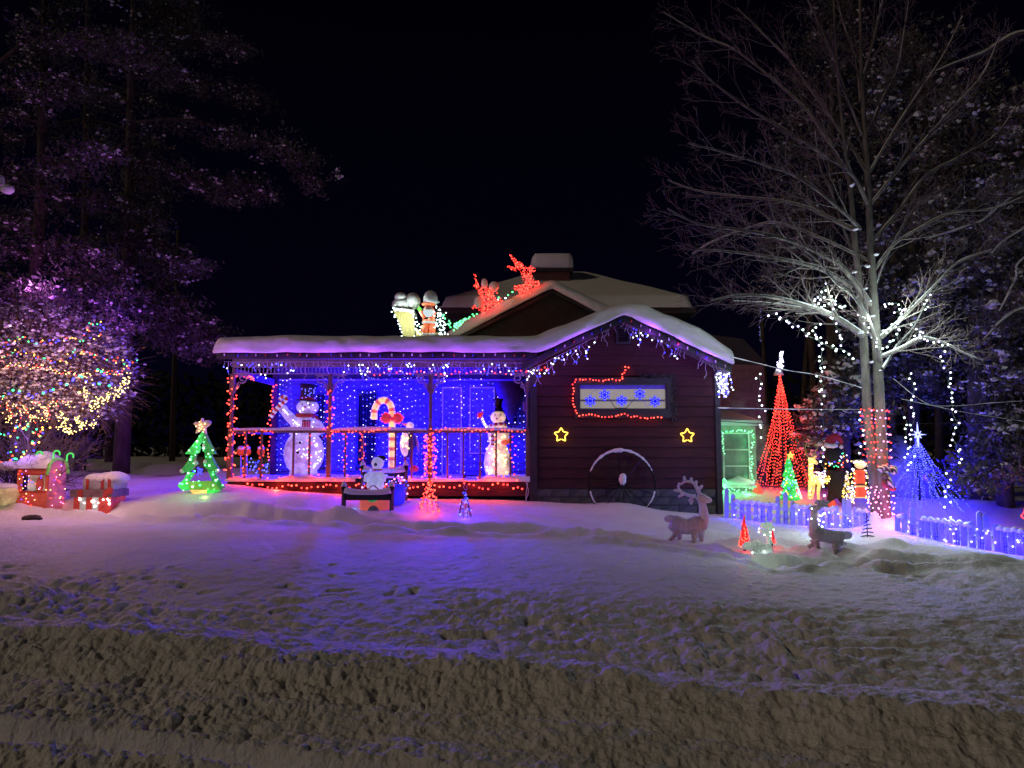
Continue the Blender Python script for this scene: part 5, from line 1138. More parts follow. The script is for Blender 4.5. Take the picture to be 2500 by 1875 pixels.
# dim trunks of the wood behind the lights
for i, (px, pt, Y, r_, lean) in enumerate(((2000, 500, 24, .16, -40), (1950, 700, 27, .13, 30), (2175, 500, 22, .14, 10), (2225, 820, 20.5, .22, -10), (1985, 760, 21, .12, 60), (2290, 500, 24, .15, 0), (2440, 400, 26, .2, 20), (1880, 780, 30, .14, -20), (268, 900, 30, .2, 0), (420, 560, 34, .15, 15))):
    a = P(px, 1130, Y); m = MB(); m.tube([Vector((a.x, Y, G(a.x, Y) - .3)), P(px + lean * .5, (1130 + pt) / 2, Y), P(px + lean, pt, Y)], [r_, r_ * .8, r_ * .45], 8)
    t = thing('far_tree', ['dim slanting trunk behind the santa hat figure', 'thin far trunk behind the red cone tree', 'dim trunk close behind the right stem of the bare tree', 'thick trunk rising behind the blue cone tree star', 'leaning trunk between the red cone tree and the hat figure', 'dim trunk right of the blue cone tree', 'far trunk near the right edge', 'far trunk between the shed and the red cone tree', 'dim far trunk under the lit bush branches on the left', 'very dim far trunk left of the porch roof'][i], 'tree', (a.x, Y, G(a.x, Y)), 'dim tree trunks of the wood behind'); m.build('trunk', BARKD, t, True)
# far wood
fx_ = NR.uniform(-70, 70, 15000); fy_ = NR.uniform(44, 56, 15000); fh_ = NR.uniform(0, 1, 15000) ** 1.2 * (5.5 + 2.0 * vn(fx_, fx_ * 0, .12, 77) + 1.2 * vn(fx_, fx_ * 0, .5, 78))
fwo = leaves('far_wood', np.stack([fx_, fy_, fh_ + .3], -1), .7, mat('night_wood', (.012, .013, .012), .9), None, asp=.6)
tag(fwo, 'dark far wood closing the view behind the house', 'wood', kind='stuff')
# overhead cables with snow
for i, (pts_, lb) in enumerate((([(1782, 872), (1850, 888), (1920, 905), (1990, 916), (2060, 935), (2110, 950)], 'snowy overhead cable from the gable eave to the bare tree'), ([(1752, 997), (1800, 998), (1900, 1000), (2000, 1001), (2100, 1001)], 'thin snowy cable crossing the red cone tree'), ([(2180, 925), (2260, 985), (2330, 992), (2420, 985), (2500, 980)], 'snowy cable rising to the right edge above the blue cone tree'), ([(2200, 975), (2330, 1003), (2400, 1015), (2500, 1030)], 'thicker snowy cable sloping down to the right edge'), ([(1760, 1028), (1900, 1036), (2100, 1036), (2300, 1033), (2500, 1030)], 'thin bare cable low behind the red cone tree'))):
    m = MB(); q = smoothpath(pp(pts_, 14.4 if i == 0 else 15), 8); m.tube(q, .007, 4)
    t = thing('overhead_cable', lb, 'cable', q[0], 'overhead cables'); m.build('cable', BLACK, t)
    if i < 4:
        m = MB(); m.tube([p + Vector((0, 0, .012)) for p in q], [.002 + .016 * max(0, float(vn(k * .35, i, 1, 2))) + .004 for k in range(len(q))], 5); m.build('cable_snow', SNOW, t, True, kind='stuff')
# ================================================================== LEFT: LIT BUSH
BY = 15.5
bc = P(105, 905, BY)
t = bush = thing('decorated_bush', 'big snowy bush hung with multicoloured and warm white lights at the left edge', 'bush', (P(40, 1180, BY).x, BY, G(P(40, 1180, BY).x, BY)))
stm = MB(); twg = MB(); sns = MB(); tips = []
b0 = P(25, 1195, BY); b0.z = G(b0.x, BY) - .1
for i in range(24):
    a = -1.25 + 2.5 * i / 23 + rnd.uniform(-.08, .08); tilt = rnd.uniform(-.5, .5)
    s0_ = b0 + Vector((rnd.uniform(-.35, .45), rnd.uniform(-.3, .3), 0))
    d = Vector((math.sin(a) * .85 + .12, tilt, math.cos(a * .75)))
    branchy(stm, s0_, d, rnd.uniform(1.7, 2.3), rnd.uniform(.022, .034), 0, twg, tips, up=.02, wob=.20, kids=(8, 5, 3), ang=(22, 60), shrink=.5, snow=sns)
stm.build('stem', BARK, t); twg.build('twigs', TWIG, t, kind='stuff')
def inb(p):  # crown outline test in the picture-independent frame of the bush
    d = p - bc; return (d.x / 1.75) ** 2 + (d.y / 1.4) ** 2 + (d.z / 1.35) ** 2 < 1 and d.z > -1.05
cr = MB(); pts_c = []
for i in range(2300):
    while True:
        q = Vector((rnd.uniform(-1.9, 1.75), rnd.uniform(-1.35, 1.35), rnd.uniform(-1.25, 1.35)))
        f = (q.x / 1.75) ** 2 + (q.y / 1.4) ** 2 + (q.z / 1.35) ** 2
        if .15 < f < 1 and not (q.z < -.9 - .1 * q.x and q.x < 1.5) : break
    q = q * 1.06; p = bc + q; d = (q.normalized() + Vector((rnd.uniform(-.6, .6), rnd.uniform(-.6, .6), rnd.uniform(-.3, .6)))).normalized(); pts_c.append(p)
    L = rnd.uniform(.25, .6); q1 = p + d * L * .5 + Vector((0, 0, .02)); q2 = p + d * L + Vector((0, 0, -.03))
    cr.tube([p - d * .12, p, q1, q2], [.010, .008, .006, .003], 3, cap=False)
    if i % 3 != 1: e = (d + Vector((rnd.uniform(-.7, .7), rnd.uniform(-.7, .7), rnd.uniform(-.4, .5)))).normalized(); cr.tube([p, p + e * L * .6], [.005, .0025], 3, cap=False)
for i in range(60):  # long whips reaching out to the right
    p = bc + Vector((rnd.uniform(.9, 1.5), rnd.uniform(-.9, .9), rnd.uniform(-.9, .2))); d = Vector((1, rnd.uniform(-.3, .3), rnd.uniform(-.45, .35))).normalized(); pp_ = [p]
    for k in range(5): d = (d + Vector((0, 0, -.10 + rnd.uniform(-.08, .08)))).normalized(); pp_.append(pp_[-1] + d * .16)
    cr.tube(pp_, [.007, .006, .005, .004, .003, .002], 3, cap=False)
cr.build('twigs', TWIG, t, kind='stuff')
lv = [p + Vector((rnd.gauss(0, .14), rnd.gauss(0, .14), rnd.gauss(0, .12))) for p in pts_c for _ in range(3)]
leaves('leaves', lv, .075, DEADLEAF, t, asp=.6)
sp_ = [p + Vector((rnd.gauss(0, .12), rnd.gauss(0, .12), rnd.gauss(.03, .10))) for p in pts_c for _ in range(4)]
blobs('snow_clumps', sp_, [rnd.uniform(.008, .038) * (1.8 if rnd.random() < .05 else 1) for _ in sp_], SNOW, t, squash=(1.2, 1.1, .6), jitter=.5, smooth=False)
def zb5(x, y): return (x * 520 / 1540, 700 + y * 560 / 1659)
E_MC = [emis('mc_red', (1, .06, .03), 7), emis('mc_green', (.05, 1, .3), 5), emis('mc_blue', (.05, .04, 1), 8), emis('mc_amber', (1, .45, .08), 7)]
def bstring(lb, pts, mats, step, r, jt, mix=None, lamps=None, Y=BY - 1.25): light_string(lb, smoothpath([P(*zb5(*q), Y) for q in pts]), step, mats, r=r, jitter=jt, group='light strings in the lit bush', lamps=lamps)
bstring('multicoloured string arching over the top of the lit bush', [(0, 430), (60, 410), (160, 370), (280, 410), (400, 390), (500, 375), (600, 370), (640, 275), (700, 260), (745, 290), (720, 340), (660, 375)], E_MC, .055, .015, .05, lamps=(3, (.6, .2, 1), 7, (0, -.35, .2)))
bstring('multicoloured string across the upper middle of the lit bush', [(0, 500), (100, 470), (200, 490), (350, 520), (450, 545), (520, 480), (620, 480), (720, 510), (830, 530), (900, 545), (970, 540), (930, 590), (860, 610)], E_MC, .05, .014, .06, lamps=(3, (.9, .35, .8), 8, (0, -.35, .1)))
bstring('warm string crossing the middle of the lit bush', [(0, 600), (100, 560), (200, 580), (300, 580), (400, 610), (500, 630), (600, 650), (700, 620), (800, 620), (900, 650)], [E_WARM, E_WARM, E_MC[0]], .030, .0105, .055, lamps=(4, (1, .45, .35), 10, (0, -.35, 0)))
bstring('tight warm cluster at the right side of the lit bush', [(640, 690), (600, 780), (660, 800), (740, 830), (640, 860), (690, 880), (780, 780), (850, 740), (910, 700), (930, 640), (860, 770), (800, 800)], [E_WARM, emis('bulb_gold', (1, .72, .2), 8)], .022, .0115, .08, lamps=(3, (1, .62, .2), 13, (0, -.3, 0)))
bstring('tight warm cluster low in the lit bush', [(420, 920), (470, 940), (490, 980), (430, 1000), (520, 1040), (480, 1050), (600, 990), (540, 950), (640, 1010), (700, 960)], [E_WARM, bpy.data.materials['bulb_gold']], .020, .0115, .07, lamps=(2, (1, .62, .2), 9, (0, -.3, 0)))
bstring('warm string spread through the lower left of the lit bush', [(0, 830), (80, 870), (180, 880), (280, 850), (350, 900), (250, 930), (150, 900), (50, 940), (120, 980), (240, 960), (350, 940), (300, 880), (400, 840), (520, 860)], [E_WARM, E_MC[0], E_WARM], .026, .0105, .08, lamps=(3, (1, .5, .3), 10, (0, -.35, 0)))
bstring('large pointed multicoloured bulbs wound up the stems of the lit bush', [(0, 1080), (60, 1060), (120, 1150), (40, 1200), (110, 1250), (190, 1180), (240, 1090), (180, 1040), (90, 1010), (200, 1000), (280, 1080), (350, 1010), (300, 1050), (240, 1150), (200, 1220), (130, 1260), (20, 1250)], E_MC, .085, .021, .07, lamps=(4, (.35, .15, 1), 11, (.1, -.4, 0)), Y=BY - .6)
bstring('scattered dim multicoloured bulbs in the lower middle of the lit bush', [(20, 780), (100, 760), (180, 770), (240, 790), (320, 760), (560, 660), (650, 690), (760, 710), (800, 690), (700, 600)], [E_MC[2], E_MC[2], E_MC[1]], .10, .026, .05)
lamp(P(220, 880, BY + 2.2), (.6, .12, 1), 170, bush, .1); lamp(P(60, 700, BY + 2.0), (.75, .18, .85), 110, bush, .1); lamp(P(190, 980, BY - 2.2), (1, .42, .55), 75, bush, .1); lamp(P(160, 720, BY - 1.6), (.5, .12, .9), 30, bush, .1)  # fill lamps added round the bush to brighten it and the pines
# ------------------------------------------------------------------ objects on the left snow
def gy(px, Y): x = P(px, 1200, Y).x; return G(x, Y)
def gp(px, Y, dz=0): x = P(px, 1200, Y).x; return Vector((x, Y, G(x, Y) + dz))
FY = 14.6
b_ = P(95, 1238, FY)
t = thing('toy_shop', 'lit red tinsel booth with a window and snow-covered arched roof beside the lit bush', 'booth', (b_.x, FY, b_.z))
RT = lit('red_tinsel_booth', (.55, .10, .07), (1, .16, .08), .17, 30, .35); PT = lit('pink_tinsel_booth', (.6, .2, .2), (1, .18, .22), .24, 40, .4)
x0, x1, x2 = P(40, 1200, FY).x, P(115, 1200, FY).x, P(160, 1200, FY + .5).x
z0, z1 = P(40, 1238, FY).z - .1, P(40, 1146, FY).z
wz0_, wz1_ = P(60, 1199, FY).z, P(60, 1160, FY).z; wxa, wxb = P(52, 1180, FY).x, P(110, 1180, FY).x
for (a, b2) in (((x0, z0), (x1, wz0_)), ((x0, wz1_), (x1, z1)), ((x0, wz0_), (wxa, wz1_)), ((wxb, wz0_), (x1, wz1_))):
    m = MB(); m.span((a[0], FY, a[1]), (b2[0], FY + .04, b2[1])); m.build('front_panel', RT, t)
m = MB(); m.span((wxa - .03, FY - .015, wz0_ - .03), (wxb + .03, FY + .0, wz0_)); m.span((wxa - .03, FY - .015, wz1_), (wxb + .03, FY + .0, wz1_ + .03)); m.build('window_frame', SCARF, t)
m = MB(); m.span((wxa, FY + .2, wz0_), (wxb, FY + .22, wz1_)); m.build('back_panel', lit('cream', (.6, .5, .4), (1, .8, .6), .25, 20, .8), t)
m = MB(); m.ell(((wxa * .7 + wxb * .3), FY + .1, wz0_ + .1), (.09, .05, .13), 10, 8); m.build('inside_figure', F_SILV, t, True)
m = MB(); m.ell(((wxa * .35 + wxb * .65), FY + .1, wz0_ + .13), (.08, .05, .16), 10, 8); m.build('inside_figure', RT, t, True)
SD = .60; zz_ = P(140, 1124, FY + .3).z; arch = [(FY + SD / 2 - SD / 2 * math.cos(a), z1 + (zz_ - z1) * math.sin(a)) for a in np.linspace(0, math.pi, 12)]
m = MB(); n_a = len(arch); vs = [(x1, FY + .0, z0)] + [(x1, q[0], q[1]) for q in arch] + [(x1, FY + SD, z0)]
vs2 = [(x1 - .04, v[1], v[2]) for v in vs]; nn2 = len(vs); m.add(vs + vs2, [tuple(range(nn2)), tuple(reversed(range(nn2, 2 * nn2)))] + [(k, k + nn2, (k + 1) % nn2 + nn2, (k + 1) % nn2) for k in range(nn2)]); m.build('side_panel', PT, t)
m = MB(); m.tube([(x1 + .01, FY - .05, z1 - .10)] + [(x1 + .01, q[0], q[1] + .03) for q in arch] + [(x1 + .01, FY + SD + .04, z1 - .10)], .035, 8, flat=.7); m.build('roof_edge', lit('lime_tinsel', (.2, .5, .1), (.4, 1, .2), .22, 40, .4), t, True)
m = MB(); nA = 12
V_ = [(xx, FY + SD / 2 - (SD / 2 + .02) * math.cos(a), z1 + (zz_ - z1 + .02) * math.sin(a)) for xx in (x0 - .04, x1) for a in np.linspace(0, math.pi, nA)]
m.add(V_, [(k, k + 1, nA + k + 1, nA + k) for k in range(nA - 1)]); m.build('roof', SCARF, t)
m = MB(); xs_ = np.linspace(x0 - .06, x1 + .0, 12); V_ = []
for xx in xs_:
    e_ = math.sqrt(max(0, 1 - abs(2 * (xx - xs_[0]) / (xs_[-1] - xs_[0]) - 1) ** 4)); bmp = .09 + .05 * float(vn(xx, 0, 4.0, 3)) + (.07 * math.exp(-((xx - x0 - .38) / .12) ** 2)) + (.05 * math.exp(-((xx - x0 - .1) / .1) ** 2))
    for a in np.linspace(.0, math.pi - .1, nA): V_.append((xx, FY + SD / 2 - (SD / 2 + .05) * math.cos(a), z1 + .02 + (zz_ - z1 + bmp * e_) * math.sin(a) ** .8))
m.add(V_, [(r_ * nA + k, r_ * nA + k + 1, (r_ + 1) * nA + k + 1, (r_ + 1) * nA + k) for r_ in range(11) for k in range(nA - 1)]); m.build('roof_snow', SNOW, t, True)
blobs('bulbs', [Vector((rnd.uniform(x0, x1), FY - .03, rnd.uniform(z0 + .1, z1))) for _ in range(38)] + [Vector((x1 + .02, FY + rnd.uniform(.05, SD - .05), rnd.uniform(z0 + .1, z1 + .1))) for _ in range(22)], .010, [E_WARM, E_MC[2], E_PINK, E_MC[0]], t, [rnd.randrange(4) for _ in range(60)])
lamp(((x0 + x1) / 2, FY - .5, z0 + .5), (1, .35, .25), 1.5, t)
for i, (px, py) in enumerate(((88, 1122), (130, 1120), (163, 1126))):
    a = P(px, py, FY + .1); t = thing('candy_cane', ['leftmost glowing green candy cane on the red booth roof', 'middle glowing green candy cane on the red booth roof', 'rightmost glowing green candy cane on the red booth roof'][i], 'candy cane', a, 'green candy canes')
    m = MB(); q = [a, a + Vector((0, 0, .10))] + [a + Vector((.065 - .065 * math.cos(k), 0, .10 + .065 * math.sin(k))) for k in np.linspace(.3, 3.6, 10)]; m.tube(q, .015, 7); m.build('hook', emis('neon_green', (.12, 1, .18), 1.0) if 'neon_green' not in bpy.data.materials else bpy.data.materials['neon_green'], t)
# gift boxes
b_ = P(242, 1243, FY)
t = thing('gift_box', 'large low gift box of red and silver tinsel lit from inside, half sunk in snow', 'gift box', (b_.x, FY, b_.z))
xa, xb, za, zc_ = P(181, 1200, FY).x, P(272, 1200, FY).x, P(240, 1246, FY).z - .12, P(240, 1214, FY).z
GR = lit('gift_red', (.5, .05, .04), (1, .10, .06), .2, 30, .15); GS = lit('gift_silver', (.5, .5, .5), (.9, .9, .85), .22, 34, .3); GD = mat('gift_lid', (.20, .12, .13), .5, var=.4, bump=.5)
segs = np.linspace(xa, xb, 7)
for i in range(6): m = MB(); m.span((segs[i], FY, za), (segs[i + 1], FY + .55, zc_)); m.build('side_panel', [GR, GS][i % 2 if i != 5 else 0], t)
zl = P(240, 1196, FY).z; xa2, xb2 = P(175, 1200, FY).x, P(277, 1200, FY).x
m = MB(); m.span((xa2, FY - .06, zc_), (xb2, FY + .60, zl)); m.build('lid', GD, t, bevel=.01)
for px in (200, 262): m = MB(); q = P(px, 1205, FY).x; m.span((q - .05, FY - .065, zc_ - .002), (q + .05, FY - .058, zl + .002)); m.build('ribbon', SCARF, t)
blobs('bulbs', [P(px, py, FY - .02) for px, py in ((194, 1212), (194, 1220), (226, 1224), (252, 1220), (231, 1236), (266, 1222), (267, 1230), (262, 1218), (205, 1228), (240, 1228))], [.034, .02, .032, .02, .02, .022, .026, .018, .014, .014], emis('bulb_bright', (1, .93, .85), 9), t)
lamp(P(240, 1222, FY - .4), (1, .6, .55), 1.2, t)
b_ = P(246, 1195, FY + .3)
t = thing('gift_box', 'smaller wrapped gift box stacked on the large one under rounded snow', 'gift box', (b_.x, FY + .3, zl))
xa, xb = P(196, 1180, FY).x, P(272, 1180, FY).x; zt_ = P(240, 1170, FY).z
m = MB(); m.span((xa, FY + .08, zl + .002), (xb, FY + .62, zt_)); m.build('box', lit('gift_grey', (.35, .3, .32), (.8, .7, .75), .05, 30, .4), t, bevel=.01)
for px in (208, 245, 262): m = MB(); q = P(px, 1180, FY).x; m.span((q - .03, FY + .07, zl + .004), (q + .03, FY + .63, zt_ + .004)); m.build('ribbon', SCARF, t)
m = MB()
for (px, rx, rz) in ((215, .22, .11), (240, .2, .13), (256, .20, .15), (270, .15, .12)): m.ell(Vector((P(px, 1170, FY).x, FY + .35, zt_)), (rx, .3, rz), 12, 8, noise=.06)
m.build('snow_cap', SNOW, t, True)
m = MB(); m.ell(P(268, 1198, FY - .08), (.07, .06, .07), 12, 8); m.ell(P(262, 1204, FY - .08), (.06, .05, .05), 10, 6); m.build('bow', SCARF, t, True)
# post box and gold bundle at the edge
b_ = P(8, 1195, FY + .1)
t = thing('planter_post', 'brown wooden post with a snow cap at the far left edge', 'post', (b_.x, FY + .1, G(b_.x, FY)))
m = MB(); m.span((P(-10, 0, FY).x, FY + .1, G(b_.x, FY) - .1), (P(22, 0, FY).x, FY + .35, P(0, 1143, FY).z)); m.build('post', mat('warm_brown', (.28, .15, .09), .7, bump=.3), t); m = MB(); m.ell(Vector((P(8, 1137, FY).x, FY + .2, P(0, 1138, FY).z)), (.22, .22, .1), 14, 8, noise=.06); m.build('snow_cap', SNOW, t, True)
t = thing('gift_sack', 'sparkling gold tinsel bundle in the snow left of the red booth', 'gift sack', P(15, 1230, FY - .1))
m = MB(); m.ell(P(12, 1208, FY - .05), (.27, .2, .21), 18, 12, noise=.05); m.build('bundle', lit('gold_bundle', (.5, .42, .2), (1, .85, .4), .28, 60, .1), t, True); m = MB(); m.ell(P(12, 1190, FY - .02), (.27, .2, .09), 14, 8, noise=.08); m.build('snow_cap', SNOW, t, True)
# ------------------------------------------------------------------ green tree frame with star
CY2 = 15.15
b_ = P(492, 1210, CY2)
t = thing('tree_ornament', 'open green tinsel christmas tree frame with a snowy star, left of the porch', 'christmas tree', (b_.x, CY2, b_.z))
def zt6(x, y): return (420 + x * .13866, 1000 + y * .13866)
def sl(name, poly, mt, dep=.12, Y=CY2): 
    m = MB(); m.prism([pz(*zt6(*q), Y) for q in poly], Y - dep / 2, Y + dep / 2); return m.build(name, mt, t, bevel=.012)
sl('left_branch', [(540, 390), (450, 530), (330, 680), (245, 780), (390, 790), (470, 760), (500, 650), (470, 640), (520, 560), (560, 530), (600, 520), (560, 400)], F_GREENB)
sl('left_branch', [(345, 790), (300, 900), (170, 1070), (200, 1105), (290, 1100), (380, 1040), (400, 980), (460, 960), (440, 920), (400, 920), (430, 790)], F_GREEN)
sl('left_branch', [(290, 1100), (230, 1220), (115, 1340), (205, 1435), (340, 1410), (280, 1280), (400, 1110)], F_GREENB)
sl('right_branch', [(560, 400), (600, 420), (690, 620), (780, 780), (700, 790), (590, 770), (540, 680), (560, 600), (545, 550), (600, 520)], F_GREEN)
sl('right_branch', [(590, 775), (690, 790), (760, 930), (840, 1060), (800, 1090), (700, 1070), (620, 1040), (560, 950), (600, 880)], F_GREEN)
sl('right_branch', [(640, 1060), (750, 1090), (820, 1200), (920, 1360), (870, 1410), (720, 1250)], F_GREEN)
sl('bottom_bar', [(280, 1265), (720, 1252), (850, 1340), (840, 1410), (340, 1410)], lit('green_yellow', (.2, .4, .08), (.35, .9, .1), .28, 45, .3))
sl('trunk_base', [(340, 1412), (640, 1412), (640, 1480), (520, 1495), (400, 1490)], F_GOLD, .2); sl('trunk_base', [(642, 1412), (820, 1412), (760, 1460), (642, 1478)], F_GREENB, .2)
# star
c = P(*zt6(525, 300), CY2); m = MB(); pts = []
for k in range(10):
    r_ = (.185 if k % 2 == 0 else .085); a = math.pi / 2 + k * math.pi / 5 - .05; pts.append((c.x + r_ * math.cos(a), c.z + r_ * math.sin(a)))
m.prism(pts, CY2 - .05, CY2 + .05); st = m.build('star', lit('star_tinsel', (.6, .45, .35), (1, .55, .35), .35, 60, .2), t, bevel=.01)
m = MB(); m.ell(c + Vector((.12, 0, .09)), (.085, .06, .05), 10, 8); m.ell(c + Vector((-.11, 0, .075)), (.06, .05, .025), 10, 6); m.build('star_snow', SNOW, st, True)
blobs('star_bulbs', [c + Vector((.10 * math.cos(k * 1.257 + .6), -.06, .10 * math.sin(k * 1.257 + .6))) for k in range(5)] + [c + Vector((.03 * math.cos(k * 1.257), -.06, .05 * math.sin(k * 1.257))) for k in range(5)], .012, E_WARM, st)
gb = [zt6(*q) for q in ((545, 395), (485, 470), (440, 560), (370, 635), (300, 720), (440, 740), (580, 490), (560, 570), (555, 680), (550, 720), (715, 715), (430, 660), (410, 800), (340, 830), (320, 880), (600, 830), (640, 780), (670, 830), (375, 945), (400, 1080), (285, 1120), (340, 1170), (255, 1235), (140, 1305), (200, 1420), (580, 980), (655, 985), (720, 1095), (810, 1060), (720, 1140), (800, 1225), (890, 1330), (770, 1245), (740, 1405), (720, 1335), (490, 1330), (375, 1265), (470, 1260), (360, 1360), (630, 1400), (260, 1300), (180, 1310))]
blobs('bulbs', [P(*q, CY2 - .08) for q in gb], [.011 + .006 * (i % 3) for i in range(len(gb))], [emis('green_white', (.45, 1, .6), 5), E_GREEN], t, [i % 2 for i in range(len(gb))])
for q, rx in (((575, 630), .05), ((600, 920), .06), ((420, 940), .05), ((185, 1080), .06), ((800, 1070), .05)): m = MB(); m.ell(P(*zt6(*q), CY2 - .02), (rx, .06, .05), 10, 6); m.build('snow_lump', SNOW, t, True)
lamp(P(470, 1160, CY2 - .5), (.1, 1, .25), 3.2, t, .05); lamp(P(500, 1212, CY2 - .3), (.5, 1, .15), .8, t, .05)
light_string('small heap of blue lights on the snow inside the green tree frame', [jit(P(484 + 8 * math.sin(i), 1150 + 5 * math.cos(i * 1.7), CY2 + .9), .06) for i in range(16)], .10, [E_BLUE], r=.024, jitter=.04, lamps=(1, RGBc['blue'], .8, (0, -.2, 0)))
# ------------------------------------------------------------------ yard bed with inflatables
FBY = YG(900, 1252); HBY = FBY + .85
t = thing('bed_frame', 'dark wooden bed frame standing in the snow in front of the porch', 'bed frame', (P(900, 1250, FBY).x, FBY, G(P(900, 1250, FBY).x, FBY)))
def bed(px0, px1, pyt, pyr, pyb, Y, hd):
    for px in (px0, px1):
        a = P(px, pyt, Y); m = MB(); m.tube([Vector((a.x, Y, G(a.x, Y) - .2)), Vector((a.x, Y, a.z - .1))], .045, 4); m.build('bed_post', BLACKM if not hd else WOOD, t)
        m = MB(); m.ell((a.x, Y, a.z - .06), (.06, .06, .075), 12, 8); m.build('post_knob', BLACKM, t, True)
        m = MB(); m.lathe((a.x, Y, a.z - .02), [(.065, 0), (.05, .05), (.01, .11)], 10); m.build('snow_cap', SNOW, t, True)
    a, b2 = P(px0, pyr, Y), P(px1, pyr, Y)
    m = MB(); m.span((a.x + .03, Y - .03, P(px0, pyb, Y).z), (b2.x - .03, Y + .03, a.z)); m.build('cross_rail', mat('bed_wood', (.02, .018, .03), .6) if 'bed_wood' not in bpy.data.materials else bpy.data.materials['bed_wood'], t)
    xs_ = np.linspace(a.x + .02, b2.x - .02, 14); m = MB(); m.tube([(x, Y, a.z + .012 + .05 * abs(2 * i / 13 - 1) ** 3) for i, x in enumerate(xs_)], [.055 + .02 * abs(2 * i / 13 - 1) ** 2 for i in range(14)], 8, flat=1.2); m.build('rail_snow', SNOW, t, True)
bed(840, 957, 1185, 1204, 1221, FBY, False)
bed(886, 991, 1134, 1151, 1163, HBY, True)
m = MB(); m.span((P(890, 0, HBY).x, HBY - .02, P(890, 1178, HBY).z), (P(988, 0, HBY).x, HBY + .02, P(890, 1168, HBY).z)); m.build('cross_rail', bpy.data.materials['bed_wood'], t)
light_string('blue and red lights strung on the headboard in the yard', smoothpath(pp([(887, 1190), (888, 1160), (892, 1150), (930, 1155), (972, 1158), (990, 1163), (985, 1175), (940, 1170), (890, 1172), (950, 1180), (988, 1178), (990, 1200), (992, 1225)], HBY - .06)), .075, [E_BLUE, E_BLUEW, E_PINK], r=.018, jitter=.05, lamps=(2, (.1, .05, 1), 4, (0, -.25, 0)))
INFB = lit('inflatable_blue', (.05, .06, .6), (.02, .02, 1), .55, 3, .9, .6)
t = thing('inflatable_bag', 'blue glowing inflatable shape bulging between headboard and footboard', 'inflatable', P(972, 1235, FBY + .6))
m = MB(); m.tube(pp([(968, 1182), (968, 1205), (966, 1232)], FBY + .6), [.17, .2, .17], 14, flat=.8); m.build('body', INFB, t, True)
lamp(P(985, 1215, FBY + .1), RGBc['blue'], 5, t, .08)
INF = lit('inflatable_white', (.6, .6, .65), (.42, .45, .95), .52, 2.5, .95, .6); INFR = lit('inflatable_red', (.5, .12, .10), (1, .14, .10), .48, 2.5, .9, .6); INFO = lit('inflatable_orange', (.55, .15, .08), (1, .2, .08), .5, 2.5, .9, .6)
IY = FBY + .45; KY = FBY + .25
t = thing('inflatable_figure', 'white inflatable figure with round head and black button eye in the yard bed', 'inflatable', P(917, 1200, IY))
m = MB(); m.ell(P(922, 1131, IY), (.128, .13, .13), 22, 16); m.build('head', INF, t, True)
m = MB(); m.ell(P(930, 1118, IY + .06), (.11, .10, .055), 14, 8); m.build('ear', BLACK, t, True)
m = MB(); m.ell(P(917, 1134, IY - .125), (.032, .014, .034), 12, 8); m.build('eye', BLACK, t, True)
m = MB(); m.ell(P(917, 1134, IY - .137), (.012, .008, .012), 8, 6); m.build('eye_glint', mat('grey_dot', (.2, .22, .25), .4), t, True)
m = MB(); m.lathe(P(922, 1149, IY), [(.08, 0), (.09, .012), (.08, .03)], 16); m.build('collar', SCARF, t, True)
m = MB(); m.lathe(P(916, 1200, IY), [(.14, 0), (.17, .12), (.18, .24), (.15, .34), (.07, .40)], 20, sy=.8); m.build('torso', INF, t, True)
m = MB(); m.tube(pp([(908, 1156), (895, 1163), (893, 1176)], IY - .1), [.055, .06, .05], 10); m.build('arm', INF, t, True)
m = MB(); m.tube(pp([(925, 1156), (936, 1163), (936, 1176)], IY - .1), [.055, .06, .05], 10); m.build('arm', INF, t, True)
m = MB(); m.ell(P(903, 1184, IY - .14), (.07, .07, .09), 12, 8); m.ell(P(930, 1184, IY - .14), (.07, .07, .09), 12, 8); m.build('paws', INF, t, True)
t = thing('inflatable_house', 'orange-red inflatable kennel with a dark round doorway seen under the footboard', 'inflatable', P(905, 1250, KY))
x0, x1 = P(876, 1240, KY).x, P(950, 1240, KY).x; zb2, zt2 = P(900, 1258, KY).z - .1, P(900, 1214, KY).z
m = MB(); m.span((x0, KY + .02, zb2), (x1, KY + .5, zt2)); m.build('wall', INFR, t, bevel=.04)
m = MB(); a, b2, c = P(884, 1205, KY), P(940, 1205, KY), P(914, 1184, KY); m.prism([(a.x, zt2), (b2.x, zt2), (b2.x - .02, a.z), (a.x + .02, a.z)], KY + .04, KY + .45); m.build('roof', INFO, t, bevel=.03)
m = MB(); m.tube([P(895, 1200, KY - .05), P(908, 1186, KY - .05), P(914, 1186, KY - .05), P(932, 1201, KY - .05)], .012, 6); m.build('roof_trim', REDC, t)
m = MB(); c = P(911, 1250, KY); m.prism([(c.x + .125 * math.cos(a), c.z - .03 + .16 * math.sin(a)) for a in np.linspace(0, math.pi, 16)], KY + .005, KY + .022); m.build('doorway', mat('grey_door', (.16, .18, .18), .7), t)
m = MB(); m.ell(P(909, 1220, KY - .02), (.10, .05, .05), 12, 8); m.build('garland', lit('garland_green', (.05, .3, .08), (.05, .6, .15), .35, 20, .6), t, True)
lamp(P(869, 1252, FBY - .1), (.1, 1, .4), .9, t, .04); lamp(P(860, 1240, KY), (.1, .5, 1), 1.0, t, .04)
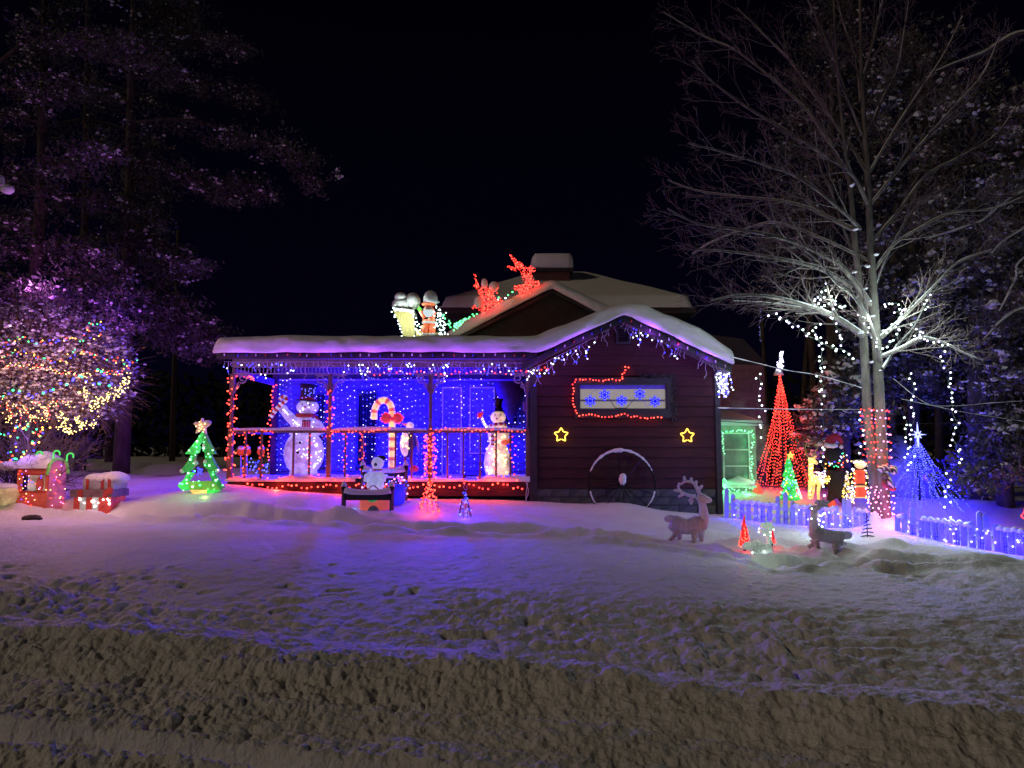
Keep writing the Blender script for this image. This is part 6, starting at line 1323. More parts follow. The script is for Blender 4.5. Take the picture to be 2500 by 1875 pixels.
# small bulb trees on the yard
def bulbtree(lb, px, Y, pyt, pyb, half, mats, lampc, n, wire_mat=BLACKM, strands=10, r=.019, fill=.35, lw=6):
    z0_ = P(px, pyb, Y).z; top = P(px, pyt, Y); t = thing('light_tree', lb, 'light tree', (top.x, Y, z0_)); m = MB(); b = []; R_ = M(half, Y)
    for k in range(strands):
        a = 2 * math.pi * k / strands + .2; q = Vector((top.x + R_ * math.cos(a), Y + R_ * math.sin(a), z0_)); m.tube([top, top.lerp(q, .5) + Vector((0, 0, .03)), q], .005, 4)
        for _ in range(n // strands): f = rnd.random() ** .6; b.append(jit(top.lerp(q, f), .03))
    m.build('frame', wire_mat, t); blobs('bulbs', b, r * .85, mats, t, [rnd.randrange(len(mats)) for _ in b])
    for f in (.45, .9): lamp(top.lerp(Vector((top.x, Y, z0_)), f) + Vector((0, -R_ - .12, .02)), lampc, lw / 2, t, .04)
    return t
bulbtree('red spiral light tree on the snow below the third porch post', 1049, YG(1050, 1250), 1165, 1249, 25, [E_RED, E_ORED], RGBc['red'], 110, lw=6)
bulbtree('small blue light tree on the snow right of the red one', 1135, YG(1135, 1264), 1196, 1264, 17, [E_BLUE, E_BLUEW], RGBc['blue'], 36, lw=11)
m = MB(); c = P(1135, 1198, YG(1135, 1264)); m.tube([c + Vector((0.03, 0, 0)), c + Vector((-.03, 0, .06)), c + Vector((.0, 0, .14))], .004, 4); m.tube([c, c + Vector((.05, 0, .04)), c + Vector((.03, 0, .1))], .004, 4); tag(m.build('wire_loop', WIREW), 'bare wire loop sticking up from the small blue light tree', 'wire')
cbl = MB(); cbl.tube(smoothpath(pp([(1289, 1172), (1286, 1195), (1284, 1218), (1290, 1236)], 15.8)), .008, 5); cbl.tube(smoothpath(pp([(1283, 1175), (1290, 1200), (1281, 1228)], 15.75)), .007, 5); tag(cbl.build('extension_cord', WIREW), 'pale cords hanging from the porch deck corner by the gable wall', 'cord')
# ------------------------------------------------------------------ wire reindeer in the yard
DEERM = mat('frosted_mesh', (.88, .87, .9), .6, var=.2, scale=22, bump=.9, bscale=45)
_nn = DEERM.node_tree.nodes; _ll = DEERM.node_tree.links; _tr = _nn.new('ShaderNodeBsdfTranslucent'); _tr.inputs[0].default_value = (.75, .72, .74, 1); _mx = _nn.new('ShaderNodeMixShader'); _mx.inputs[0].default_value = .45
_ll.new(_nn['Principled BSDF'].outputs[0], _mx.inputs[1]); _ll.new(_tr.outputs[0], _mx.inputs[2]); _ll.new(_mx.outputs[0], _nn['Material Output'].inputs[0])
def wire_shell(mb, pts, radii, n=9, wr=.006, flat=1.0, rings=None):
    """basket of wires round a limb or body"""
    q = smoothpath(pts, 4); L = len(q); rr = np.interp(np.linspace(0, 1, L), np.linspace(0, 1, len(radii)), radii)
    rg = []
    for i in range(L):
        tt_ = (q[min(i + 1, L - 1)] - q[max(i - 1, 0)]).normalized(); n1 = Vector((0, 1, 0)) - tt_ * tt_.y; n1 = n1.normalized(); n2 = tt_.cross(n1)
        rg.append([q[i] + n1 * rr[i] * flat * math.cos(2 * math.pi * k / n) + n2 * rr[i] * math.sin(2 * math.pi * k / n) for k in range(n)])
    for k in range(n): mb.tube([rg[i][(k + (i // 2 if i % 2 else 0)) % n] for i in range(L)], wr, 3, cap=False)
    for i in range(0, L, 2): mb.tube(rg[i] + [rg[i][0]], wr, 3, cap=False)
def body(mb, pts, radii, flat=.8, n=14):
    q = smoothpath(pts, 4); L = len(q); rr = np.interp(np.linspace(0, 1, L), np.linspace(0, 1, len(radii)), radii); mb.tube(q, list(rr), n, flat=flat)
def zd(x, y): return (1600 + x * .23508, 1100 + y * .23508)
def deer(label, Y, bodyp, neck, head, legs, antl, tail, bulbs_, fl, tines=None):
    t = thing('wire_reindeer', label, 'reindeer', P(*legs[0][0][-1], Y)); K = lambda px: M(px, Y)
    m = MB(); body(m, [P(*q, Y) for q in bodyp[0]], [K(r_) * 1.08 for r_ in bodyp[1]], .75); bo = m.build('body', fl, t, True)
    m = MB(); wire_shell(m, [P(*q, Y) for q in bodyp[0]], [K(r_) * 1.13 for r_ in bodyp[1]], 10, .003, .8); m.build('body_wires', WIREW, t)
    m = MB(); body(m, [P(*q, Y) for q in neck[0]], [K(r_) for r_ in neck[1]], .8, 12); m.build('neck', fl, t, True)
    m = MB(); body(m, [P(*q, Y) for q in head[0]], [K(r_) for r_ in head[1]], .8, 12); m.build('head', fl, t, True)
    for (lp, lr, dy) in legs:
        m = MB(); wire_shell(m, [P(*q, Y + dy) for q in lp], [K(r_) for r_ in lr], 7, .007); body(m, [P(*q, Y + dy) for q in lp], [K(r_) * .5 for r_ in lr], 1, 6); m.build('leg', fl, t)
    for path in antl:
        m = MB(); q = smoothpath([P(*a, Y) for a in path[0]], 4); m.tube([p + Vector((0, path[1], 0)) for p in q], [.032 * (1 - .5 * i / len(q)) for i in range(len(q))], 7)
        for i in (range(3, len(q) - 1, 3) if not tines else ()):
            d = (q[min(i + 1, len(q) - 1)] - q[i - 1]).normalized(); nn_ = Vector((-d.z, 0, d.x)) * (1 if (path[2] > 0) else -1); m.tube([q[i] + Vector((0, path[1], 0)), q[i] + nn_ * .15 + Vector((0, path[1], 0))], [.03, .02], 6)
        m.build('antler', fl, t, True)
    for a_, b_2 in (tines or ()): m = MB(); m.tube([P(*a_, Y), P(*b_2, Y)], [.032, .018], 7); m.build('tine', fl, t, True)
    for e in head[2]: m = MB(); m.ell(P(*e, Y - .05), (.05, .02, .03), 8, 6); m.build('ear', fl, t, True)
    m = MB(); m.ell(P(*tail, Y), (.10, .05, .06), 8, 6, noise=.1); m.build('tail', fl, t, True)
    if bulbs_: blobs('bulbs', [jit(P(*q, Y - .12), .05) for q in bulbs_], .012, E_WHITE, t)
    return t
deer('unlit wire reindeer facing right with round antlers below the gable wall', YG(1690, 1324), ([zd(175, 740), zd(230, 770), (1600 + 330 * .235, 1100 + 790 * .235), zd(430, 770), zd(500, 760)], [16, 19, 17, 20, 15]), ([zd(478, 800), zd(502, 720), zd(500, 640), zd(490, 570), zd(470, 490)], [14, 13, 11, 9, 9]), ([zd(440, 470), zd(500, 500), zd(560, 515), zd(585, 518)], [10, 11, 7, 3], [zd(370, 520)]),
     [([zd(210, 830), zd(200, 880), zd(150, 930)], [8, 6, 5], -.1), ([zd(250, 840), zd(250, 900), zd(240, 960)], [8, 6, 5], .1), ([zd(400, 840), zd(405, 900), zd(400, 960)], [9, 7, 5], -.1), ([zd(470, 840), zd(475, 900), zd(480, 965)], [9, 7, 5], .1)],
     [([zd(450, 450), zd(420, 380), zd(380, 330), zd(300, 320), zd(260, 350)], -.05, 1), ([zd(430, 480), zd(360, 470), zd(290, 440), zd(255, 400), zd(250, 360)], .08, -1)], zd(150, 705), None, DEERM, [(zd(*a), zd(*b)) for a, b in (((310, 330), (298, 265)), ((370, 330), (374, 280)), ((410, 370), (428, 310)), ((440, 410), (490, 362)), ((260, 355), (238, 340)), ((262, 420), (192, 410)), ((290, 450), (236, 484)), ((380, 485), (368, 560)))])
deer('unlit wire reindeer facing left at the right end of the yard', YG(2020, 1346), ([zd(1640, 830), zd(1680, 860), zd(1760, 880), zd(1850, 900), zd(1930, 910)], [14, 17, 15, 15, 16]), ([zd(1662, 870), zd(1642, 790), zd(1640, 740), zd(1645, 680), zd(1650, 630)], [14, 12, 10, 8, 8]), ([zd(1680, 600), zd(1640, 605), zd(1605, 600), zd(1590, 598)], [8, 9, 6, 3], [zd(1690, 600)]),
     [([zd(1660, 930), zd(1680, 980), zd(1700, 1040)], [8, 6, 5], -.1), ([zd(1640, 930), zd(1650, 970), zd(1590, 1000)], [8, 6, 5], .1), ([zd(1880, 960), zd(1870, 1020), zd(1880, 1070)], [9, 7, 6], -.1), ([zd(1940, 960), zd(1950, 1010), zd(1950, 1060)], [9, 7, 6], .1)],
     [([zd(1680, 580), zd(1720, 560), zd(1780, 580)], -.05, 1), ([zd(1690, 560), zd(1700, 530), zd(1760, 540), zd(1790, 580)], .06, -1)], zd(1980, 880), [(1988, 1250), (1998, 1252), (2010, 1248), (1985, 1262)], DEERM, [(zd(*a), zd(*b)) for a, b in (((1700, 560), (1690, 515)), ((1740, 540), (1745, 500)), ((1770, 550), (1800, 525)), ((1720, 565), (1725, 600)))])
deer('lit white fawn lying in the snow with its head turned left', YG(1850, 1356), ([zd(990, 1020), zd(1040, 1010), zd(1120, 1030), zd(1200, 1020)], [13, 18, 15, 14]), ([zd(1190, 970), zd(1180, 920), zd(1175, 880)], [8, 6, 7]), ([zd(1200, 850), zd(1160, 855), zd(1110, 840), zd(1090, 838)], [6, 8, 5, 4], [zd(1205, 800)]),
     [([zd(1010, 1070), zd(1060, 1090), zd(1110, 1095)], [6, 5, 4], -.15), ([zd(1180, 1060), zd(1200, 1090), zd(1230, 1085)], [6, 5, 4], -.15)],
     [([zd(1185, 850), zd(1200, 790), zd(1198, 740)], 0, 1)], zd(970, 990), [zd(1095, 838), zd(1110, 850), zd(1175, 880), zd(1185, 830), zd(990, 1090), zd(1000, 1060), zd(1200, 1100), zd(1205, 830), zd(1030, 1080), zd(1100, 1085), zd(1150, 1090), zd(1170, 905)], F_SILV)
lamp(P(*zd(1100, 1080), YG(1850, 1356) - .7) + Vector((0, 0, .35)), (.75, 1, .8), 3.0)
def conetree(lb, px, Y, pyt, pyb, half, mt, bm, n, lampc, lw):
    z0_ = P(px, pyb, Y).z; a = P(px, pyt, Y); t = thing('cone_tree', lb, 'cone tree', (a.x, Y, z0_)); R_ = M(half, Y); H_ = a.z - z0_
    m = MB(); m.lathe((a.x, Y, z0_ + H_ * .12), [(R_, 0), (R_ * .72, H_ * .3), (R_ * .3, H_ * .65), (.004, H_ * .88)], 14); m.build('cone', mt, t, True); m = MB(); m.tube([(a.x, Y, z0_ - .1), (a.x, Y, z0_ + H_ * .15)], .02, 6); m.build('stake', BLACKM, t)
    b = []
    for _ in range(n): f = rnd.random() ** .5; an = rnd.uniform(0, 6.28); b.append(Vector((a.x + R_ * f * 1.04 * math.cos(an), Y + R_ * f * 1.04 * math.sin(an), z0_ + H_ * (.12 + .86 * (1 - f)))))
    blobs('bulbs', b, .011, bm, t, [rnd.randrange(len(bm)) for _ in b]); lamp(Vector((a.x - .05, Y - R_ - .2, z0_ + .25)), lampc, lw, t, .05)
conetree('glowing red cone tree in the snow left of the lying fawn', 1816, YG(1816, 1345), 1255, 1345, 13, lit('cone_red', (.5, .04, .03), (1, .03, .02), .55, 40, .15), [E_RED, E_ORED], 90, (1, .05, .03), 3.5)
conetree('glowing red cone tree partly hidden behind the lying fawn', 1882, YG(1882, 1334), 1268, 1334, 9, bpy.data.materials['cone_red'], [E_RED], 40, (1, .05, .05), 2.2)
# ================================================================== RIGHT DISPLAY
# picket fences
PKM = None
def picket_fence(label, xs_px, ys, Yl, Yr, tall, netpx, lamps_px):
    global PKM
    n = len(xs_px); c = P(xs_px[0], ys[0], Yl); t = thing('picket_fence', label, 'picket fence', c, 'white picket fences'); allp = []
    for i, px in enumerate(xs_px):
        f = (px - xs_px[0]) / (xs_px[-1] - xs_px[0]); Y = Yl + (Yr - Yl) * f; py = ys[0] + (ys[1] - ys[0]) * f; a = P(px, py, Y); allp.append(a)
        h_ = tall.get(i, .36 + .03 * math.sin(i * 1.3))
        if PKM is None:
            m = MB(); w_ = .045; m.prism([(-w_, -.15), (w_, -.15), (w_, .92), (w_ * .55, .975), (0, 1), (-w_ * .55, .975), (-w_, .92)], -.012, .012); o = m.build('picket', mat('picket_paint', (.36, .36, .42), .6, var=.2)); PKM = o.data; o.parent = t
        else: o = bpy.data.objects.new('picket', PKM); COL.objects.link(o); o.parent = t
        o.location = a - WL[t.name]; o.scale = (1, 1, h_); o.rotation_euler = (0, rnd.uniform(-.03, .03), math.atan2(-(Yl - Yr), 5) )
    for hz in (.12, .27):
        m = MB()
        for p, q in zip(allp, allp[1:]): m.box((p + q) / 2 + Vector((0, .03, hz)), ((q - p).length, .02, .05), Matrix.Rotation(math.atan2(q.y - p.y, q.x - p.x), 3, 'Z') @ Matrix.Rotation(-math.atan2(q.z - p.z, (q - p).xy.length), 3, 'Y'))
        m.build('rail', WHITEP, t)
    # snow caught on the low stretches
    m = None
    for i, (p, q) in enumerate(zip(allp, allp[1:])):
        if i in tall and i + 1 in tall:
            if m: m.build('snow_cap', SNOW, t, True); m = None
            continue
        if m is None: m = MB()
        m.tube([p + Vector((0, 0, .33)), (p + q) / 2 + Vector((0, 0, .36 + rnd.uniform(-.02, .02))), q + Vector((0, 0, .33))], [.035, .045, .035], 7)
    if m: m.build('snow_cap', SNOW, t, True)
    # dark decorative wire stakes in front
    for i in range(2, n - 1, 3):
        p = allp[i]; m = MB(); m.tube([p + Vector((-.04, -.06, 0)), p + Vector((-.04, -.06, .22)), p + Vector((.08, -.06, .22)), p + Vector((.08, -.06, 0))], .006, 4); m.tube([p + Vector((-.04, -.06, .08)), p + Vector((.08, -.06, .08))], .005, 4); m.build('wire_stake', BLACKM, t)
    return t, allp
xsl = [1774, 1792, 1812, 1828, 1846, 1862, 1880, 1900, 1918, 1936, 1954, 1972, 1990, 2008, 2026, 2044, 2063, 2073, 2092, 2108, 2122]
fl_, pl_ = picket_fence('left white picket fence behind the wire reindeer, glowing with blue lights', xsl, (1262, 1296), YG(1774, 1262), YG(2122, 1296), {0: .62, 1: .50, 7: .52, 8: .62, 9: .45, 15: .42, 16: .58, 17: .56, 18: .42}, None, None)
xsr = [2192, 2209, 2229, 2250, 2266, 2284, 2300, 2318, 2336, 2354, 2375, 2395, 2413, 2436, 2452, 2470, 2488, 2504]
fr2, pr2 = picket_fence('right white picket fence by the blue cone tree, glowing with blue lights', xsr, (1308, 1352), YG(2192, 1308), YG(2500, 1352), {1: .42, 2: .55, 3: .40, 10: .42, 11: .60, 12: .58, 13: .42}, None, None)
def fnet(label, pts, ranges, lw):
    t = thing('light_net', label, 'net lights', pts[0], 'blue net lights on the picket fences'); b = []; m = MB()
    for (i0, i1) in ranges:
        for k in range(int((i1 - i0) * 2.6)):
            f = rnd.uniform(i0, i1); i = min(len(pts) - 2, int(f)); p = pts[i].lerp(pts[i + 1], f - i); b.append(p + Vector((0, -.06, rnd.uniform(.02, .30))))
        q = sorted(b[-int((i1 - i0) * 2.6):], key=lambda v: v.x); m.tube(q, .003, 3, cap=False)
        c = pts[int((i0 + i1) / 2)]; lamp(c + Vector((0, -.28, .10)), (.02, .004, 1), 9 * lw * (i1 - i0), t, .05)
    m.build('wire', WIRE, t, kind='stuff'); blobs('bulbs', b, .0145, [E_BLUEW, E_LILAC], t, [rnd.randrange(2) for _ in b])
fnet('blue net lights over the left picket fence', pl_, [(0, 2.2), (3.5, 6), (9, 12), (12, 15.5), (15.5, 18.5)], .75)
fnet('blue net lights over the right picket fence', pr2, [(.5, 3.3), (4.5, 8), (9.5, 13), (14, 16.9)], .75)
m = MB(); c = P(2118, 1310, YG(2118, 1310))
for i in range(6): m.tube([c + Vector((-.12 + .02 * i, 0, .06 * i)), c + Vector((.0, 0, .02 + .06 * i)), c + Vector((.12 - .02 * i, 0, .07 * i))], .010, 4)
m.tube([c - Vector((0, 0, .1)), c + Vector((0, 0, .40))], .009, 4); tag(m.build('wire_tree', BLACKM), 'small unlit dark wire tree in the snow left of the bare tree foot', 'wire tree')
# cone trees made of light strands
def megatree(label, ax, ay, Y, base, mats, r, step, lampc, lw, wiremat=WIRE, bow=.12, seed=1, gaps=()):
    top = P(ax, ay, Y); t = thing('strand_tree', label, 'light tree', (top.x, Y, G(top.x, Y))); m = MB(); b = []
    for i, (px, py, dy) in enumerate(base):
        e = P(px, py, Y + dy); q = []
        for k in range(22):
            f = k / 21; p = top.lerp(e, f); sg = math.sin(f * math.pi) * bow * rnd.uniform(.8, 1.2); s_ = (1 if e.x > top.x else -1) * .25
            q.append(p + Vector((-sg * s_ + .012 * math.sin(k * 1.1 + i), 0, -sg * .8)))
        m.tube(q, .003, 3, cap=False); rs = resample(q, step); b += [jit(p, .010) + Vector((0, 0, ph_)) for ph_ in [rnd.uniform(-step, step) * .5] for p in rs if rnd.random() < .97]
    m.build('strand', wiremat, t, kind='stuff'); blobs('bulbs', b, r, mats, t, [rnd.randrange(len(mats)) for _ in b] if len(mats) > 1 else None)
    m = MB(); m.tube([Vector((top.x, Y, G(top.x, Y) - .2)), top], .03, 8); m.build('pole', BLACKM, t)
    zc = G(top.x, Y)
    for f, k in ((.3, .25), (.6, .35), (.9, .4)): lamp(top.lerp(Vector((top.x, Y, zc + .1)), f) + Vector((0, -.35 - f * .75, 0)), lampc, lw * k, t, .06)
    lamp(Vector((top.x, Y, zc + .8)), lampc, lw * .5, t, .06)
    return t, top
MR = 18.3
rb = [(1842 + i * 6.1, 1165 + 40 * abs(math.sin(math.pi * (i + .5) / 25)) ** .5, .9 * math.cos(i * 1.7)) for i in range(25)] + [(1850, 1150, -.3), (1852, 1190, -.5), (1860, 1120, .4), (1985, 1210, -.4), (1975, 1200, .2), (1868, 1185, -.8), (1883, 1200, -.9), (1895, 1165, -.9), (1955, 1175, -.8)]
t, top = megatree('tall red cone tree of hanging light strands beside the green-lit shed', 1904, 912, MR, rb, [E_RED, E_RED, E_ORED], .0115, .088, (1, .02, .03), 40, bow=.16)
m = MB(); m.lathe(P(1901, 916, MR), [(.13, 0), (.10, .08), (.05, .18), (.02, .22)], 12); m.build('cap', SNOW, t, True)
b = [jit(P(1902 + 7 * f, 905 - 48 * f, MR - .05), .085 * (1 - .6 * f)) for f in [rnd.random() for _ in range(90)]]
blobs('topper_bulbs', b, .016, E_LILAC, t)
MBY = 17.6
bb_ = [(2182 + i * 8.6, 1236 + 8 * math.sin(i) + (10 if i > 14 else 0), .9 * math.sin(i * 2.1)) for i in range(23)] + [(2187, 1150, -.5), (2182, 1190, -.7), (2172, 1205, -.5), (2300, 1240, -.9), (2222, 1240, -.9), (2240, 1244, -.9), (2262, 1244, -.9), (2380, 1252, -.3), (2345, 1248, -.8)]
t, top = megatree('wide blue cone tree of light strands with a bright star, right of the bare tree', 2238, 1072, MBY, bb_, [E_BLUEW, E_BLUE, E_BLUEW], .0115, .062, (.008, .001, 1), 210, bow=.10)
m = MB(); c = P(2240, 1061, MBY - .1)
for k in range(8):
    a = k * math.pi / 4; L_ = (.26 if k % 4 == 2 else .22 if k % 4 == 0 else .11); L_ = .22 if k % 4 == 0 else (.30 if k % 2 == 0 else .12)
    m.prism([(c.x + .035 * math.cos(a - .7), c.z + .035 * math.sin(a - .7)), (c.x + L_ * math.cos(a), c.z + L_ * math.sin(a)), (c.x + .035 * math.cos(a + .7), c.z + .035 * math.sin(a + .7))], c.y - .02 - .002 * k, c.y + .002 * k)
m.build('star', emis('star_glow', (.3, .34, 1), 3.0), t); lamp(c + Vector((0, -.3, 0)), (.2, .2, 1), 2, t)
lamp(Vector((P(2262, 1180, MBY + .6).x, MBY + .6, .9)), (.01, .002, 1), 90, t, .06)
m = MB()
m.lathe((top.x + .15, MBY + 1.1, G(top.x, MBY) - .1), [(.95, 0), (.7, .5), (.35, 1.2), (.1, 1.7)], 14); m.build('glow_backing', mat('blue_backing', (.3, .3, .4), .7), t, True)  # backing cone added behind the strands to catch their blue glow
# shed with green framed window and steam
SHY = 17.6
t = thing('shed', 'low grey shed behind the gable wing with a misty window framed in green lights', 'shed', P(1790, 1200, SHY))
xa, xb = P(1735, 1100, SHY).x, P(1846, 1100, SHY).x; zt3 = P(1800, 1040, SHY).z; z03 = G(xb, SHY) - .1; wza, wzb = P(1800, 1178, SHY).z, P(1800, 1058, SHY).z; wxa, wxb = P(1766, 1100, SHY).x, P(1828, 1100, SHY).x
m = MB(); 
for (a, b2) in (((xa, z03), (xb, wza)), ((xa, wzb), (xb, zt3)), ((xa, wza), (wxa, wzb)), ((wxb, wza), (xb, wzb))): m.span((a[0], SHY, a[1]), (b2[0], SHY + .1, b2[1]))
m.span((xb - .1, SHY + .1, z03), (xb, SHY + 2.2, zt3)); m.span((xa, SHY + 2.1, z03), (xb - .1, SHY + 2.2, zt3)); m.build('wall', ASPH, t)
m = MB()
for k in (0, 1 / 3, 2 / 3, 1): zq = wza + (wzb - wza) * k; m.span((wxa, SHY - .03, zq - .015), (wxb, SHY + .02, zq + .015))
m.span((wxa - .02, SHY - .03, wza), (wxa + .015, SHY + .02, wzb)); m.span((wxb - .015, SHY - .03, wza), (wxb + .02, SHY + .02, wzb)); w2 = m.build('window_frame', WHITEP, t)
m = MB(); m.span((wxa, SHY + .02, wza), (wxb, SHY + .03, wzb)); m.build('pane', mat('misty_pane', (.20, .24, .24), .35, var=.6, scale=2.5, stretch=(1, 1, .5)), w2)
m = MB(); m.span((wxa - .1, SHY - .2, wza - .12), (wxb + .1, SHY - .01, wza - .07)); m.build('sill', WHITEP, t); m = MB(); m.tube([(wxa - .08, SHY - .12, wza - .03), ((wxa + wxb) / 2, SHY - .12, wza + .04), (wxb + .08, SHY - .12, wza - .03)], [.06, .13, .06], 10); m.build('sill_snow', SNOW, t, True)
m = MB(); m.add([(xa, SHY - .15, zt3), (xb + .15, SHY - .15, zt3), (xb + .15, SHY + 2.3, zt3 + .3), (xa, SHY + 2.3, zt3 + .3), (xa, SHY - .12, zt3 + .16), (xb + .12, SHY - .12, zt3 + .13), (xb + .12, SHY + 2.3, zt3 + .5), (xa, SHY + 2.3, zt3 + .5)], [(0, 1, 5, 4), (4, 5, 6, 7), (1, 2, 6, 5), (0, 3, 2, 1)]); m.build('roof_snow', SNOW, t)
gpath = pp([(1752, 1055), (1800, 1053), (1838, 1053), (1836, 1080), (1834, 1120), (1836, 1160), (1840, 1190), (1820, 1200), (1790, 1197), (1762, 1203), (1754, 1195)], SHY - .16)
light_string('green string framing the shed window', gpath, .05, [emis('green_glow', (.25, 1, .45), 4), E_GREEN], r=.019, jitter=.04, lamps=(7, (.1, 1, .3), 13, (0, -.15, 0)))
light_string('green string hanging down inside the left edge of the shed window', pp([(1766, 1060), (1765, 1080), (1768, 1110)], SHY - .12), .06, [bpy.data.materials['green_glow']], r=.016, jitter=.02)
light_string('tangle of green lights heaped at the lower left of the shed window', [jit(P(1764, 1175 + i * .8, SHY - .25), .09) for i in range(36)], .06, [bpy.data.materials['green_glow'], E_GREEN], r=.017, jitter=.05, lamps=(1, (.1, 1, .3), 3, (0, -.25, 0)))
# reddish wall of the neighbouring building behind
t = thing('outbuilding', 'dim reddish outbuilding wall rising behind the shed', 'building', P(1800, 1000, 21.5))
q0, q1 = P(1740, 890, 21.5), P(1868, 985, 21.5); zz0 = G(q1.x, 21.5); kz = 0
z = zz0 - .2
while z < q0.z:
    m = MB(); m.span((q0.x, 21.5 + .006 * (kz % 2), z), (q1.x, 21.7, min(z + .235, q0.z))); m.build('siding_board', mat('plum_siding', (.20, .12, .13), .8, bump=.2) if 'plum_siding' not in bpy.data.materials else bpy.data.materials['plum_siding'], t); z += .24; kz += 1
m = MB(); m.prism([(q0.x - .2, q0.z), (q1.x + .15, q0.z), (q1.x - .6, q0.z + .8), (q0.x - .2, q0.z + .95)], 21.55, 24); m.build('roof', TRIM, t)
# steam by the shed
st = MB(); c = P(1805, 1110, SHY - .6); st.ell(c + Vector((.05, 0, .3)), (.75, .3, 1.3), 20, 12)
SM = bpy.data.materials.new('steam'); SM.use_nodes = True; n_ = SM.node_tree.nodes; l_ = SM.node_tree.links; n_.remove(n_['Principled BSDF'])
pv = n_.new('ShaderNodeVolumePrincipled'); pv.inputs['Color'].default_value = (.9, .9, .9, 1); tc_ = n_.new('ShaderNodeTexCoord'); nz = n_.new('ShaderNodeTexNoise'); nz.inputs['Scale'].default_value = 2.4; nz.inputs['Detail'].default_value = 3
l_.new(tc_.outputs['Object'], nz.inputs['Vector']); mr = n_.new('ShaderNodeMapRange'); mr.inputs[1].default_value = .47; mr.inputs[2].default_value = .75; mr.inputs[4].default_value = 1.5; l_.new(nz.outputs['Fac'], mr.inputs[0]); l_.new(mr.outputs[0], pv.inputs['Density']); l_.new(pv.outputs[0], n_['Material Output'].inputs['Volume'])
tag(st.build('steam', SM), 'thin steam drifting in front of the green-lit shed window', 'steam', kind='stuff')
# little green christmas tree with gold star
GY = 16.6; K = lambda p: M(p, GY)
gb_ = P(1928, 1221, GY)
t = thing('christmas_tree', 'small bright green tiered tree with coloured bulbs and gold star before the red cone tree', 'christmas tree', gb_)
for (py0, py1, w0, w1) in ((1221, 1188, 25, 12), (1190, 1160, 20, 9), (1165, 1137, 15, 6), (1142, 1112, 10, 1.5)):
    m = MB(); z_ = P(1928, py0, GY).z; h_ = P(1928, py1, GY).z - z_; m.lathe((gb_.x, GY, z_), [(K(w0) * .85, -.0), (K(w0), .03), (K(w1), h_ * .9), (.02, h_)], 14); m.build('tier', F_GREENB, t, True)
c = P(1930, 1112, GY - .1); m = MB(); m.prism([(c.x + (.10 if k % 2 == 0 else .042) * math.cos(math.pi / 2 + k * math.pi / 5), c.z + (.10 if k % 2 == 0 else .042) * math.sin(math.pi / 2 + k * math.pi / 5)) for k in range(10)], c.y - .02, c.y + .02); m.build('star', emis('gold_star', (1, .55, .12), 1.6), t)
b = []
for _ in range(110): f = rnd.random() ** .55; a = rnd.uniform(3.14, 6.28); b.append(Vector((gb_.x + K(26) * f * math.cos(a), GY + K(26) * f * math.sin(a) - .02, gb_.z + .05 + (1 - f) * K(98))))
blobs('bulbs', b, .015, [E_GREEN, E_GOLD, bpy.data.materials['green_glow'], E_MC[2]], t, [rnd.choices(range(4), weights=(5, 3, 4, 2))[0] for _ in b]); lamp(P(1928, 1190, GY - .7), (.3, 1, .3), 2.5, t)
# gold reindeer
t = thing('gold_reindeer', 'gold lit standing reindeer with curled antlers right of the small green tree', 'reindeer', P(1985, 1218, GY))
for nm, path, rr_ in (('head', [(1974, 1122), (1984, 1124), (1996, 1132)], [5, 7, 3]), ('neck', [(1980, 1128), (1979, 1150), (1982, 1168)], [6, 6, 8]), ('body', [(1980, 1165), (1990, 1172), (2005, 1176), (2012, 1172)], [8, 9, 9, 5]), ('leg', [(1978, 1172), (1977, 1195), (1974, 1217)], [5, 4, 3]), ('leg', [(1986, 1178), (1986, 1200), (1981, 1218)], [5, 3, 3]), ('leg', [(2002, 1178), (1998, 1195), (1998, 1220)], [6, 4, 3]), ('leg', [(2010, 1176), (2022, 1170), (2026, 1168)], [5, 4, 2]), ('antler', [(1974, 1118), (1968, 1105), (1966, 1090), (1972, 1083), (1976, 1090)], [1.6, 1.5, 1.4, 1.2, 1]), ('antler', [(1982, 1118), (1990, 1104), (1996, 1092), (1992, 1084), (1987, 1090)], [1.6, 1.5, 1.4, 1.2, 1]), ('ear', [(1986, 1120), (1992, 1113)], [3, 2])):
    m = MB(); body(m, pp(path, GY), [K(r_) for r_ in rr_], .8, 10); m.build(nm, F_GOLD if nm != 'antler' else PINE, t, True)
blobs('bulbs', [jit(P(1980 + rnd.uniform(-5, 5), rnd.uniform(1120, 1168), GY - .1), .02) for _ in range(30)] + [jit(P(rnd.uniform(1984, 2022), 1172, GY - .12), .09) for _ in range(50)] + [jit(P(1978, rnd.uniform(1175, 1215), GY - .1), .03) for _ in range(14)], .013, [E_GOLD, E_WARM], t, [rnd.randrange(2) for _ in range(94)]); lamp(P(1990, 1165, GY - .7), (1, .6, .2), 3, t)
light_string('white and red tangle of lights on the back of the gold reindeer', [jit(P(2006 + 10 * math.sin(i * 2.3), 1163 + 10 * math.cos(i * 1.7), GY - .15), .05) for i in range(40)], .10, [E_LILAC, E_PINK, E_WARM], r=.014, jitter=.04)
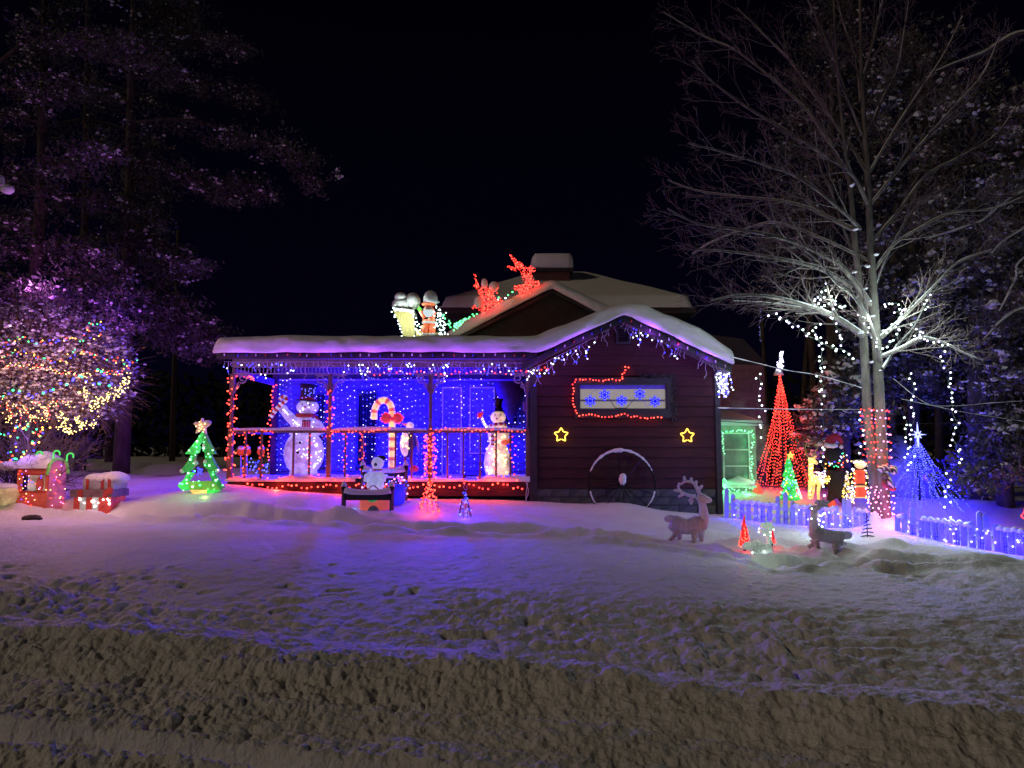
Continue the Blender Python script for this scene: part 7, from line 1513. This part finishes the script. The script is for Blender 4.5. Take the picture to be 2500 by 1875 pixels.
# dark bear-like figure in a santa hat
t = thing('dark_figure', 'big black standing animal silhouette wearing a santa hat and coloured garland', 'figure', P(2050, 1228, GY + .2)); DY = GY + .2; K2 = lambda p: M(p, DY)
FUR = mat('black_fur', (.010, .010, .014), .9, bump=.6)
m = MB(); body(m, pp([(2047, 1150), (2045, 1175), (2048, 1200), (2050, 1215)], DY), [K2(24), K2(27), K2(24), K2(16)], .7, 16); m.build('body', FUR, t, True)
m = MB(); m.ell(P(2036, 1112, DY), (K2(22), K2(18), K2(24)), 16, 12); m.build('head', FUR, t, True)
m = MB(); body(m, pp([(2052, 1200), (2058, 1218), (2066, 1230)], DY), [K2(14), K2(11), K2(7)], .8, 10); m.build('leg', FUR, t, True); m = MB(); body(m, pp([(2034, 1200), (2028, 1218), (2026, 1228)], DY), [K2(12), K2(9), K2(7)], .8, 10); m.build('leg', FUR, t, True)
m = MB(); body(m, pp([(2064, 1150), (2078, 1165), (2076, 1190)], DY), [K2(11), K2(9), K2(7)], .8, 10); m.build('arm', FUR, t, True)
t2 = thing('santa_hat', 'red santa hat with white brim tilted on the black figure', 'santa hat', P(2030, 1088, DY - .1))
HR = mat('hat_red', (.40, .02, .05), .8); HW = mat('hat_white', (.62, .58, .72), .8, bump=.4)
m = MB(); body(m, pp([(2026, 1086), (2030, 1074), (2042, 1067), (2052, 1075), (2056, 1084)], DY - .15), [K2(15), K2(12), K2(8), K2(5), K2(2)], .7, 14); m.build('cone', HR, t2, True)
m = MB(); m.tube(pp([(2013, 1085), (2022, 1088), (2034, 1089), (2043, 1087)], DY - .26), [K2(5.5)] * 4, 10); m.build('brim', HW, t2, True); m = MB(); m.ell(P(2054, 1091, DY - .2), (K2(5), K2(5), K2(5)), 12, 8); m.build('pompom', HW, t2, True)
lamp(P(2030, 1080, DY - 1.1), (.75, .6, 1), 1.3, t2)  # point light in front of the hat, without a bulb
light_string('multicoloured string slung round the neck of the black figure', smoothpath(pp([(2012, 1140), (2022, 1128), (2034, 1134), (2046, 1138), (2058, 1135), (2052, 1122), (2060, 1105), (2064, 1128), (2074, 1126), (2040, 1128), (2024, 1142)], DY - .45)), .06, E_MC + [E_LILAC], r=.015, jitter=.04, lamps=(1, (.4, .3, 1), .6, (0, -.3, 0)))
# gold small tree and lit santa by the bare tree
bulbtree('small gold lit mesh tree left of the tall santa figure', 2067, GY - .1, 1150, 1229, 13, [E_WARM, E_GOLD, E_LILAC], (1, .65, .3), 130, wire_mat=PINE, r=.014, lw=3)
SYs = GY - .2; Ks = lambda p: M(p, SYs)
t = thing('figure', 'tall flat lit santa figure in a red coat just left of the bare tree stems', 'santa figure', P(2102, 1229, SYs))
SR = lit('santa_coat_lit', (.55, .08, .05), (1, .08, .04), .5, 8, .8); TG = emis('trim_gold', (1, .65, .3), 1.1)
m = MB(); m.span((P(2088, 1150, SYs).x, SYs, P(2100, 1185, SYs).z), (P(2113, 1150, SYs).x, SYs + .12, P(2100, 1147, SYs).z)); m.build('coat', SR, t, bevel=.03)
m = MB(); m.span((P(2090, 1150, SYs).x, SYs, P(2100, 1216, SYs).z), (P(2115, 1150, SYs).x, SYs + .12, P(2100, 1190, SYs).z)); m.build('coat_skirt', SR, t, bevel=.03)
m = MB(); m.span((P(2089, 1150, SYs).x, SYs - .01, P(2100, 1184, SYs).z), (P(2114, 1150, SYs).x, SYs + .13, P(2100, 1181, SYs).z)); m.build('belt', BLACK, t)
for py in (1188, 1215): m = MB(); m.span((P(2088, 1150, SYs).x, SYs - .01, P(2100, py + 1, SYs).z), (P(2116, 1150, SYs).x, SYs + .13, P(2100, py - 1.5, SYs).z)); m.build('coat_trim', TG, t)
m = MB(); m.ell(P(2100, 1134, SYs + .05), (Ks(14), .08, Ks(11)), 16, 10); m.build('head', lit('santa_face', (.6, .5, .35), (1, .75, .35), .6, 25, .4), t, True)
m = MB(); m.ell(P(2098, 1126, SYs + .05), (Ks(17), .1, Ks(4)), 16, 8, noise=.1); m.build('snow_cap', SNOW, t, True)
for px in (2095, 2108): m = MB(); m.span((P(px - 4, 0, SYs).x, SYs, P(px, 1229, SYs).z - .1), (P(px + 4, 0, SYs).x, SYs + .1, P(px, 1217, SYs).z)); m.build('boot', BLACK, t)
b = [jit(P(2082 + 2 * math.sin(i), 1140 + i * 2.2, SYs - .05), .04) for i in range(36)] + [jit(P(2118 + 2 * math.sin(i), 1136 + i * 2.6, SYs - .05), .04) for i in range(36)] + [jit(P(2086 + i, 1126 + 10 * rnd.random(), SYs - .06), .02) for i in range(30)]
blobs('bulbs', b, .014, [E_WARM, E_GOLD, E_LILAC], t, [rnd.randrange(3) for _ in b]); lamp(P(2102, 1180, SYs - .6), (1, .6, .25), 5, t)
# small lit lump by the black figure's feet and tree at the right edge
for px, lb in ((2030, 'small red snow-covered spotlight by the feet of the black figure'), (1850, 'small red-lit snow lump below the red cone tree')):
    m = MB(); m.lathe(gp(px, GY + (.2 if px > 2000 else .9)) - Vector((0, 0, .05)), [(.14, 0), (.12, .12), (.02, .3)], 10); t = thing('spotlight', lb, 'spotlight', gp(px, GY)); m.build('housing', lit('spot_red', (.4, .05, .04), (1, .12, .06), .5, 10, .8) if 'spot_red' not in bpy.data.materials else bpy.data.materials['spot_red'], t); lamp(gp(px, GY - .1, .3), (1, .1, .05), 2.5, t)
t, top = megatree('red over green light tree cut off by the right edge', 2516, 1190, 15.5, [(2492 + i * 5, 1268, .4 * math.cos(i * 2)) for i in range(11)], [E_RED], .018, .07, (1, .1, .05), 4)
blobs('lower_bulbs', [Vector((top.x + rnd.uniform(-.3, .3), 15.3, P(2500, rnd.uniform(1240, 1272), 15.5).z)) for _ in range(60)], .018, E_GREEN, t)
# half-buried boot-shaped stone and lump on the left snow
m = MB(); m.ell(gp(82, 13.4, .02), (.19, .12, .07), 14, 8, noise=.15); tag(m.build('stone', mat('dark_stone', (.07, .05, .045), .9, bump=.5), None, True), 'dark half-buried stone in the snow below the red booth', 'stone')
# sparkling snow grains: real tiny ice crystals on the surface
sx = NR.uniform(-9, 9, 420); sy_ = NR.uniform(4.5, 13, 420); ok = np.abs(sx) < sy_ * .73
spk = np.stack([sx, sy_, gz(sx, sy_) + .004], -1)[ok]
sp = blobs('ice_crystals', spk, .0045, mat('ice', (.9, .9, .95), .05, metal=1.0, var=0), None, smooth=False, jitter=.4); tag(sp, 'scattered ice crystals glinting on the snow', 'ice crystals')
